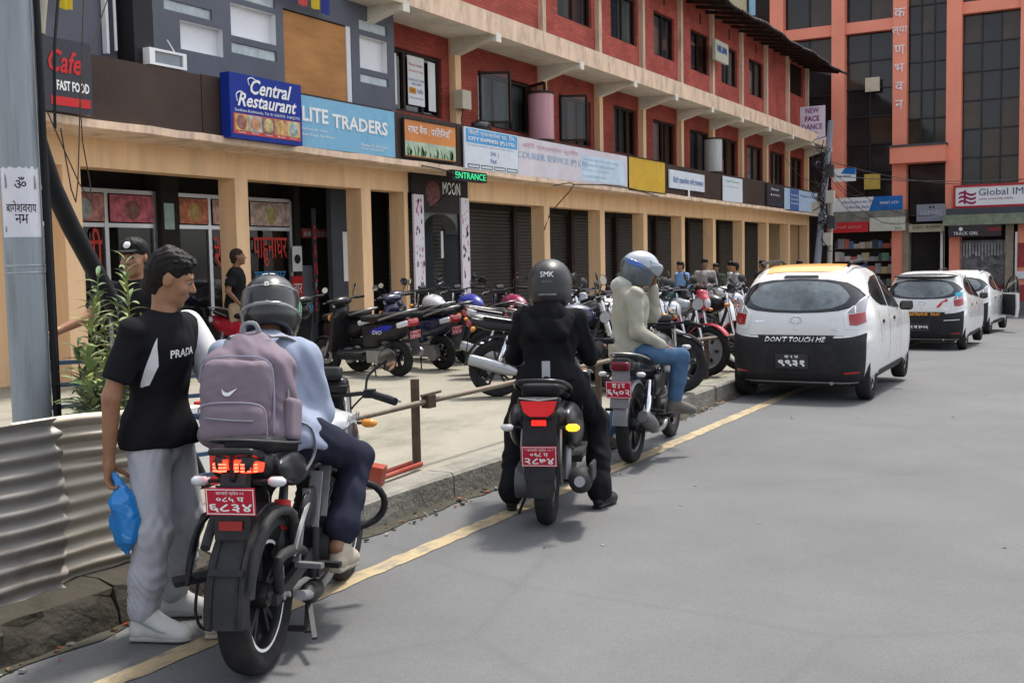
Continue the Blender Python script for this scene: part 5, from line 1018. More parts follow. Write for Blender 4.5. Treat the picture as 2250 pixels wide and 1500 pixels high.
def scooter(label, group, body, loc, rot, accent=None, lit=False, rows=None, sport=False, rim=rimblk, res=.013, apron=None, headmat=None):
    t = thing('scooter', label, 'scooter', loc, group=group, rot=rot); Rr = .235; y1 = 1.25
    wheel('rear_wheel', t, Rr, .105, 0, rim, 'three', rimr=.14, disc=False); wheel('front_wheel', t, Rr, .095, y1, rim, 'three', rimr=.14, disc=True)
    b = Blob(res); w = .165 if sport else .15
    b.ell((0, .12, .58), (w, .38, .15), Euler((-.16, 0, 0)).to_matrix(), k=.03).rbox((0, .36, .52), (w-.02, .14, .16), .06, k=.06).ell((0, -.18, .66), (.11, .15, .09), Euler((-.3, 0, 0)).to_matrix(), k=.05).ell((0, 0, Rr), (.13, .31, .25), neg=True, k=.02)
    if sport:
        for sx in (-1, 1): b.ell((sx*.15, .06, .56), (.06, .30, .13), Euler((-.25, 0, 0)).to_matrix(), k=.05)
        b.ell((0, 0, Rr), (.13, .31, .25), neg=True, k=.02)
    b.build('body_panel', body, t)
    if accent:
        for sx in (-1, 1): q = Blob(res); q.ell((sx*(w-.012), .12, .62), (.02, .22, .045), Euler((-.2, 0, 0)).to_matrix()); q.build('side_trim', accent, t)
    b = Blob(res); b.rbox((0, .30, .745), (.13, .20, .04), .035, k=.04).rbox((0, -.03, .785), (.115, .19, .04), .035, Euler((-.08, 0, 0)).to_matrix(), k=.05); b.build('seat', seatm, t)
    MB().box(-.16, .16, .48, .92, .27, .31).box(-.1, .1, .45, .95, .2, .28).build('floor_board', plasm, t)
    b = Blob(res); b.rbox((0, .98, .55), (.19, .035, .25), .03, Euler((.22, 0, 0)).to_matrix(), k=.03).ell((0, 1.03, .62), (.14, .08, .22), Euler((.22, 0, 0)).to_matrix(), k=.05).ell((0, .93, .82), (.12, .08, .10), k=.05); b.build('front_apron', apron or body, t)
    b = Blob(res); b.ell((0, .90, .965), (.17, .09, .065), k=.03).ell((0, .96, .95), (.09, .07, .06), k=.04); b.build('handlebar_cover', body, t)
    MB().lathe([(0, .02), (.05, .015), (.075, 0)], (0, 1.015, .945), (0, 1, .25), 16).build('headlight', headmat or clearl, t)
    for sx in (-1, 1): MB().ball((sx*.13, 1.01, .76), .04, 8, sc=(1, .6, 1.2)).build('front_indicator', amber if not headmat else clearl, t)
    hb = MB().tube([(-.34, .83, .99), (-.15, .89, .985), (.15, .89, .985), (.34, .83, .99)], .012, 8).build('handlebar', black, t)
    for sx in (-1, 1):
        MB().tube([(sx*.22, .865, .988), (sx*.35, .825, .99)], .02, 10).build('grip', rubberm, hb); MB().tube([(sx*.2, .92, .98), (sx*.34, .90, .97)], .006, 5).build('lever', alu, hb); mirror(t, (sx*.2, .88, 1.0), [(sx*.23, .9, 1.07)], (sx*.29, .9, 1.14), r=.04, face=(sx*.5, -1, -.25))
    for sx in (-1, 1): MB().tube([(sx*.05, .98, .62), (sx*.065, 1.14, .42), (sx*.06, y1, Rr)], .022, 8).build('fork_leg', alu, t)
    MB().lathe([(Rr+.015, -.055), (Rr+.035, -.04), (Rr+.04, 0), (Rr+.035, .04), (Rr+.015, .055)], (0, y1, Rr), (1, 0, 0), 16, a0=-math.pi*.82, a1=-math.pi*.05).build('front_fender', body, t)
    MB().obox((-.12, .18, .27), (.09, .42, .16)).disc((-.14, .02, Rr), (1, 0, 0), .09, .08, 18).build('engine_case', alu if not sport else C('case_grey', (.12, .12, .125), rough=.5, metal=.4), t)
    ex = Blob(res); ex.cap((.17+.03*sport, .12, .26), (.18+.035*sport, -.22, .30), .055, .075 if sport else .06, sq=((1, 0, 0), .9)); m_ = ex.build('muffler', plasm if sport else alu, t)
    if sport: MB().disc((.215, -.292, .305), (0, -1, .15), .03, .02, 12).build('muffler_tip', alu, m_); q = Blob(res); q.rbox((.272, -.1, .33), (.012, .15, .055), .01, Euler((-.1, 0, 0)).to_matrix()); q.build('heat_shield', plasm, m_)
    MB().tube([(.0, .02, .35), (.09, .02, .5)], .02, 8).tube([(.115, .0, .26), (.115, .08, .52)], .026, 8).build('shock', alu, t)
    MB().tube([(-.13, .16, .74), (-.15, -.08, .80), (-.13, -.26, .845), (-.06, -.315, .86), (.06, -.315, .86), (.13, -.26, .845), (.15, -.08, .80), (.13, .16, .74)], .013, 8).build('grab_rail', plas if sport else alu, t)
    if sport:
        b = Blob(.009); b.rbox((0, -.285, .735), (.115, .03, .035), .02, tz=.12, k=.02).rbox((0, -.285, .68), (.085, .03, .04), .02, k=.03, tz=.2); tl = b.build('tail_housing', plas, t)
        MB().prism([(-.10, .028), (.10, .028), (.082, -.03), (.05, -.055), (-.05, -.055), (-.082, -.03)], (0, -.330, .722), (1, 0, 0), (0, 0, 1), -.03).build('tail_light', C('tail_red_deep', (.45, .010, .014), rough=.2, emit=.22), t)
        MB().prism([(-.105, .052), (0, .04), (.105, .052), (.105, .044), (0, .03), (-.105, .044)], (0, -.334, .722), (1, 0, 0), (0, 0, 1), -.02).build('chrome_strip', chrome, t)
        MB().obox((0, -.325, .632), (.08, .012, .03)).build('reflector', C('reflector_glow', (.9, .03, .02), emit=.35), t)  # passive reflector, its shine put in as weak emission
        MB().obox((0, -.29, .56), (.20, .03, .20), Euler((-.12, 0, 0)).to_matrix(), taper=.9).obox((0, -.315, .40), (.17, .014, .16), Euler((-.08, 0, 0)).to_matrix()).obox((0, -.31, .27), (.14, .02, .11), Euler((.15, 0, 0)).to_matrix(), taper=1.15).build('rear_fender', plasm, t)
        winker(t, (-.10, -.28, .60), (-1, 0, 0), clearl, .020); winker(t, (.10, -.28, .60), (1, 0, 0), amberon, .021); yp, zp = -.335, .45
        for sx in (-1, 1): MB().tube([(sx*.105, -.2, .58), (sx*.105, -.24, .42), (sx*.09, -.05, .24)], .011, 6).build('fender_stay', alu, t)
    else:
        b = Blob(.01); b.rbox((0, -.29, .70), (.10, .04, .05), .03, Euler((-.2, 0, 0)).to_matrix()); b.build('tail_light', tailon if lit else tailr, t)
        for sx in (-1, 1): q = Blob(.01); q.rbox((sx*.12, -.23, .69), (.03, .08, .035), .02, Euler((-.2, 0, -sx*.5)).to_matrix()); q.build('rear_indicator', clearl, t)
        MB().obox((0, -.29, .48), (.15, .014, .34), Euler((-.22, 0, 0)).to_matrix(), taper=1.1).build('rear_fender', plasm, t); yp, zp = -.325, .55
    if rows: plate(t, 0, yp, zp, .195, .115 if sport else .10, rows, .12)
    MB().tube([(-.12, .30, .2), (-.2, .22, .0)], .009, 6).build('side_stand', black, t)
    return t
RID = 'motorcycles waiting at the kerb with riders'; PK = 'two-wheelers parked on the plaza'
z1 = .165
whtank = C('tank_white', (.5, .52, .53), rough=.25, coat=.5, var=.06)
B1 = motorcycle('large black motorcycle in front with lit tail lights and a big rear hugger fender', RID, whtank, plas, (-2.985, 3.185, 0), (0, R(0.5), R(23)), lit=True, wb=1.27, rows=[('बागमती प्रदेश ०२', .26, .56), ('०८५ प', .28, .56), ('६८३४', .46, .86)], stripe=wtxt, hugger=True, guard=True, res=.009)
MB().text('Apache', (.168, .76, .86), (0, 1, 0), (0, 0, 1), .24, .05, shear=.3, bold=.04).build('tank_lettering', C('decal_dark', (.2, .2, .22)), B1, 0)
B2 = scooter('black sport scooter with glowing right indicator and wide red tail lamp', RID, plas, (-3.07, 5.83, .0), (0, 0, R(21)), lit=True, sport=True, rows=[('* बागमती प्रदेश ०२ *', .26, .8), ('०६८ प', .28, .5), ('२८७४', .46, .82)], res=.01)
B2.scale = (1.06, 1.06, 1.06)
MB().text('X', (.218, .02, .62), (0, -1, 0), (0, 0, 1), .1, .08, bold=.05).build('panel_badge', chrome, B2, 0)
B3 = motorcycle('older black motorcycle with a grey mud flap under the man in the beige jacket', RID, plas, plas, (-3.40, 7.9, 0), (0, 0, R(8)), rows=[('बा ४ प', .42, .5), ('६५०२', .56, .88)], rearfender=C('fender_grey', (.2, .2, .21), rough=.4, metal=.2), muffler=C('muffler_dull', (.1, .1, .1), rough=.5, metal=.5), res=.011, disc=False)
for ch in B3.children:
    if ch.name.startswith('turn_signal'):
        for g in ch.children: g.data.materials[0] = clearl
    if ch.name.startswith('tail_light'): ch.data.materials[0] = C('tail_maroon', (.13, .012, .02), rough=.3)
# parked
sc_rows = [('बा ९९ प', .42, .5), ('२४५६', .56, .8)]
bluet = C('tank_blue', (.03, .04, .28), rough=.25, coat=.5); redp_ = C('panel_red', (.42, .015, .03), rough=.25, coat=.5); mar_ = C('panel_maroon', (.2, .01, .05), rough=.25, coat=.5); whp = C('panel_white', (.62, .62, .63), rough=.25, coat=.5); dkb = C('panel_dark_blue', (.012, .016, .05), rough=.25, coat=.5); grn = C('panel_green', (.02, .08, .06), rough=.3); siv = C('panel_silver', (.33, .34, .36), rough=.3, metal=.4)
S1 = scooter('black parked scooter with a blue inner shield, nearest of the row by the pillar', PK, plas, (-8.12, 11.42, z1), (0, R(-5), R(84)), accent=C('trim_blue', (.03, .03, .3)), rows=sc_rows); MB().text('DIO', (-.166, .25, .56), (0, -1, 0), (0, 0, 1), .16, .05, shear=.3).build('panel_lettering', wtxt, S1, 0)
scooter('dark parked scooter with white headlamp cover facing left before the grey door', PK, plas, (-9.0, 11.75, z1), (0, R(-5), R(88)), headmat=whp)
scooter('second black scooter close behind the one with the blue shield', PK, dkb, (-8.05, 12.35, z1), (0, R(-5), R(78)), rows=sc_rows)
motorcycle('parked motorcycle with blue tank behind the black scooters', PK, bluet, plas, (-7.75, 13.55, z1), (0, R(-5), R(64)), rows=sc_rows)
motorcycle('parked motorcycle with white tank panels between the blue tank and the scooters', PK, whp, plas, (-8.3, 13.3, z1), (0, R(-5), R(60)))
motorcycle('parked motorcycle showing its rear wheel and silver muffler behind the rail', PK, dkb, plas, (-5.85, 10.02, z1), (0, R(-6), R(-58)), muffler=siv, round_light=True)
scooter('red scooter facing the street in front of the restaurant glass', PK, redp_, (-11.2, 11.5, z1), (0, R(-5), R(-100)))
RB = motorcycle('red and silver parked motorcycle with silver dish wheels beside the short rail post', PK, siv, redp_, (-5.74, 13.0, z1), (0, R(-6), R(-104)), rim=rimsil, style='dish')
motorcycle('parked motorcycle with red fender and wire wheel just behind the dish wheel one', PK, plas, redp_, (-5.6, 13.75, z1), (0, R(-6), R(-102)), rim=rimsil, style='wire', round_light=True)
scooter('white scooter parked left of the taxi', PK, whp, (-5.9, 14.9, z1), (0, R(-5), R(-95)), rows=sc_rows, apron=whp)
motorcycle('parked motorcycle with white side panels behind the man in the beige jacket', PK, whp, whp, (-6.3, 12.2, z1), (0, R(-6), R(-100)))
motorcycle('green tanked motorcycle parked in the middle of the row', PK, grn, plas, (-7.0, 12.9, z1), (0, R(-6), R(-95)), round_light=True)
motorcycle('parked black motorcycle with round chrome headlamp behind the rider in black', PK, plas, plas, (-6.1, 11.2, z1), (0, R(-6), R(-82)), round_light=True)
motorcycle('motorcycle with white tank cowls facing the street left of the man in the beige jacket', PK, whp, siv, (-6.9, 11.6, z1), (0, R(-6), R(-78)))
motorcycle('motorcycle with a bright white tank directly behind the jeans of the man in beige', PK, whp, plas, (-6.0, 13.0, z1), (0, R(-6), R(-100)), rim=rimsil)
scooter('white scooter with grey seat behind the red and silver motorcycle', PK, whp, (-6.2, 14.1, z1), (0, R(-5), R(-108)))
motorcycle('black motorcycle standing crosswise between the silver muffler and the scooters', PK, plas, plas, (-7.2, 12.1, z1), (0, R(-6), R(-50)), muffler=chrome)
motorcycle('dark motorcycle with dull red tank squeezed between the blue tank and the rail', PK, mar_, plas, (-6.9, 13.3, z1), (0, R(-5), R(62)))
motorcycle('dusty dark motorcycle directly left of the black hoodie', PK, plas, plas, (-6.9, 14.6, z1), (0, R(-5), R(58)), round_light=True)
scooter('navy scooter behind the row of black scooters, close to the flower posters', PK, dkb, (-8.9, 13.6, z1), (0, R(-5), R(75)))
motorcycle('silver and black motorcycle between the black hoodie and the beige jacket', PK, siv, plas, (-5.5, 10.9, z1), (0, R(-6), R(-86)), muffler=chrome, round_light=True)
motorcycle('white motorcycle nose beside the silver one, facing the road', PK, whp, siv, (-5.9, 11.75, z1), (0, R(-6), R(-92)))
scooter('grey scooter behind the white side panelled motorcycle', PK, siv, (-7.3, 14.6, z1), (0, R(-5), R(-90)), apron=whp)
scooter('maroon scooter parked near the men talking under the arcade', PK, mar_, (-6.6, 17.2, .06), (0, R(-5), R(-90)))
for i, (x, y, a, m_) in enumerate(((-7.6, 15.6, -80, siv), (-8.0, 16.9, -75, plas), (-7.9, 18.3, -85, bluet), (-7.5, 20.0, -80, plas), (-7.0, 22, -85, redp_), (-6.6, 24.2, -80, plas))):
    motorcycle(('silver', 'plain black', 'blue', 'dusty black', 'red', 'farthest black')[i]+' motorcycle in the back of the parked row, '+('behind the rider in black', 'before the second shutter', 'before the third shutter', 'before the fourth shutter', 'by the talking men', 'left of the taxi roof')[i], PK, m_, plas, (x, y, z1+min(0, road_z(y))), (0, R(-6), R(a)), round_light=i % 2 == 0, res=.018)
o = Vector((-5.02, 12.86, z1+.97)); b = Blob(.012); b.ell((0, 0, 0), (.125, .15, .13)); b.rbox((0, .0, -.13), (.2, .2, .05), .01, neg=True); q = b.build('helmet', C('helmet_green', (.015, .06, .07), rough=.2, coat=.5)); q.location = o; tag(q, 'dark teal helmet resting on the tank of the red and silver motorcycle', 'helmet')
# ================================================================ cars: bodies lofted in level sections, fittings projected onto the shell
carwhite = C('car_white', (.66, .66, .65), rough=.3, coat=.6, var=.03, scale=3, dirt=(.58, .57, .55), damt=.25, dscale=3); bump_blk = C('bumper_black', (.022, .022, .024), rough=.55, var=.2, dirt=(.05, .048, .044), damt=.4, dscale=4)
cglass = C('car_glass', (.016, .019, .022), rough=.06, coat=.3); cglass2 = C('car_glass_sky_tint', (.14, .165, .175), rough=.12, var=.5, scale=2.2, coat=.5, dirt=(.03, .04, .045), damt=.8, dscale=3)  # second glass: sky reflection painted in as a pale grey-blue base colour
taxiy = C('taxi_yellow', (.68, .28, .012), rough=.35, coat=.4, var=.05); hub = C('hubcap', (.30, .30, .31), rough=.4, metal=.5)
LV = [(.20, .70, -.38, 2.93), (.26, .745, -.46, 2.97), (.34, .765, -.485, 2.99), (.45, .778, -.50, 3.0), (.56, .782, -.505, 3.0), (.64, .783, -.50, 3.0), (.70, .783, -.485, 2.98), (.725, .782, -.455, 2.97), (.80, .778, -.45, 2.93), (.86, .772, -.445, 2.86), (.91, .764, -.435, 2.7),
      (.955, .755, -.42, 2.36), (1.0, .742, -.40, 2.04), (1.06, .72, -.375, 1.96), (1.15, .688, -.33, 1.80), (1.24, .655, -.275, 1.63), (1.32, .622, -.215, 1.47), (1.39, .585, -.145, 1.31), (1.44, .535, -.06, 1.14), (1.475, .45, .06, .98), (1.49, .33, .2, .83), (1.497, .15, .38, .65)]
def hatch(label, loc, rz, sc=1.0, roofcol=None, spoiler=False, rows=None, strip=None, stripmat=None, open_door=False, group='white cars driving away along the street', rails=True, sticker=False, suv=False):
    t = thing('parked_car' if open_door else 'taxi_car', label, 'car', loc, rz, group); N = 72; rings = []
    for z, w, a, b in LV:
        z *= sc; ring = []; n = 7.5 if z < .95 else max(3.4, 7.5-7.5*(z-.95))
        for k in range(N):
            th = 2*math.pi*(k+.5)/N; c, s_ = math.cos(th), math.sin(th); cx = math.copysign(abs(c)**(2/n), c); sy = math.copysign(abs(s_)**(2/n), s_)
            ring.append(Vector((w*cx, (a+b)/2+(b-a)/2*sy, z)))
        rings.append(ring)
    mb = MB().loft(rings); bv = BVHTree.FromPolygons([Vector(p) for p in mb.v], mb.f)
    body = mb.build('body', carwhite, t, 50)
    cut = MB()
    for y in (0, 2.38):
        for sx in (-1, 1): cut.disc((sx*.80, y, .29), (1, 0, 0), .325, .62, 32)
    co = cut.build('wheel_cut', carwhite); m = body.modifiers.new('b', 'BOOLEAN'); m.operation = 'DIFFERENCE'; m.object = co; m.solver = 'EXACT'
    dg = bpy.context.evaluated_depsgraph_get(); me = bpy.data.meshes.new_from_object(body.evaluated_get(dg)); body.modifiers.clear(); body.data = me; me.shade_smooth(); me.set_sharp_from_angle(angle=R(38)); bpy.data.objects.remove(co)
    def proj(p, side, off):
        o, d = {'r': ((p[0], -4, p[1]), (0, 1, 0)), 's': ((4, p[0], p[1]), (-1, 0, 0)), 'l': ((-4, p[0], p[1]), (1, 0, 0)), 't': ((p[0], p[1], 4), (0, 0, -1))}[side]
        h = bv.ray_cast(Vector(o), Vector(d))
        if h[0] is None: return Vector(o)+Vector(d)*4
        n = h[1] if h[1].dot(Vector(d)) < 0 else -h[1]; return h[0]+n*off
    def samp(pl, t_):
        L = [0]
        for a, b in zip(pl, pl[1:]): L.append(L[-1]+math.hypot(b[0]-a[0], b[1]-a[1]))
        q = t_*L[-1]
        for i in range(len(pl)-1):
            if q <= L[i+1] or i == len(pl)-2: f = (q-L[i])/max(L[i+1]-L[i], 1e-9); return (pl[i][0]+(pl[i+1][0]-pl[i][0])*f, pl[i][1]+(pl[i+1][1]-pl[i][1])*f)
    def patch(name, A, B, side, mat, off=.004, nu=20, nv=6, parent=t, th=.0):
        vs = []; fs = []
        for i in range(nu+1):
            a, b = samp(A, i/nu), samp(B, i/nu)
            for j in range(nv+1): f = j/nv; vs.append(proj((a[0]+(b[0]-a[0])*f, (a[1]+(b[1]-a[1])*f)*(sc if side != 't' else 1)), side, off))
        for i in range(nu):
            for j in range(nv): q = i*(nv+1)+j; fs.append((q, q+1, q+nv+2, q+nv+1))
        return MB().add(vs, fs).build(name, mat, parent, 40)
    def ptext(body_, x, z, w, h, mat, side='r', off=.009, shear=0, parent=t, name='lettering', bold=.03):
        m_ = MB().text(body_, (x, 0, z), (1, 0, 0), (0, 0, 1), w, h, align='C', shear=shear, bold=bold, depth=0); m_.v = [tuple(proj((p[0], p[2]*sc), side, off)) for p in m_.v]; return m_.build(name, mat, parent, 0)
    mir = lambda pl: [(-x, z) for x, z in pl]
    # bumper
    vs = []; fs = []; zs = [.22, .27, .33, .40, .48, .56, .62, .66, .69, .705]; ks = [k for k in range(N)]; cols = []
    for k in range(61):
        th = math.pi+math.pi*k/60; c, s_ = math.cos(th), math.sin(th); n = 7.5; cols.append((math.copysign(abs(c)**(2/n), c), math.copysign(abs(s_)**(2/n), s_)))
    def lev(z):
        for p, q in zip(LV, LV[1:]):
            if p[0] <= z <= q[0]: f = (z-p[0])/(q[0]-p[0]); return [p[i]+(q[i]-p[i])*f for i in range(1, 4)]
    cols = [c for c in cols if 1.25+1.755*c[1] < -.31]
    for cx, sy in cols:
        for i, z in enumerate(zs):
            e = .085*abs(cx)**6 if i > 4 else 0; zz = z+e*(i-4)/5; w, a, b = lev(zz); y = (a+b)/2+(b-a)/2*sy; vs.append((cx*(w+.010), y-.010, zz*sc))
    nz = len(zs)
    for i in range(len(cols)-1):
        for j in range(nz-1): q = i*nz+j; fs.append((q, q+1, q+nz+1, q+nz))
    MB().add(vs, fs).build('rear_bumper', bump_blk, t, 40)
    patch('bumper_lip', [(-.5, .30), (.5, .30)], [(-.5, .265), (.5, .265)], 'r', black, .014)
    # rear glass
    gt = [(-.655, 1.15), (-.60, 1.22), (-.50, 1.29), (-.3, 1.325), (0, 1.335), (.3, 1.325), (.50, 1.29), (.60, 1.22), (.655, 1.15)]; gb = [(-.655, 1.13), (-.60, 1.05), (-.45, 1.005), (-.25, .985), (0, .978), (.25, .985), (.45, 1.005), (.60, 1.05), (.655, 1.13)]
    rim_t = [(x*1.035, z+.012) for x, z in gt]; rim_b = [(x*1.035, z-.014) for x, z in gb]
    patch('window_seal', [(x*1.02, z+.006) for x, z in gt], [(x*1.02, z-.007) for x, z in gb], 'r', black, .004, 32, 8)
    g = patch('rear_window', gt, gb, 'r', cglass, .007, 32, 8); patch('painted_sky_glass', [(x*.84, .04+z*.965-.012) for x, z in gt], [(x*.84, z*.97+.05) for x, z in gb], 'r', cglass2, .009, 32, 8, g)  # inner patch of the rear window carries the painted sky reflection
    patch('high_brake_lamp', [(-.18, 1.375), (.18, 1.375)], [(-.2, 1.345), (.2, 1.345)], 'r', black, .012, 10, 2)
    # tail lamps
    for sg in (1, -1):
        f = (lambda pl: pl) if sg > 0 else mir
        patch('tail_lamp_surround', f([(.50, .97), (.60, 1.06), (.695, 1.18)]), f([(.535, .80), (.66, .80), (.735, .92)]), 'r', white, .005, 12, 6)
        lp = patch('tail_lamp', f([(.555, .955), (.62, .962), (.698, .98)]), f([(.57, .845), (.64, .84), (.712, .872)]), 'r', tailr, .012, 8, 5)
        patch('clear_lens', f([(.55, .985), (.61, 1.06), (.685, 1.14)]), f([(.545, .965), (.62, .975), (.70, .995)]), 'r', C('lens_grey', (.22, .22, .24), rough=.15, coat=.5), .012, 8, 4, lp); patch('lens_divider', f([(.60, 1.04), (.612, 1.05)]), f([(.61, .97), (.622, .97)]), 'r', white, .015, 2, 4, lp)
        # side glass, doors
        S = 's' if sg > 0 else 'l'
        for a, b, c, d in ((.15, .40, .93, .93), ):
            patch('rear_door_window', [(.12, 1.17), (.28, 1.29), (.52, 1.345), (.88, 1.365)], [(.20, 1.12), (.35, 1.06), (.55, 1.025), (.90, 1.0)], S, cglass, .005, 12, 5)
            patch('front_door_window', [(.96, 1.365), (1.15, 1.35), (1.35, 1.26), (1.55, 1.14)], [(.97, .995), (1.2, .98), (1.45, .96), (1.72, .95)], S, cglass, .005, 12, 5)
        for y in (.93, 1.75, .27): patch('door_seam', [(y, .98), (y+.008, .98)], [(y-.03+(.12 if y < .5 else 0), .36 if y > .5 else .62), (y-.022+(.12 if y < .5 else 0), .36 if y > .5 else .62)], S, black, .002, 1, 10)
        for y in (.42, 1.18): patch('door_handle', [(y, .875), (y+.19, .865)], [(y, .84), (y+.19, .83)], S, carwhite, .03, 4, 2); patch('handle_recess', [(y+.01, .86), (y+.16, .855)], [(y+.02, .825), (y+.15, .82)], S, bump_blk, .004, 4, 2)
        patch('sill', [(.34, .30), (2.05, .30)], [(.34, .22), (2.05, .22)], S, bump_blk, .006, 10, 2)
        b = Blob(.014); b.rbox((sg*.86, 1.62, .97*sc), (.08, .05, .055), .035); mm = b.build('door_mirror', plas, t); MB().obox((sg*.875, 1.565, .985*sc), (.13, .004, .09)).build('mirror_glass', cglass, mm)
        if rails: MB().tube([(sg*.47, .02, 1.475*sc), (sg*.50, .08, 1.52*sc), (sg*.50, .9, 1.535*sc), (sg*.47, 1.0, 1.47*sc)], .018, 8).build('roof_rail', bump_blk, t)
    for y in (0, 2.38):
        for sx in (-1, 1):
            c = (sx*.67, y, .272); w = MB().lathe([(.17, -.075), (.25, -.078), (.268, -.06), (.272, -.02), (.272, .02), (.268, .06), (.25, .078), (.17, .075)], c, (1, 0, 0), 36)
            wo_ = w.build('wheel', tyrem, t); h_ = MB().lathe([(0, .055), (.05, .06), (.06, .05), (.15, .068), (.175, .055), (.18, .03)], c, (sx, 0, 0), 28)
            for k in range(7): a = 2*math.pi*k/7; h_.obox((c[0]+sx*.062, y+.11*math.cos(a), .272+.11*math.sin(a)), (.012, .07, .03), Matrix.Rotation(a, 3, 'X'), m=1)
            h_.build('hubcap', [hub, engm], wo_)
    MB().box(-.55, .55, -.3, 2.7, .16, .3).box(-.5, .5, -.35, 0, .18, .32).build('underbody', dark, t); MB().tube([(.38, -.2, .21), (.38, -.42, .21)], .022, 10).build('exhaust_tip', alu, t)
    # hatch details
    patch('hatch_seam', [(-.52, .728), (.52, .728)], [(-.52, .722), (.52, .722)], 'r', black, .004, 12, 1)
    for sx in (-1, 1): patch('bumper_reflector', [(sx*.52, .34), (sx*.66, .35)], [(sx*.52, .32), (sx*.66, .33)], 'r', tailr, .016, 4, 1)
    em = MB(); 
    for a in range(24): pass
    e = [proj((.06*math.cos(2*math.pi*k/24), (.90+.036*math.sin(2*math.pi*k/24))*sc), 'r', .008) for k in range(24)]; em.tube(e, .005, 6, closed=True); eo_ = em.build('emblem', chrome, t); ptext('H', 0, .882, .06, .034, chrome, off=.009, shear=.4, parent=eo_)
    if not suv: ptext('eon', -.40, .87, .1, .022, chrome); ptext('EON', .40, .90, .10, .022, chrome); ptext('MAGNA', .42, .79, .10, .016, chrome)
    MB().lathe([(0, .01), (.012, .006), (.014, 0)], proj((0, .80*sc), 'r', 0), (0, -1, 0), 10).build('lock', chrome, t)
    if strip:
        s_ = patch('slogan_strip', [(-.42, .722), (.42, .722)], [(-.36, .645), (.36, .645)], 'r', black, .016, 14, 2); ptext(strip, 0, .66, .66, .046, stripmat or wtxt, off=.019, shear=.25, parent=s_)
    if rows:
        px = -.03; pp = MB().obox((px, -.525, .45*sc), (.34, .012, .15)).build('number_plate', plateb, t, 0); MB().obox((px, -.523, .45*sc), (.36, .01, .165)).build('plate_frame', plasm, pp, 0); tb = MB()
        if len(rows) == 2: tb.text(rows[0], (px, -.533, .482*sc), (1, 0, 0), (0, 0, 1), .15, .034, align='C', bold=.02).text(rows[1], (px, -.533, .395*sc), (1, 0, 0), (0, 0, 1), .29, .07, align='C', bold=.04)
        else: tb.text(rows[0], (px, -.533, .42*sc), (1, 0, 0), (0, 0, 1), .31, .06, align='C', bold=.04)
        tb.build('plate_lettering', wtxt, pp, 0)
    if roofcol: patch('roof_panel', [(-.41, -.10), (.41, -.10)], [(-.42, 1.05), (.42, 1.05)], 't', roofcol, .006, 16, 16)
    if spoiler:
        vs = []; b = Blob(.014); b.ell((0, -.06, 1.405*sc), (.59, .22, .05), Euler((.10, 0, 0)).to_matrix(), k=.02); b.build('spoiler', plas, t)
    if sticker: ptext('/', .33, .82, .16, .12, rtxt, bold=.02); patch('red_sticker', [(.40, .975), (.45, .975)], [(.40, .925), (.45, .925)], 'r', rtxt, .006, 3, 3); patch('blue_sticker', [(.57, 1.08), (.66, 1.10)], [(.57, 1.02), (.67, 1.03)], 'r', C('sticker_cyan', (.03, .28, .42)), .02, 3, 3); patch('bumper_strip', [(.40, .585), (.66, .60)], [(.40, .57), (.66, .585)], 'r', silver, .02, 4, 1)
    if open_door:
        th = R(-34); hx, hy = .80, 1.72; d = Vector((math.sin(-th), -math.cos(-th), 0)); P = lambda s_, z: Vector((hx, hy, z))+d*s_
        pr = [(0, .38), (.75, .36), (.82, .6), (.80, .98), (.0, .98)]; nrm = Vector((d.y, -d.x, 0)); dm = MB().loft([[P(a, b)+nrm*.0 for a, b in pr], [P(a, b)+nrm*.07 for a, b in pr]]); dp = dm.build('open_door', carwhite, t)
        MB().loft([[P(a, b)+nrm*.082 for a, b in [(.05, .42), (.72, .4), (.76, .62), (.74, .94), (.05, .94)]], [P(a, b)+nrm*.071 for a, b in [(.05, .42), (.72, .4), (.76, .62), (.74, .94), (.05, .94)]]]).build('door_lining', plasm, dp); MB().tube([P(.0, .98), P(.2, 1.25), P(.42, 1.40), P(.66, 1.38), P(.80, .98)], .022, 8).build('window_frame', plas, dp)
        MB().quad(P(.02, .98), P(.21, 1.24), P(.42, 1.38), P(.65, 1.37), P(.79, .98)).build('door_glass', glassmat('door_glass', (.35, .4, .4)), dp, 0)
    return t
hatch('white hatchback taxi with a yellow roof and the slogan DON\'T TOUCH ME', (-3.19, 12.42, 0), R(1.5), roofcol=taxiy, rows=('बा १ ज', '९९३१'), strip="DON'T TOUCH ME", stripmat=wtxt)
hatch('white hatchback with a black roof spoiler and a red sticker on its tailgate', (-3.42, 22.4, road_z(22.4)), R(0), spoiler=True, rows=('१ ज ३७०६',), strip='BHAKTAPUR  TAXI', stripmat=C('print_orange', (.6, .25, .03)), sticker=True, rails=False)
hatch('farthest white car with roof rails and its driver door swung open', (-3.72, 29.6, road_z(29.6)), R(-3), sc=1.06, open_door=True, suv=True, roofcol=None)
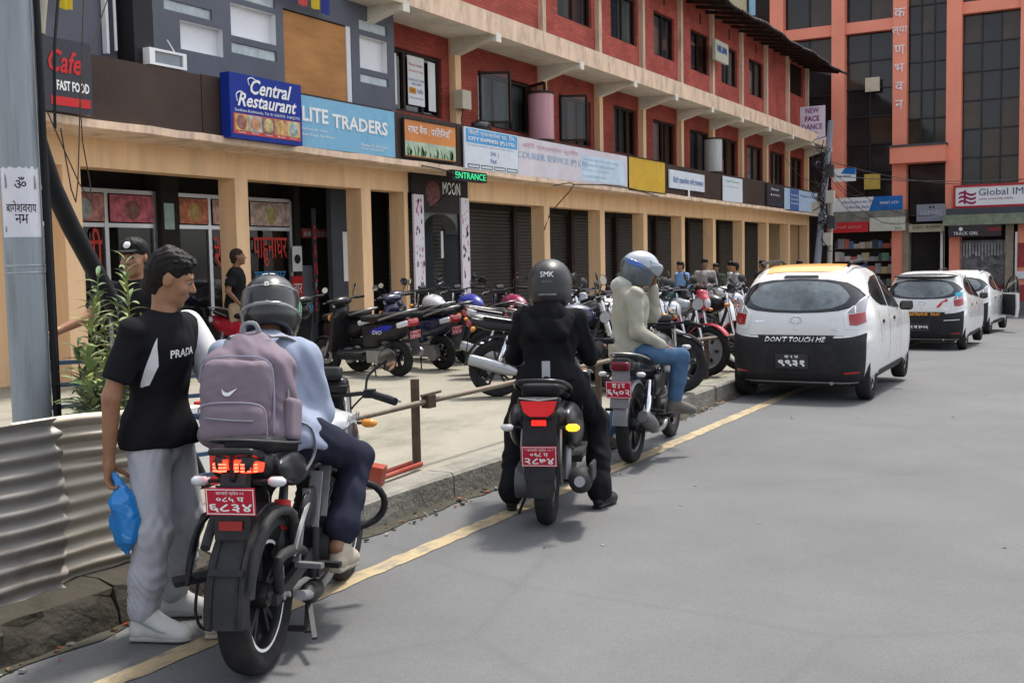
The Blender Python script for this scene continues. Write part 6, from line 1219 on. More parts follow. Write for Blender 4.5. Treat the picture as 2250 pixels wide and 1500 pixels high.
# ================================================================ people
def skinm(n, c): return C('skin_'+n, c, rough=.5, spec=.3, var=.12, scale=30, sss=.08)
sk1 = skinm('tan', (.30, .15, .085)); sk2 = skinm('brown', (.20, .10, .06)); sk3 = skinm('fair', (.36, .20, .13))
hairm = C('hair_black', (.010, .008, .008), rough=.5, var=.4, scale=60, bump=.15, bscale=500, stretch=(3, .6, 1))
def cloth(n, c, var=.12, bump=.25, bs=240, r=.9): return C('cloth_'+n, c, rough=r, var=var, scale=8, bump=.07, bscale=700, spec=.08)
def fold(amp, f=1.0, ph=0):
    def fn(P):
        x, y, z = P[:, 0]*f, P[:, 1]*f, P[:, 2]*f
        w = .5+.5*np.sin(9*z+7*x+ph); return amp*(.5*w*np.sin(46*z+26*x*np.sign(x+1e-6)+2.6*np.sin(13*y+9*z+ph)+ph)+.4*np.sin(23*x+28*y+9*z+2*np.sin(17*z+7*x+ph))+.35*(1-w)*np.sin(70*x+50*y+14*z+3*np.sin(11*z+ph)))
    return fn
def drape(amp, ph=0, an=.15):
    def fn(P):
        x, y, z = P[:, 0], P[:, 1], P[:, 2]; w = np.exp(-((z-an-.1)/.12)**2)+.7*np.exp(-((z-.86)/.10)**2)+.5*np.exp(-((z-.5)/.08)**2)
        return amp*(.55*np.sin(62*x+44*y+5*np.sin(6*z+ph)+ph)+.35*np.sin(105*x-70*y+9*np.sin(5*z)+ph)*(.4+.6*np.sin(7*z+ph)**2)+.9*w*np.sin(88*z+30*x+16*np.sin(14*y+3*z)+ph))
    return fn
V3 = lambda *a: np.array(a, float)
def hframe(f, u=(0, 0, 1)):
    f = np.array(f, float); f /= np.linalg.norm(f); r = np.cross(f, u); r /= np.linalg.norm(r); return np.stack([r, f, np.cross(r, f)], 1)
def head_ops(b, c, H, s=1.0, ears=True):
    P = lambda x, y, z: c+H@(np.array((x, y, z))*s); E = lambda p, r, **k: b.ell(P(*p), np.array(r)*s, H, **k)
    E((0, -.018, .03), (.074, .092, .082), k=.02); E((0, .03, -.03), (.060, .060, .08), k=.03); E((0, .038, -.076), (.046, .046, .036), k=.02); E((0, .076, -.100), (.020, .016, .017), k=.015)
    b.cap(P(0, .086, .008), P(0, .108, -.026), .0075*s, .0125*s, k=.012); E((.012, .094, -.030), (.009, .011, .008), k=.006); E((-.012, .094, -.030), (.009, .011, .008), k=.006)
    b.cap(P(-.036, .076, .025), P(.036, .076, .025), .011*s, k=.015)
    for q in (-1, 1):
        E((q*.032, .094, .007), (.017, .012, .0095), k=.010, neg=True); E((q*.04, .062, -.028), (.022, .022, .02), k=.02)
        if ears: E((q*.074, -.006, -.008), (.009, .025, .032), Euler((0, 0, 0)).to_matrix() if False else None) if False else b.ell(P(q*.075, -.008, -.008), np.array((.009, .022, .032))*s, H, k=.008)
    E((0, .091, -.056), (.023, .010, .0065), k=.006); E((0, .088, -.068), (.020, .010, .0075), k=.006); E((0, .10, -.062), (.022, .006, .0016), k=.003, neg=True)
def eyes(c, H, parent, s=1.0):
    for q in (-1, 1):
        p = c+H@(np.array((q*.032, .0735, .006))*s); e = MB().ball(p, .0112*s, 10).build('eye', C('eye_white', (.24, .22, .21), rough=.2), parent); MB().ball(p+H@np.array((0, .0068, 0))*s, .0075*s, 8).build('iris', C('iris_dark', (.015, .008, .005), rough=.1), e)
def hand_ops(b, w, d, n, side, curl=.5, s=1.0):
    """palm from the wrist w along d, n = the way the fingers curl, side = towards the thumb"""
    w, d, n = (np.array(v, float) for v in (w, d, n)); d /= np.linalg.norm(d); sd = np.cross(d, n); sd /= np.linalg.norm(sd); n = np.cross(sd, d); n /= np.linalg.norm(n); sd = sd if sd@np.array(side, float) > 0 else -sd
    b.cap(w, w+d*.03*s, .024*s, .026*s, k=.01)
    for o in (-.027, -.009, .009, .027): b.cap(w+d*.02*s+sd*o*.6*s, w+d*.088*s+sd*o*s, .014*s, .0105*s, k=.012)
    for o, L in ((-.027, .068), (-.009, .082), (.009, .088), (.027, .078)):
        p = w+d*.088*s+sd*o*s; a = curl*.5
        for k, q in enumerate((.45, .32, .23)):
            v = d*math.cos(a)+n*math.sin(a); p2 = p+v*L*q*s; b.cap(p, p2, (.0098-.0012*k)*s, (.0090-.0012*k)*s, k=.004); p = p2; a += curl*.75
    p = w+d*.028*s+sd*.028*s; v = d*.62+sd*.62+n*.35*(.4+curl); v /= np.linalg.norm(v); p2 = p+v*.045*s; b.cap(p, p2, .013*s, .011*s, k=.01); v2 = v*.8+d*.3+n*.45*curl; v2 /= np.linalg.norm(v2); p3 = p2+v2*.034*s; b.cap(p2, p3, .0105*s, .009*s, k=.004); b.cap(p3, p3+v2*.02*s, .009*s, .0075*s, k=.004)
def shoe(t, heel, toe, col, sole, z_up=(0, 0, 1), ankle=None, s=1.0, hi=.015, res=.009, name='shoe'):
    heel, toe = np.array(heel, float), np.array(toe, float); f = toe-heel; L = np.linalg.norm(f); H = hframe(f, z_up); P = lambda x, y, z: heel+H@np.array((x, y, z))
    b = Blob(res); b.cap(P(0, .035, .045), P(0, .06, .075+hi), .040*s, .040*s, k=.03); b.ell(P(0, L*.55, .045), (.042*s, L*.36, .042), H, k=.03); b.ell(P(0, L*.82, .035), (.040*s, L*.18, .032), H, k=.03); b.rbox(P(0, L/2, -.05), (.2, .4, .062), .001, H, k=.004, neg=True)
    b.cap(P(0, .06, .085+hi), P(0, L*.62, .055), .040*s, .034*s, k=.03); b.rbox(P(0, L/2, -.05), (.2, .4, .062), .001, H, k=.004, neg=True)
    m = b.build(name, col, t); MB().tube([P(-.026, L*.40, .098+hi*.4), P(.026, L*.43, .094+hi*.4), P(-.024, L*.47, .088+hi*.3), P(.024, L*.5, .084+hi*.3), P(-.022, L*.54, .079), P(.022, L*.57, .076)], .0035, 5).build('laces', col, m)
    b = Blob(res); b.rbox(P(0, L*.30, .014), (.034*s, L*.30, .014), .012, H, k=.02).ell(P(0, L*.74, .014), (.044*s, L*.26, .017), H, k=.02); b.rbox(P(0, L/2, -.05), (.2, .4, .05), .001, H, k=.003, neg=True); b.build('sole', sole, m); return m
def figure(label, loc, rz, J, skin, top, bot, shoes=None, res=.012, sleeve='long', headdir=(0, 1, 0), headup=(0, 0, 1), hands=None, tops=1.0, bots=1.0, cuff=.06, headgear=None, hair=None, ftop=.006, fbot=.006, cres=None, group=None, shoe_sole=None, shoe_len=.25, shorts=False, legcut=None, hood=False, collar=True, eye=True, feet=None, hem=-.11, legr=(.102, .076, .074)):
    t = thing('person', label, 'person', loc, rz, group); J = {k: np.array(v, float) for k, v in J.items()}; cres = cres or res*1.25; H = hframe(headdir, headup); hc = J['head']
    b = Blob(res)
    b.ell(J['pelvis'], (.14, .10, .11), k=.05); b.cap(J['pelvis'], J['chest'], .10, .115, k=.06, sq=None); b.ell(J['chest'], (.155, .10, .16), k=.05)
    b.cap(J['chest']*.4+J['neck']*.6, J['neck'], .062, .052, k=.05); b.cap(J['neck'], hc+H@V3(0, -.018, -.05), .050, .049, k=.025)
    for s in 'RL':
        b.cap(J['sh'+s], J['el'+s], .046, .038, k=.03); b.cap(J['el'+s], J['wr'+s], .040, .025, k=.015); b.cap(J['chest']*.5+J['neck']*.5+V3(0, 0, -.02), J['sh'+s]+V3(0, 0, -.01), .06, .040, k=.04)
        b.cap(J['hip'+s], J['kn'+s], .080, .054, k=.04); b.cap(J['kn'+s], J['kn'+s]*.6+J['an'+s]*.4, .054, .052, k=.02); b.cap(J['kn'+s]*.6+J['an'+s]*.4, J['an'+s], .052, .034, k=.02)
        ft = feet[s] if feet else None
        if ft is not None: b.cap(J['an'+s], np.array(ft[1])*.7+np.array(ft[0])*.3+V3(0, 0, .02), .034, .022, k=.02)
        if hands and hands.get(s): hand_ops(b, J['wr'+s], *hands[s])
        else: hand_ops(b, J['wr'+s], J['wr'+s]-J['el'+s], V3(0, .5, -.5), V3(0, 1, .2), .6)
    head_ops(b, hc, H)
    b.build('body', skin, t, smooth=1)
    if eye: eyes(hc, H, t)
    # top
    q = Blob(cres); k_ = tops
    q.ell(J['chest'], (.178*k_, .128*k_, .185), k=.07); q.cap(J['pelvis']+V3(0, 0, -.02), J['chest'], .142*k_, .13*k_, k=.06, sq=None)
    q.cap(J['chest']*.45+J['neck']*.55+V3(0, 0, -.02), J['neck']+V3(0, 0, -.045), .085, .064, k=.05)
    for s in 'RL':
        q.cap(J['chest']*.4+J['neck']*.6+V3(0, 0, -.03), J['sh'+s], .084, .062*k_, k=.10)
        if sleeve == 'long': q.chain([J['sh'+s], J['el'+s], J['wr'+s]*.93+J['el'+s]*.07], [.064*k_, .058*k_, .044*k_], k=.03)
        else: q.cap(J['sh'+s], J['sh'+s]*.22+J['el'+s]*.78, .060*k_, .075*k_, k=.04); d_ = J['el'+s]-J['sh'+s]; d_ /= np.linalg.norm(d_); q.rbox(J['sh'+s]*.25+J['el'+s]*.75+d_*.1, (.10, .1, .10), .002, hframe(d_, (0.3, 0.2, .9)), k=.004, neg=True)
    if hood: q.ell(J['neck']+V3(0, -.10, -.03), (.12, .07, .10), k=.05)
    q.ell(J['pelvis']+V3(0, 0, -.06), ((.196, .160, .22) if sleeve == 'short' else (.175*k_, .145*k_, .17)), k=.06)
    q.rbox(J['pelvis']+V3(0, 0, -.35+(-.065 if sleeve == 'short' else hem)), (.4, .4, .35), .002, k=.01, neg=True)
    q.field(fold(ftop)); tp = q.build('shirt' if sleeve == 'short' else 'jacket', top, t)
    # bottom
    p = Blob(cres); kb = bots; p.ell(J['pelvis']+V3(0, 0, -.06), (.150*kb**.5, .118*kb**.5, .11), k=.05)
    for s in 'RL':
        an = J['an'+s]; kn = J['kn'+s]; lo = kn*(1-legcut)+an*legcut if legcut else an
        p.cap(J['hip'+s], kn, legr[0]*kb, legr[1]*kb, k=.05)
        if not shorts: p.chain([kn, kn*.45+lo*.55, lo*.93+kn*.07, lo], [legr[1]*kb, legr[2]*kb, cuff*1.12, cuff], k=.03)
        else: d_ = kn-J['hip'+s]; d_ /= np.linalg.norm(d_); p.cap(J['hip'+s], kn, .105*kb, .092*kb, k=.03); p.rbox(kn+d_*.11, (.13, .1, .13), .002, hframe(d_), k=.004, neg=True)
    p.field(drape(fbot, 1.3) if not (legcut or hood or sleeve == 'long' and feet and headgear is None and hem > -.1) else fold(fbot, 1.35, 1.3)); p.build('shorts' if shorts else 'trousers', bot, t)
    if feet and shoes:
        for s in 'RL': shoe(t, feet[s][0], feet[s][1], shoes, shoe_sole or shoes, res=max(.008, res), hi=.05 if shoe_sole else .015)
    if hair:
        h = Blob(max(.0048, res*.64)); Pn = lambda x, y, z: hc+H@V3(x, y, z)
        h.ell(Pn(0, -.018, .038), (.0772, .0955, .081), H, k=.02)
        if hair == 'quiff':
            for x, y0, z0, y1, z1, r in ((-.045, -.04, .083, .050, .083, .020), (-.02, -.05, .10, .064, .093, .021), (.012, -.05, .102, .070, .090, .021), (.042, -.04, .086, .056, .078, .019)): h.cap(Pn(x, y0, z0), Pn(x, y1, z1), r, r*.62, k=.02)
        elif hair != 'buzz': h.ell(Pn(0, .015, .075), (.075, .08, .055), H, k=.03)
        f_ = Blob(max(.006, res*.8)); f_.ell(Pn(0, -.018, .03), (.0762, .0942, .084), H, k=.02); f_.cap(Pn(0, -.05, -.02), Pn(0, -.052, -.075), .062, .05, k=.03)
        f_.ell(Pn(0, .125, -.02), (.12, .085, .12), H, k=.008, neg=True); f_.rbox(Pn(0, 0, -.20), (.2, .2, .105), .005, H, k=.008, neg=True); f_.rbox(Pn(0, .10, -.10), (.2, .095, .095), .005, Euler((0, 0, 0)).to_matrix() if False else H, k=.008, neg=True)
        h.cap(Pn(0, -.05, -.01), Pn(0, -.052, -.065), .066, .050, k=.03); h.ell(Pn(0, .145, -.03), (.12, .085, .098), H, k=.01, neg=True); h.rbox(Pn(0, .085, -.125), (.2, .10, .11), .005, H, k=.015, neg=True); h.rbox(Pn(0, -.0, -.13), (.2, .2, .055), .005, H, k=.02, neg=True)
        h.field(lambda P: (lambda q: .0026*np.sin(330*q[:, 0]+60*q[:, 2]+7*np.sin(26*q[:, 1]+20*q[:, 2]))+.0018*np.sin(170*q[:, 0]+120*q[:, 1]+5*np.sin(40*q[:, 2]))+.006*np.exp(-((q[:, 1]-.08)/.02)**2)*(.5+.5*np.sin(240*q[:, 0])))((P-hc)@H)); hm = h.build('hair', hairm if hair != 'buzz' else C('hair_stubble', (.03, .02, .016), rough=.8), t)
        f_.build('hair_fade', C('hair_fade', (.022, .015, .012), rough=.8, bump=.3, bscale=400), hm)
        e = Blob(.004)
        for s in (-1, 1): e.cap(Pn(s*.016, .089, .026), Pn(s*.048, .076, .028), .0045, .003, k=.003)
        e.build('eyebrows', hairm, hm)
    return t, H, hc
def helmet(t, hc, H, shell, visor=None, open_visor=False, res=.009, name='helmet', k=1.04):
    Pn = lambda x, y, z: hc+H@V3(x, y, z)*k
    b = Blob(res); E = lambda p, r, kk=.02, neg=False: b.ell(Pn(*p), np.array(r)*k, H, k=kk, neg=neg)
    E((0, -.005, .035), (.126, .158, .132), .03); E((0, -.02, -.05), (.115, .135, .09), .05)
    if not open_visor: E((0, .085, -.075), (.085, .075, .05), .04)
    b.rbox(Pn(0, -.01, -.21), np.array((.3, .3, .095))*k, .01, H, k=.02, neg=True); E((0, -.01, -.13), (.088, .105, .06), .02, True)
    if open_visor: E((0, .13, -.05), (.10, .11, .085), .02, True)
    else: b.rbox(Pn(0, .155, .0), np.array((.085, .05, .035))*k, .02, H, k=.01, neg=True)
    return b, Pn
# ---- helmets' common trims
def trim_region(b, nm, mat, parent, Hc, H, fn, off=.003):
    return b.build(nm, mat, parent, region=lambda P: fn((P-Hc)@H), off=off)
# ---------------------------------------------------------------- the man in the black tee and grey sweatpants
blk = cloth('black', (.012, .012, .014)); wht = cloth('white', (.62, .62, .63)); gry = cloth('grey_marl', (.40, .405, .44), bump=.4, bs=300)
shw = C('shoe_white', (.55, .55, .53), rough=.55, var=.08, dirt=(.33, .31, .27), damt=.4, dscale=9)
Jm = dict(pelvis=(0, -.03, .90), chest=(0, -.01, 1.20), neck=(0, .02, 1.40), head=(.0, .065, 1.565), shR=(.178, -.02, 1.335), elR=(.235, -.095, 1.07), wrR=(.215, -.135, .80), shL=(-.185, .02, 1.35), elL=(-.215, .15, 1.08), wrL=(-.15, .36, 1.12),
    hipR=(.095, -.02, .86), knR=(.125, .0, .47), anR=(.14, -.055, .125), hipL=(-.095, -.02, .86), knL=(-.14, .0, .47), anL=(-.165, -.10, .125))
fm = {'R': ((.155, -.11, .005), (.115, .165, .005)), 'L': ((-.150, -.17, .005), (-.235, .065, .005))}
hd = np.array((-.50, .85, -.42))
man, Hm, hcm = figure('young man in a black and white tee and grey sweatpants holding a blue bag', (-3.655, 3.37, 0), R(-75), Jm, sk1, blk, gry, shw, res=.0075, cres=.009, sleeve='short', headdir=hd, headup=(0, .35, 1), hair='quiff', tops=.87, bots=.97, cuff=.054, ftop=.0075, fbot=.0055, legr=(.087, .082, .077), feet=fm, shoe_sole=C('sole_grey', (.36, .355, .34), rough=.7),
    hands={'R': (V3(.0, -.05, -1), V3(-.2, 1, 0), V3(-.3, 1, 0), 1.25), 'L': (V3(.25, .9, .1), V3(.6, 0, -.6), V3(0, .3, 1), .7)})
# tee panels, lettering
q = Blob(.008); q.cap(Jm['shL'], np.array(Jm['shL'])*.2+np.array(Jm['elL'])*.8, .066, .078, k=.03); q.rbox(np.array(Jm['shL'])*.2+np.array(Jm['elL'])*.8+V3(-.014, .08, -.09), (.12, .05, .12), .002, hframe(np.array(Jm['elL'])-np.array(Jm['shL'])), k=.004, neg=True); q.field(fold(.004)); q.build('white_sleeve', wht, man)
body_t = [o for o in man.children if o.name.startswith('shirt')][0]
bt = BVHTree.FromPolygons([v.co.copy() for v in body_t.data.vertices], [tuple(p.vertices) for p in body_t.data.polygons])
def onshirt(p, d, off=.003):
    h = bt.ray_cast(Vector(p), Vector(d)); return (h[0]+h[1]*off*(1 if h[1].dot(Vector(d)) < 0 else -1)) if h[0] is not None else Vector(p)+Vector(d)
def shirt_patch(nm, A, B, o, d, mat, nu=10, nv=6, off=.004):
    d = Vector(d).normalized(); u, w, _ = basis(d); vs = []; fs = []
    for i in range(nu+1):
        for j in range(nv+1): a = Vector(A[0]).lerp(Vector(A[1]), i/nu); b_ = Vector(B[0]).lerp(Vector(B[1]), i/nu); vs.append(onshirt(a.lerp(b_, j/nv)-d*.6, d, off))
    for i in range(nu):
        for j in range(nv): q_ = i*(nv+1)+j; fs.append((q_, q_+1, q_+nv+2, q_+nv+1))
    return MB().add(vs, fs).build(nm, mat, body_t, 60)
vd = (-.93, -.25, -.0)          # projecting from his right side
shirt_patch('white_panel', ((.2, .085, 1.31), (.2, -.005, 1.10)), ((.2, .085, 1.19), (.2, .04, 1.11)), (0, 0, 0), vd, wht)
shirt_patch('white_stripe', ((.2, -.135, 1.37), (.2, -.17, 1.13)), ((.2, -.105, 1.385), (.2, -.152, 1.13)), (0, 0, 0), (-.75, .65, 0), wht)
mb = MB().text('PRADA', (0, 0, 0), (1, 0, 0), (0, 1, 0), .125, .034, align='C', bold=.02, depth=0); cd_ = Vector((-.3, -.95, 0)).normalized()
rt_ = Vector((-.95, .3, 0)); mb.v = [tuple(onshirt(Vector((.03, .1, 1.225))+rt_*x+Vector((0, -0, 1))*y-cd_*.5+Vector((0, 0, x*.10)), cd_, .004)) for x, y, _ in mb.v]; mb.build('chest_lettering', wtxt, body_t, 0)
# shoe swoosh, trouser badge, cord, waistband
sho = [o for o in man.children if o.name.startswith('shoe')][0]; bs_ = BVHTree.FromPolygons([v.co.copy() for v in sho.data.vertices], [tuple(p.vertices) for p in sho.data.polygons]); e0, e1 = Vector(fm['R'][0]), Vector(fm['R'][1]); ax_ = (e1-e0).normalized(); sd_ = Vector((ax_.y, -ax_.x, 0)); vs = []
for k in range(9):
    q = k/8; w_ = .016*math.sin(math.pi*min(1, q*.8+.2))
    for j in (-1, 1): p_ = e0+ax_*(.06+.13*q)+Vector((0, 0, .085-.045*q+.0*q+j*w_*.5+.03*(q-.5)**2)); h_ = bs_.ray_cast(p_+sd_*.2, -sd_); vs.append((h_[0]+sd_*.003) if h_[0] is not None else p_)
MB().add(vs, [(2*k, 2*k+1, 2*k+3, 2*k+2) for k in range(8)]).build('tick_mark', C('tick_grey', (.30, .31, .34)), sho, 0)
# blue plastic bag in his right hand
b = Blob(.008); b.cap((.205, -.10, .70), (.21, -.085, .63), .016, .05, k=.03, sq=None); b.ell((.21, -.075, .545), (.036, .066, .12), k=.03); b.cap((.21, -.075, .45), (.21, -.07, .405), .03, .006, k=.03); b.cap((.2, -.12, .72), (.195, -.15, .76), .014, .02, k=.02)
b.field(lambda P: .005*np.sin(70*P[:, 1]+25*P[:, 2]+3*np.sin(30*P[:, 0]))+.003*np.sin(55*P[:, 2]+40*P[:, 1])+.0025*np.sin(170*P[:, 1]+90*P[:, 2]*np.sign(P[:, 1]+.08)+6*np.sin(40*P[:, 2]))); bag = b.build('plastic_bag', C('bag_blue', (.008, .20, .55), rough=.22, var=.2, scale=7, coat=.3)); bag.matrix_world = man.matrix_basis.copy() if False else Matrix.Translation((-3.655, 3.37, 0)) @ Matrix.Rotation(R(-75), 4, 'Z'); tag(bag, 'blue plastic bag gripped in the hand of the man in sweatpants', 'bag')
# ---------------------------------------------------------------- rider with the backpack
lil = cloth('pale_blue', (.25, .285, .375), bump=.2); nav = cloth('navy_trousers', (.018, .02, .034)); shb = C('shoe_beige', (.34, .30, .23), rough=.7, var=.2)
J1 = dict(pelvis=(0, .40, .90), chest=(-.10, .45, 1.12), neck=(-.10, .52, 1.285), head=(-.105, .60, 1.385), shR=(.075, .47, 1.215), elR=(.125, .54, .96), wrR=(.02, .76, .98), shL=(-.275, .47, 1.215), elL=(-.345, .54, .96), wrL=(-.16, .76, .98), hipR=(.10, .42, .87), knR=(.225, .76, .72), anR=(.20, .47, .37), hipL=(-.10, .42, .88), knL=(-.27, .74, .60), anL=(-.32, .37, .10))
f1 = {'R': ((.20, .42, .27), (.225, .66, .25)), 'L': ((-.32, .31, .005), (-.37, .55, .005))}
rider1, H1, hc1 = figure('rider in pale blue shirt and black green helmet on the large front motorcycle', (-2.985, 3.185, 0), R(23), J1, sk2, lil, nav, shb, res=.010, headdir=(-.2, .85, -.55), tops=1.08, hem=-.075, bots=.96, cuff=.066, ftop=.011, fbot=.007, feet=f1, legcut=.82, eye=False, group=None)
hel = C('helmet_black', (.009, .010, .010), rough=.28, coat=.25, var=.1); helg = C('helmet_green_trim', (.03, .20, .09), rough=.25, coat=.5); helgy = C('helmet_grey_trim', (.13, .14, .14), rough=.3, coat=.4)
nk = V3(*J1['neck']); MB().tube([nk+V3(.078*math.cos(a), -.015+.075*math.sin(a), -.055-.02*math.sin(a)) for a in [2*math.pi*k/14 for k in range(14)]], .021, 8, closed=True).build('collar', cloth('collar_grey', (.24, .25, .31)), rider1)
hc_ = hc1+H1@V3(0, -.005, .0); b, Pn = helmet(rider1, hc_, H1, hel); hp = b.build('helmet', hel, rider1)
trim_region(b, 'grey_stripe', helgy, hp, hc_, H1, lambda q: np.abs(q[..., 2]-.095-.25*q[..., 1])-.008+(q[..., 1] > .08)*1, .0035); trim_region(b, 'grey_band', helgy, hp, hc_, H1, lambda q: np.maximum(np.abs(q[..., 2]+.02-.1*q[..., 1])-.012, q[..., 1]+.03), .0035)
trim_region(b, 'green_flash', helg, hp, hc_, H1, lambda q: np.maximum(np.maximum(np.abs(q[..., 2]-.02-.3*q[..., 1])-.035, .085-q[..., 0]), np.abs(q[..., 1]-.01)-.06), .0032)
bh = BVHTree.FromPolygons([v.co.copy() for v in hp.data.vertices], [tuple(p.vertices) for p in hp.data.polygons])
def onhel(c, rt, upv, d, body, w, h, mat, nm, parent, bvh=None, bold=.03, shear=0):
    c, rt, upv, d = (Vector(v) for v in (c, rt, upv, d)); m_ = MB().text(body, (0, 0, 0), (1, 0, 0), (0, 1, 0), w, h, align='C', bold=bold, depth=0, shear=shear); vs = []
    for x, y, _ in m_.v:
        hh = (bvh or bh).ray_cast(c+rt*x+upv*y-d*.4, d); vs.append(tuple(hh[0]-d*.004) if hh[0] is not None else tuple(c+rt*x+upv*y))
    m_.v = vs; m_.build(nm, mat, parent, 0)
hv = lambda x, y, z: Vector(tuple(H1@V3(x, y, z)))
onhel(Vector(tuple(hc_))+hv(0, -.1, .11), hv(1, 0, 0), hv(0, .5, .85), hv(0, .85, -.5), '69', .06, .03, wtxt, 'helmet_lettering', hp); onhel(Vector(tuple(hc_))+hv(0, -.15, .045), hv(1, 0, 0), hv(0, 0, 1), hv(0, 1, 0), 'B', .022, .024, C('print_grey_light', (.4, .42, .42)), 'helmet_lettering', hp)
onhel(Vector(tuple(hc_))+hv(.1, .0, -.035), hv(0, -.35, .94), hv(0, .94, .35), hv(-1, 0.12, 0), 'Monster', .15, .035, wtxt, 'helmet_lettering', hp, shear=.3)
# backpack
mv = C('backpack_mauve', (.175, .135, .165), rough=.8, var=.15, scale=6, bump=.06, bscale=700, dirt=(.22, .18, .215), damt=.4, spec=.3); gs = C('strap_grey', (.23, .235, .25), rough=.8); zp_ = C('zip_grey', (.25, .235, .30), rough=.6)
tl = Euler((-.20, 0, 0)).to_matrix(); BC = np.array((-.085, .25, 1.05)); Rt = np.array(tl); BP = lambda x, y, z: BC+Rt@V3(x, y, z)
bk = thing('backpack', 'faded mauve backpack with white tick mark on the back of the pale blue rider', 'backpack', (-2.985, 3.185, 0), R(23))
bk.scale = (1.1, 1.0, 1.02)
b = Blob(.009); b.rbox(BP(0, 0, -.02), (.175, .095, .20), .07, tl, k=.05).ell(BP(0, .02, .12), (.13, .09, .14), tl, k=.06).ell(BP(0, -.03, -.16), (.165, .11, .09), tl, k=.05)
b.field(lambda P: fold(.009, .9, 2)(P)+fold(.004, 2.1, .7)(P)); b.build('main_bag', mv, bk)
b = Blob(.009); b.rbox(BP(-.01, -.105, -.01), (.135, .045, .14), .04, tl, k=.03); b.field(lambda P: fold(.006, 1, 4)(P)+fold(.003, 2.2, .7)(P)); b.build('front_pocket', mv, bk)
b = Blob(.009); b.rbox(BP(-.01, -.135, -.125), (.125, .045, .075), .04, tl, k=.03); b.field(fold(.005, .9, 1)); lp_ = b.build('lower_pocket', mv, bk)
MB().tube([BP(-.13, -.168, -.09), BP(-.115, -.178, -.055), BP(-.01, -.185, -.045), BP(.10, -.178, -.055), BP(.122, -.165, -.10), BP(.125, -.15, -.18)], .0038, 6).build('zip', zp_, bk); MB().tube([BP(-.10, -.183, -.105), BP(0, -.188, -.115), BP(.08, -.183, -.118)], .0038, 6).build('zip', gs, bk)
MB().tube([BP(-.15, -.12, .04), BP(-.12, -.14, .125), BP(0, -.15, .14), BP(.11, -.14, .125), BP(.135, -.125, .04), BP(.14, -.12, -.16)], .004, 6).build('zip', zp_, bk); MB().tube([BP(.165, -.05, .06), BP(.178, -.06, -.1), BP(.17, -.06, -.2)], .004, 6).build('zip', gs, bk)
for sx in (-1, 1):
    MB().tube([BP(sx*.06, .02, .24), BP(sx*.10, .10, .25), BP(sx*.15, .17, .21), BP(sx*.19, .24, .10)], .022, 8, sq=.35).build('shoulder_strap', gs, bk); MB().tube([BP(sx*.08, -.03, .22), BP(sx*.10, -.06, .10), BP(sx*.15, -.06, .0)], .012, 6, sq=.4).build('side_strap', gs, bk)
MB().tube([BP(.17, .05, -.10), BP(.215, .10, -.13), BP(.235, .10, -.22), BP(.215, .06, -.30), BP(.18, .04, -.33)], .016, 6, sq=.3).build('loose_strap', gs, bk)
b = Blob(.009); b.rbox(BP(.178, -.01, -.10), (.02, .07, .085), .018, tl); b.build('side_pocket', mv, bk); MB().tube([BP(-.035, .0, .255), BP(-.02, -.01, .29), BP(.02, -.01, .29), BP(.035, .0, .255)], .009, 6).build('top_handle', gs, bk)
pts = [(-.030, .012), (-.024, .004), (-.016, -.002), (-.006, -.004), (.030, .014), (.002, -.016), (-.014, -.018), (-.026, -.010)]; sw = MB()
sw.add([tuple(BP(x-.02, -.158, z+.0)) for x, z in pts], [(0, 1, 6, 7), (1, 2, 5, 6), (2, 3, 4, 5)]).build('tick_mark', wtxt, bk, 0)
# ---------------------------------------------------------------- rider in black on the scooter
blk2 = cloth('black_hoodie', (.010, .010, .012), bump=.3, bs=180); J2 = dict(pelvis=(0, .22, .90), chest=(0, .27, 1.11), neck=(0, .31, 1.29), head=(0, .36, 1.425), shR=(.168, .29, 1.235), elR=(.242, .42, .99), wrR=(.28, .72, 1.02), shL=(-.168, .29, 1.235), elL=(-.245, .42, .99), wrL=(-.29, .72, 1.02),
    hipR=(.11, .26, .86), knR=(.27, .64, .54), anR=(.29, .44, .10), hipL=(-.11, .26, .86), knL=(-.27, .62, .52), anL=(-.27, .33, .10))
f2 = {'R': ((.27, .38, .005), (.38, .62, .005)), 'L': ((-.26, .28, .005), (-.30, .53, .005))}
shk = C('shoe_black', (.014, .014, .015), rough=.45, var=.2)
rider2, H2, hc2 = figure('rider all in black with a black full-face helmet astride the sport scooter', (-3.07, 5.83, 0), R(21), J2, sk2, blk2, cloth('black_trousers', (.012, .012, .015)), shk, res=.011, headdir=(0, 1, -.12), tops=1.02, bots=1.02, hem=-.04, ftop=.012, fbot=.009, hood=True, feet=f2, eye=False, cuff=.07)
hel2 = C('helmet_black_matt', (.009, .009, .010), rough=.42, coat=.08); b, Pn = helmet(rider2, hc2, H2, hel2, k=1.12); hp2 = b.build('helmet', hel2, rider2); trim_region(b, 'grey_edge', helgy, hp2, hc2, H2, lambda q: np.maximum(np.abs(q[..., 2]+.055)-.008, np.maximum(q[..., 1]+.06, np.abs(q[..., 0])-.06)), .006)
bh2 = BVHTree.FromPolygons([v.co.copy() for v in hp2.data.vertices], [tuple(p.vertices) for p in hp2.data.polygons]); h2v = lambda x, y, z: Vector(tuple(H2@V3(x, y, z)))
onhel(Vector(tuple(hc2))+h2v(0, -.15, .055), h2v(1, 0, 0), h2v(0, 0, 1), h2v(0, 1, 0), 'SMK', .085, .035, wtxt, 'helmet_lettering', hp2, bh2); onhel(Vector(tuple(hc2))+h2v(0, -.15, .02), h2v(1, 0, 0), h2v(0, 0, 1), h2v(0, 1, 0), 'HELMETS', .07, .014, helgy, 'helmet_lettering', hp2, bh2)
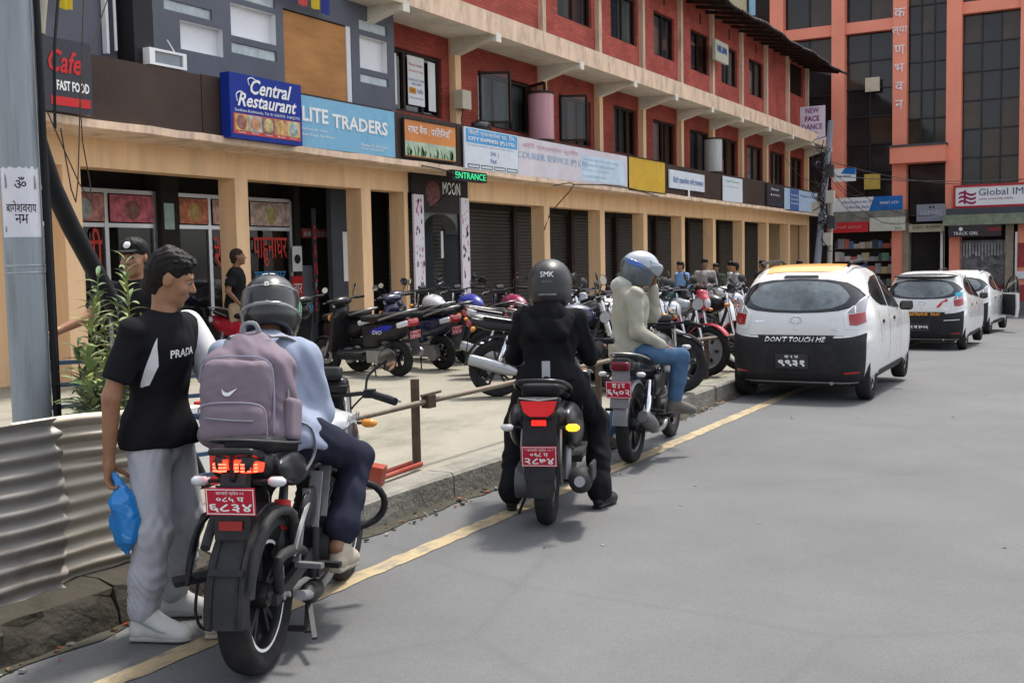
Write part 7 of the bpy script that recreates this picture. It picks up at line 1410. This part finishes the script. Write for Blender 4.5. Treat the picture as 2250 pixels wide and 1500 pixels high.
b = Blob(.01); b.ell((0, .155, 1.16), (.12, .045, .10), k=.05).cap((-.13, .2, 1.24), (-.1, .12, 1.15), .045, .04, k=.04).cap((.13, .2, 1.24), (.1, .12, 1.15), .045, .04, k=.04); b.field(fold(.006)); b.build('hood', blk2, rider2)
MB().box(-.025, .025, .055, .06, .86, .99).build('seat_tag', C('tag_grey', (.42, .42, .43)), rider2)
# ---------------------------------------------------------------- rider in the beige jacket, hand at his mouth
bei = cloth('beige_jacket', (.345, .335, .275), bump=.25); jean = cloth('jeans', (.06, .115, .20), var=.25, bump=.3, bs=320); J3 = dict(pelvis=(0, 0, .90), chest=(0, .015, 1.17), neck=(0, .05, 1.37), head=(0, .11, 1.495), shR=(.185, -.01, 1.31), elR=(.225, .0, 1.02), wrR=(.14, .24, .90), shL=(-.175, .03, 1.31), elL=(-.14, .27, 1.14), wrL=(-.06, .235, 1.375),
    hipR=(.10, .02, .86), knR=(.14, .40, .80), anR=(.13, .34, .42), hipL=(-.10, .0, .86), knL=(-.27, .13, .50), anL=(-.30, -.12, .11))
f3 = {'R': ((.13, .27, .345), (.145, .53, .33)), 'L': ((-.28, -.17, .005), (-.36, .06, .005))}
rider3, H3, hc3 = figure('rider in beige jacket and jeans with silver and blue helmet, hand held to his mouth', (-3.545, 8.20, 0), R(-48), J3, sk2, bei, jean, C('shoe_grey', (.11, .10, .09), rough=.6, var=.3), res=.011, headdir=(0, 1, -.08), tops=1.02, bots=.92, cuff=.05, ftop=.013, fbot=.005, hood=True, feet=f3, legcut=.88,
    hands={'R': (V3(.1, .9, -.35), V3(-.2, -.3, -1), V3(-1, .2, 0), .35), 'L': (V3(.35, -.05, 1), V3(.6, -.8, 0), V3(-.2, -.8, 0), .9)})
b = Blob(.011); b.ell(V3(0, -.075, 1.385), (.105, .06, .07), k=.03).ell(V3(0, -.03, 1.40), (.10, .08, .05), k=.04); b.field(fold(.008)); b.build('hood', cloth('hood_pale', (.38, .38, .34)), rider3)
hsv = C('helmet_silver', (.34, .37, .40), rough=.25, metal=.3, coat=.5); hbl = C('helmet_blue_trim', (.02, .09, .34), rough=.25, coat=.5); hdk = C('helmet_slate', (.06, .075, .085), rough=.25, coat=.5)
b, Pn = helmet(rider3, hc3, H3, hsv, open_visor=True); hp3 = b.build('helmet', hsv, rider3); trim_region(b, 'slate_panel', hdk, hp3, hc3, H3, lambda q: np.maximum(q[..., 2]-.05+.5*q[..., 1], -(q[..., 2]+.12)), .003); trim_region(b, 'blue_panel', hbl, hp3, hc3, H3, lambda q: np.maximum(np.abs(q[..., 2]-.03+.4*q[..., 1])-.028, np.maximum(q[..., 1]+.02, -.14-q[..., 1])), .005)
v = Blob(.008); v.ell(Pn(0, .015, .045), (.134, .172, .135), H3); v.build('visor', C('visor_smoke', (.30, .32, .36), rough=.08, metal=.4, coat=.6), hp3, region=lambda P: (lambda q: np.maximum.reduce([np.abs(q[..., 2]-.06+.28*q[..., 1])-.052, .035-q[..., 1]]))((P-hc3)@H3))
MB().lathe([(.034, -.012), (.038, 0), (.034, .012)], np.array(J3['wrR'])*.9+np.array(J3['elR'])*.1, np.array(J3['wrR'])-np.array(J3['elR']), 16).build('wrist_watch', chrome, rider3)
# ---------------------------------------------------------------- bystanders
def stand(h=1.70, arms='down', lean=0, feetw=.10):
    k = h/1.70; J = dict(pelvis=(0, 0, .92), chest=(0, .0, 1.21), neck=(0, .02, 1.42), head=(0, .05, 1.58), hipR=(.095, 0, .88), hipL=(-.095, 0, .88), knR=(feetw, .03, .48), knL=(-feetw, .03, .48), anR=(feetw, -.02, .085), anL=(-feetw, -.02, .085), shR=(.185, 0, 1.36), shL=(-.185, 0, 1.36))
    if arms == 'down': J.update(elR=(.24, -.03, 1.09), elL=(-.24, -.03, 1.09), wrR=(.24, .05, .85), wrL=(-.24, .05, .85))
    elif arms == 'pockets': J.update(elR=(.27, -.08, 1.10), elL=(-.27, -.08, 1.10), wrR=(.18, .06, .92), wrL=(-.18, .06, .92))
    elif arms == 'lean': J.update(elR=(.28, .14, 1.20), elL=(-.25, .05, 1.10), wrR=(.42, .30, 1.12), wrL=(-.24, .16, .90))
    else: J.update(elR=(.25, .08, 1.10), elL=(-.25, .06, 1.10), wrR=(.08, .26, 1.10), wrL=(-.06, .27, 1.08))
    return {a: np.array(b)*k for a, b in J.items()}, {'R': ((feetw, -.07, .005), (feetw+.03, .17, .005)), 'L': ((-feetw, -.07, .005), (-feetw-.03, .17, .005))}
J, F = stand(1.62, 'lean'); cap_, Hc, hcc = figure('man in a black cap and black shirt resting his arm behind the tall weeds', (-5.50, 4.90, z1), R(-150), J, sk1, blk, cloth('dark_jeans', (.03, .035, .05)), shk, res=.011, sleeve='short', headdir=(.12, 1, -.06), hair='short', feet=F)
b = Blob(.008); P_ = lambda x, y, z: hcc+Hc@V3(x, y, z); b.ell(P_(0, -.012, .055), (.086, .102, .078), Hc, k=.02).ell(P_(0, .115, .045), (.070, .07, .009), Hc, k=.012); b.rbox(P_(0, 0, -.075), (.2, .08, .10), .01, Hc, k=.01, neg=True); cp = b.build('cap', C('cap_black', (.016, .018, .018), rough=.8), cap_); MB().lathe([(0, .006), (.018, .005), (.024, 0)], P_(0, .088, .085), Hc@V3(0, 1, .45), 12).build('cap_badge', wtxt, cp)
J, F = stand(1.70, 'pockets'); st2, Hs, hcs = figure('man in black tee and beige shorts standing by the second pillar', (-11.0, 11.55, z1), R(-52), J, sk2, blk, cloth('beige_shorts', (.36, .28, .18)), shk, res=.014, sleeve='short', hair='buzz', shorts=True, feet=F, headdir=(-.1, 1, .03), eye=False)
bq = [o for o in st2.children if o.name.startswith('shirt')][0]; bt2 = BVHTree.FromPolygons([v.co.copy() for v in bq.data.vertices], [tuple(p.vertices) for p in bq.data.polygons])
onhel((.06, -.1, 1.27), (.95, .3, 0), (0, 0, 1), (-.3, .95, 0), 'Broken', .17, .045, wtxt, 'back_lettering', bq, bt2); onhel((.09, -.1, 1.21), (.95, .3, 0), (0, 0, 1), (-.3, .95, 0), 'STAR', .08, .035, helgy, 'back_lettering', bq, bt2)
suit = cloth('grey_suit', (.27, .245, .235)); skb = cloth('sky_shirt', (.20, .34, .62)); gj = cloth('grey_shirt', (.30, .30, .31)); gre = cloth('green_dark', (.05, .07, .05)); drk = cloth('dark_trousers', (.025, .025, .03)); wsh = cloth('white_shirt', (.55, .55, .56))
crowd = [('man in a sky blue shirt with his back to the street near the arcade', -9.5, 25.3, 150, skb, drk, 1.68, 'down'), ('man in a grey suit with a dark red tie under the arcade', -8.7, 24.7, 190, suit, suit, 1.72, 'hold'), ('person in a pale grey shirt bending among the parked motorcycles', -7.75, 24.1, 120, gj, drk, 1.62, 'hold'),
    ('man in dark green shirt half hidden behind the man in blue', -9.4, 27.6, 170, gre, drk, 1.66, 'down'), ('man in white shirt talking behind the grey suit', -9.2, 28.3, 100, wsh, drk, 1.72, 'hold'), ('dark haired man behind the yellow taxi roof, nearer', -7.8, 26.4, 160, drk, drk, 1.70, 'down'), ('dark haired man behind the yellow taxi roof, farther right', -7.4, 28.2, 200, cloth('maroon', (.12, .03, .03)), drk, 1.72, 'down')]
for i, (lab, x, y, a, tp_, bt_, h, arm) in enumerate(crowd):
    J, F = stand(h, arm); t_, Hq, hq = figure(lab, (x, y, z1+road_z(y)), R(a), J, (sk1, sk2)[i % 2], tp_, bt_, shk, res=.018, hair='short', feet=F, eye=False, group='people under the far end of the arcade')
    if 'suit' in lab: b = Blob(.014); b.cap((0, .13, 1.38), (0, .135, 1.0), .022, .035, sq=((0, 1, 0), .5)); b.build('tie', C('tie_red', (.16, .02, .03)), t_); b = Blob(.014); b.cap((0, .115, 1.40), (0, .125, 1.05), .06, .03, sq=((0, 1, 0), .4)); b.build('shirt_front', wsh, t_)
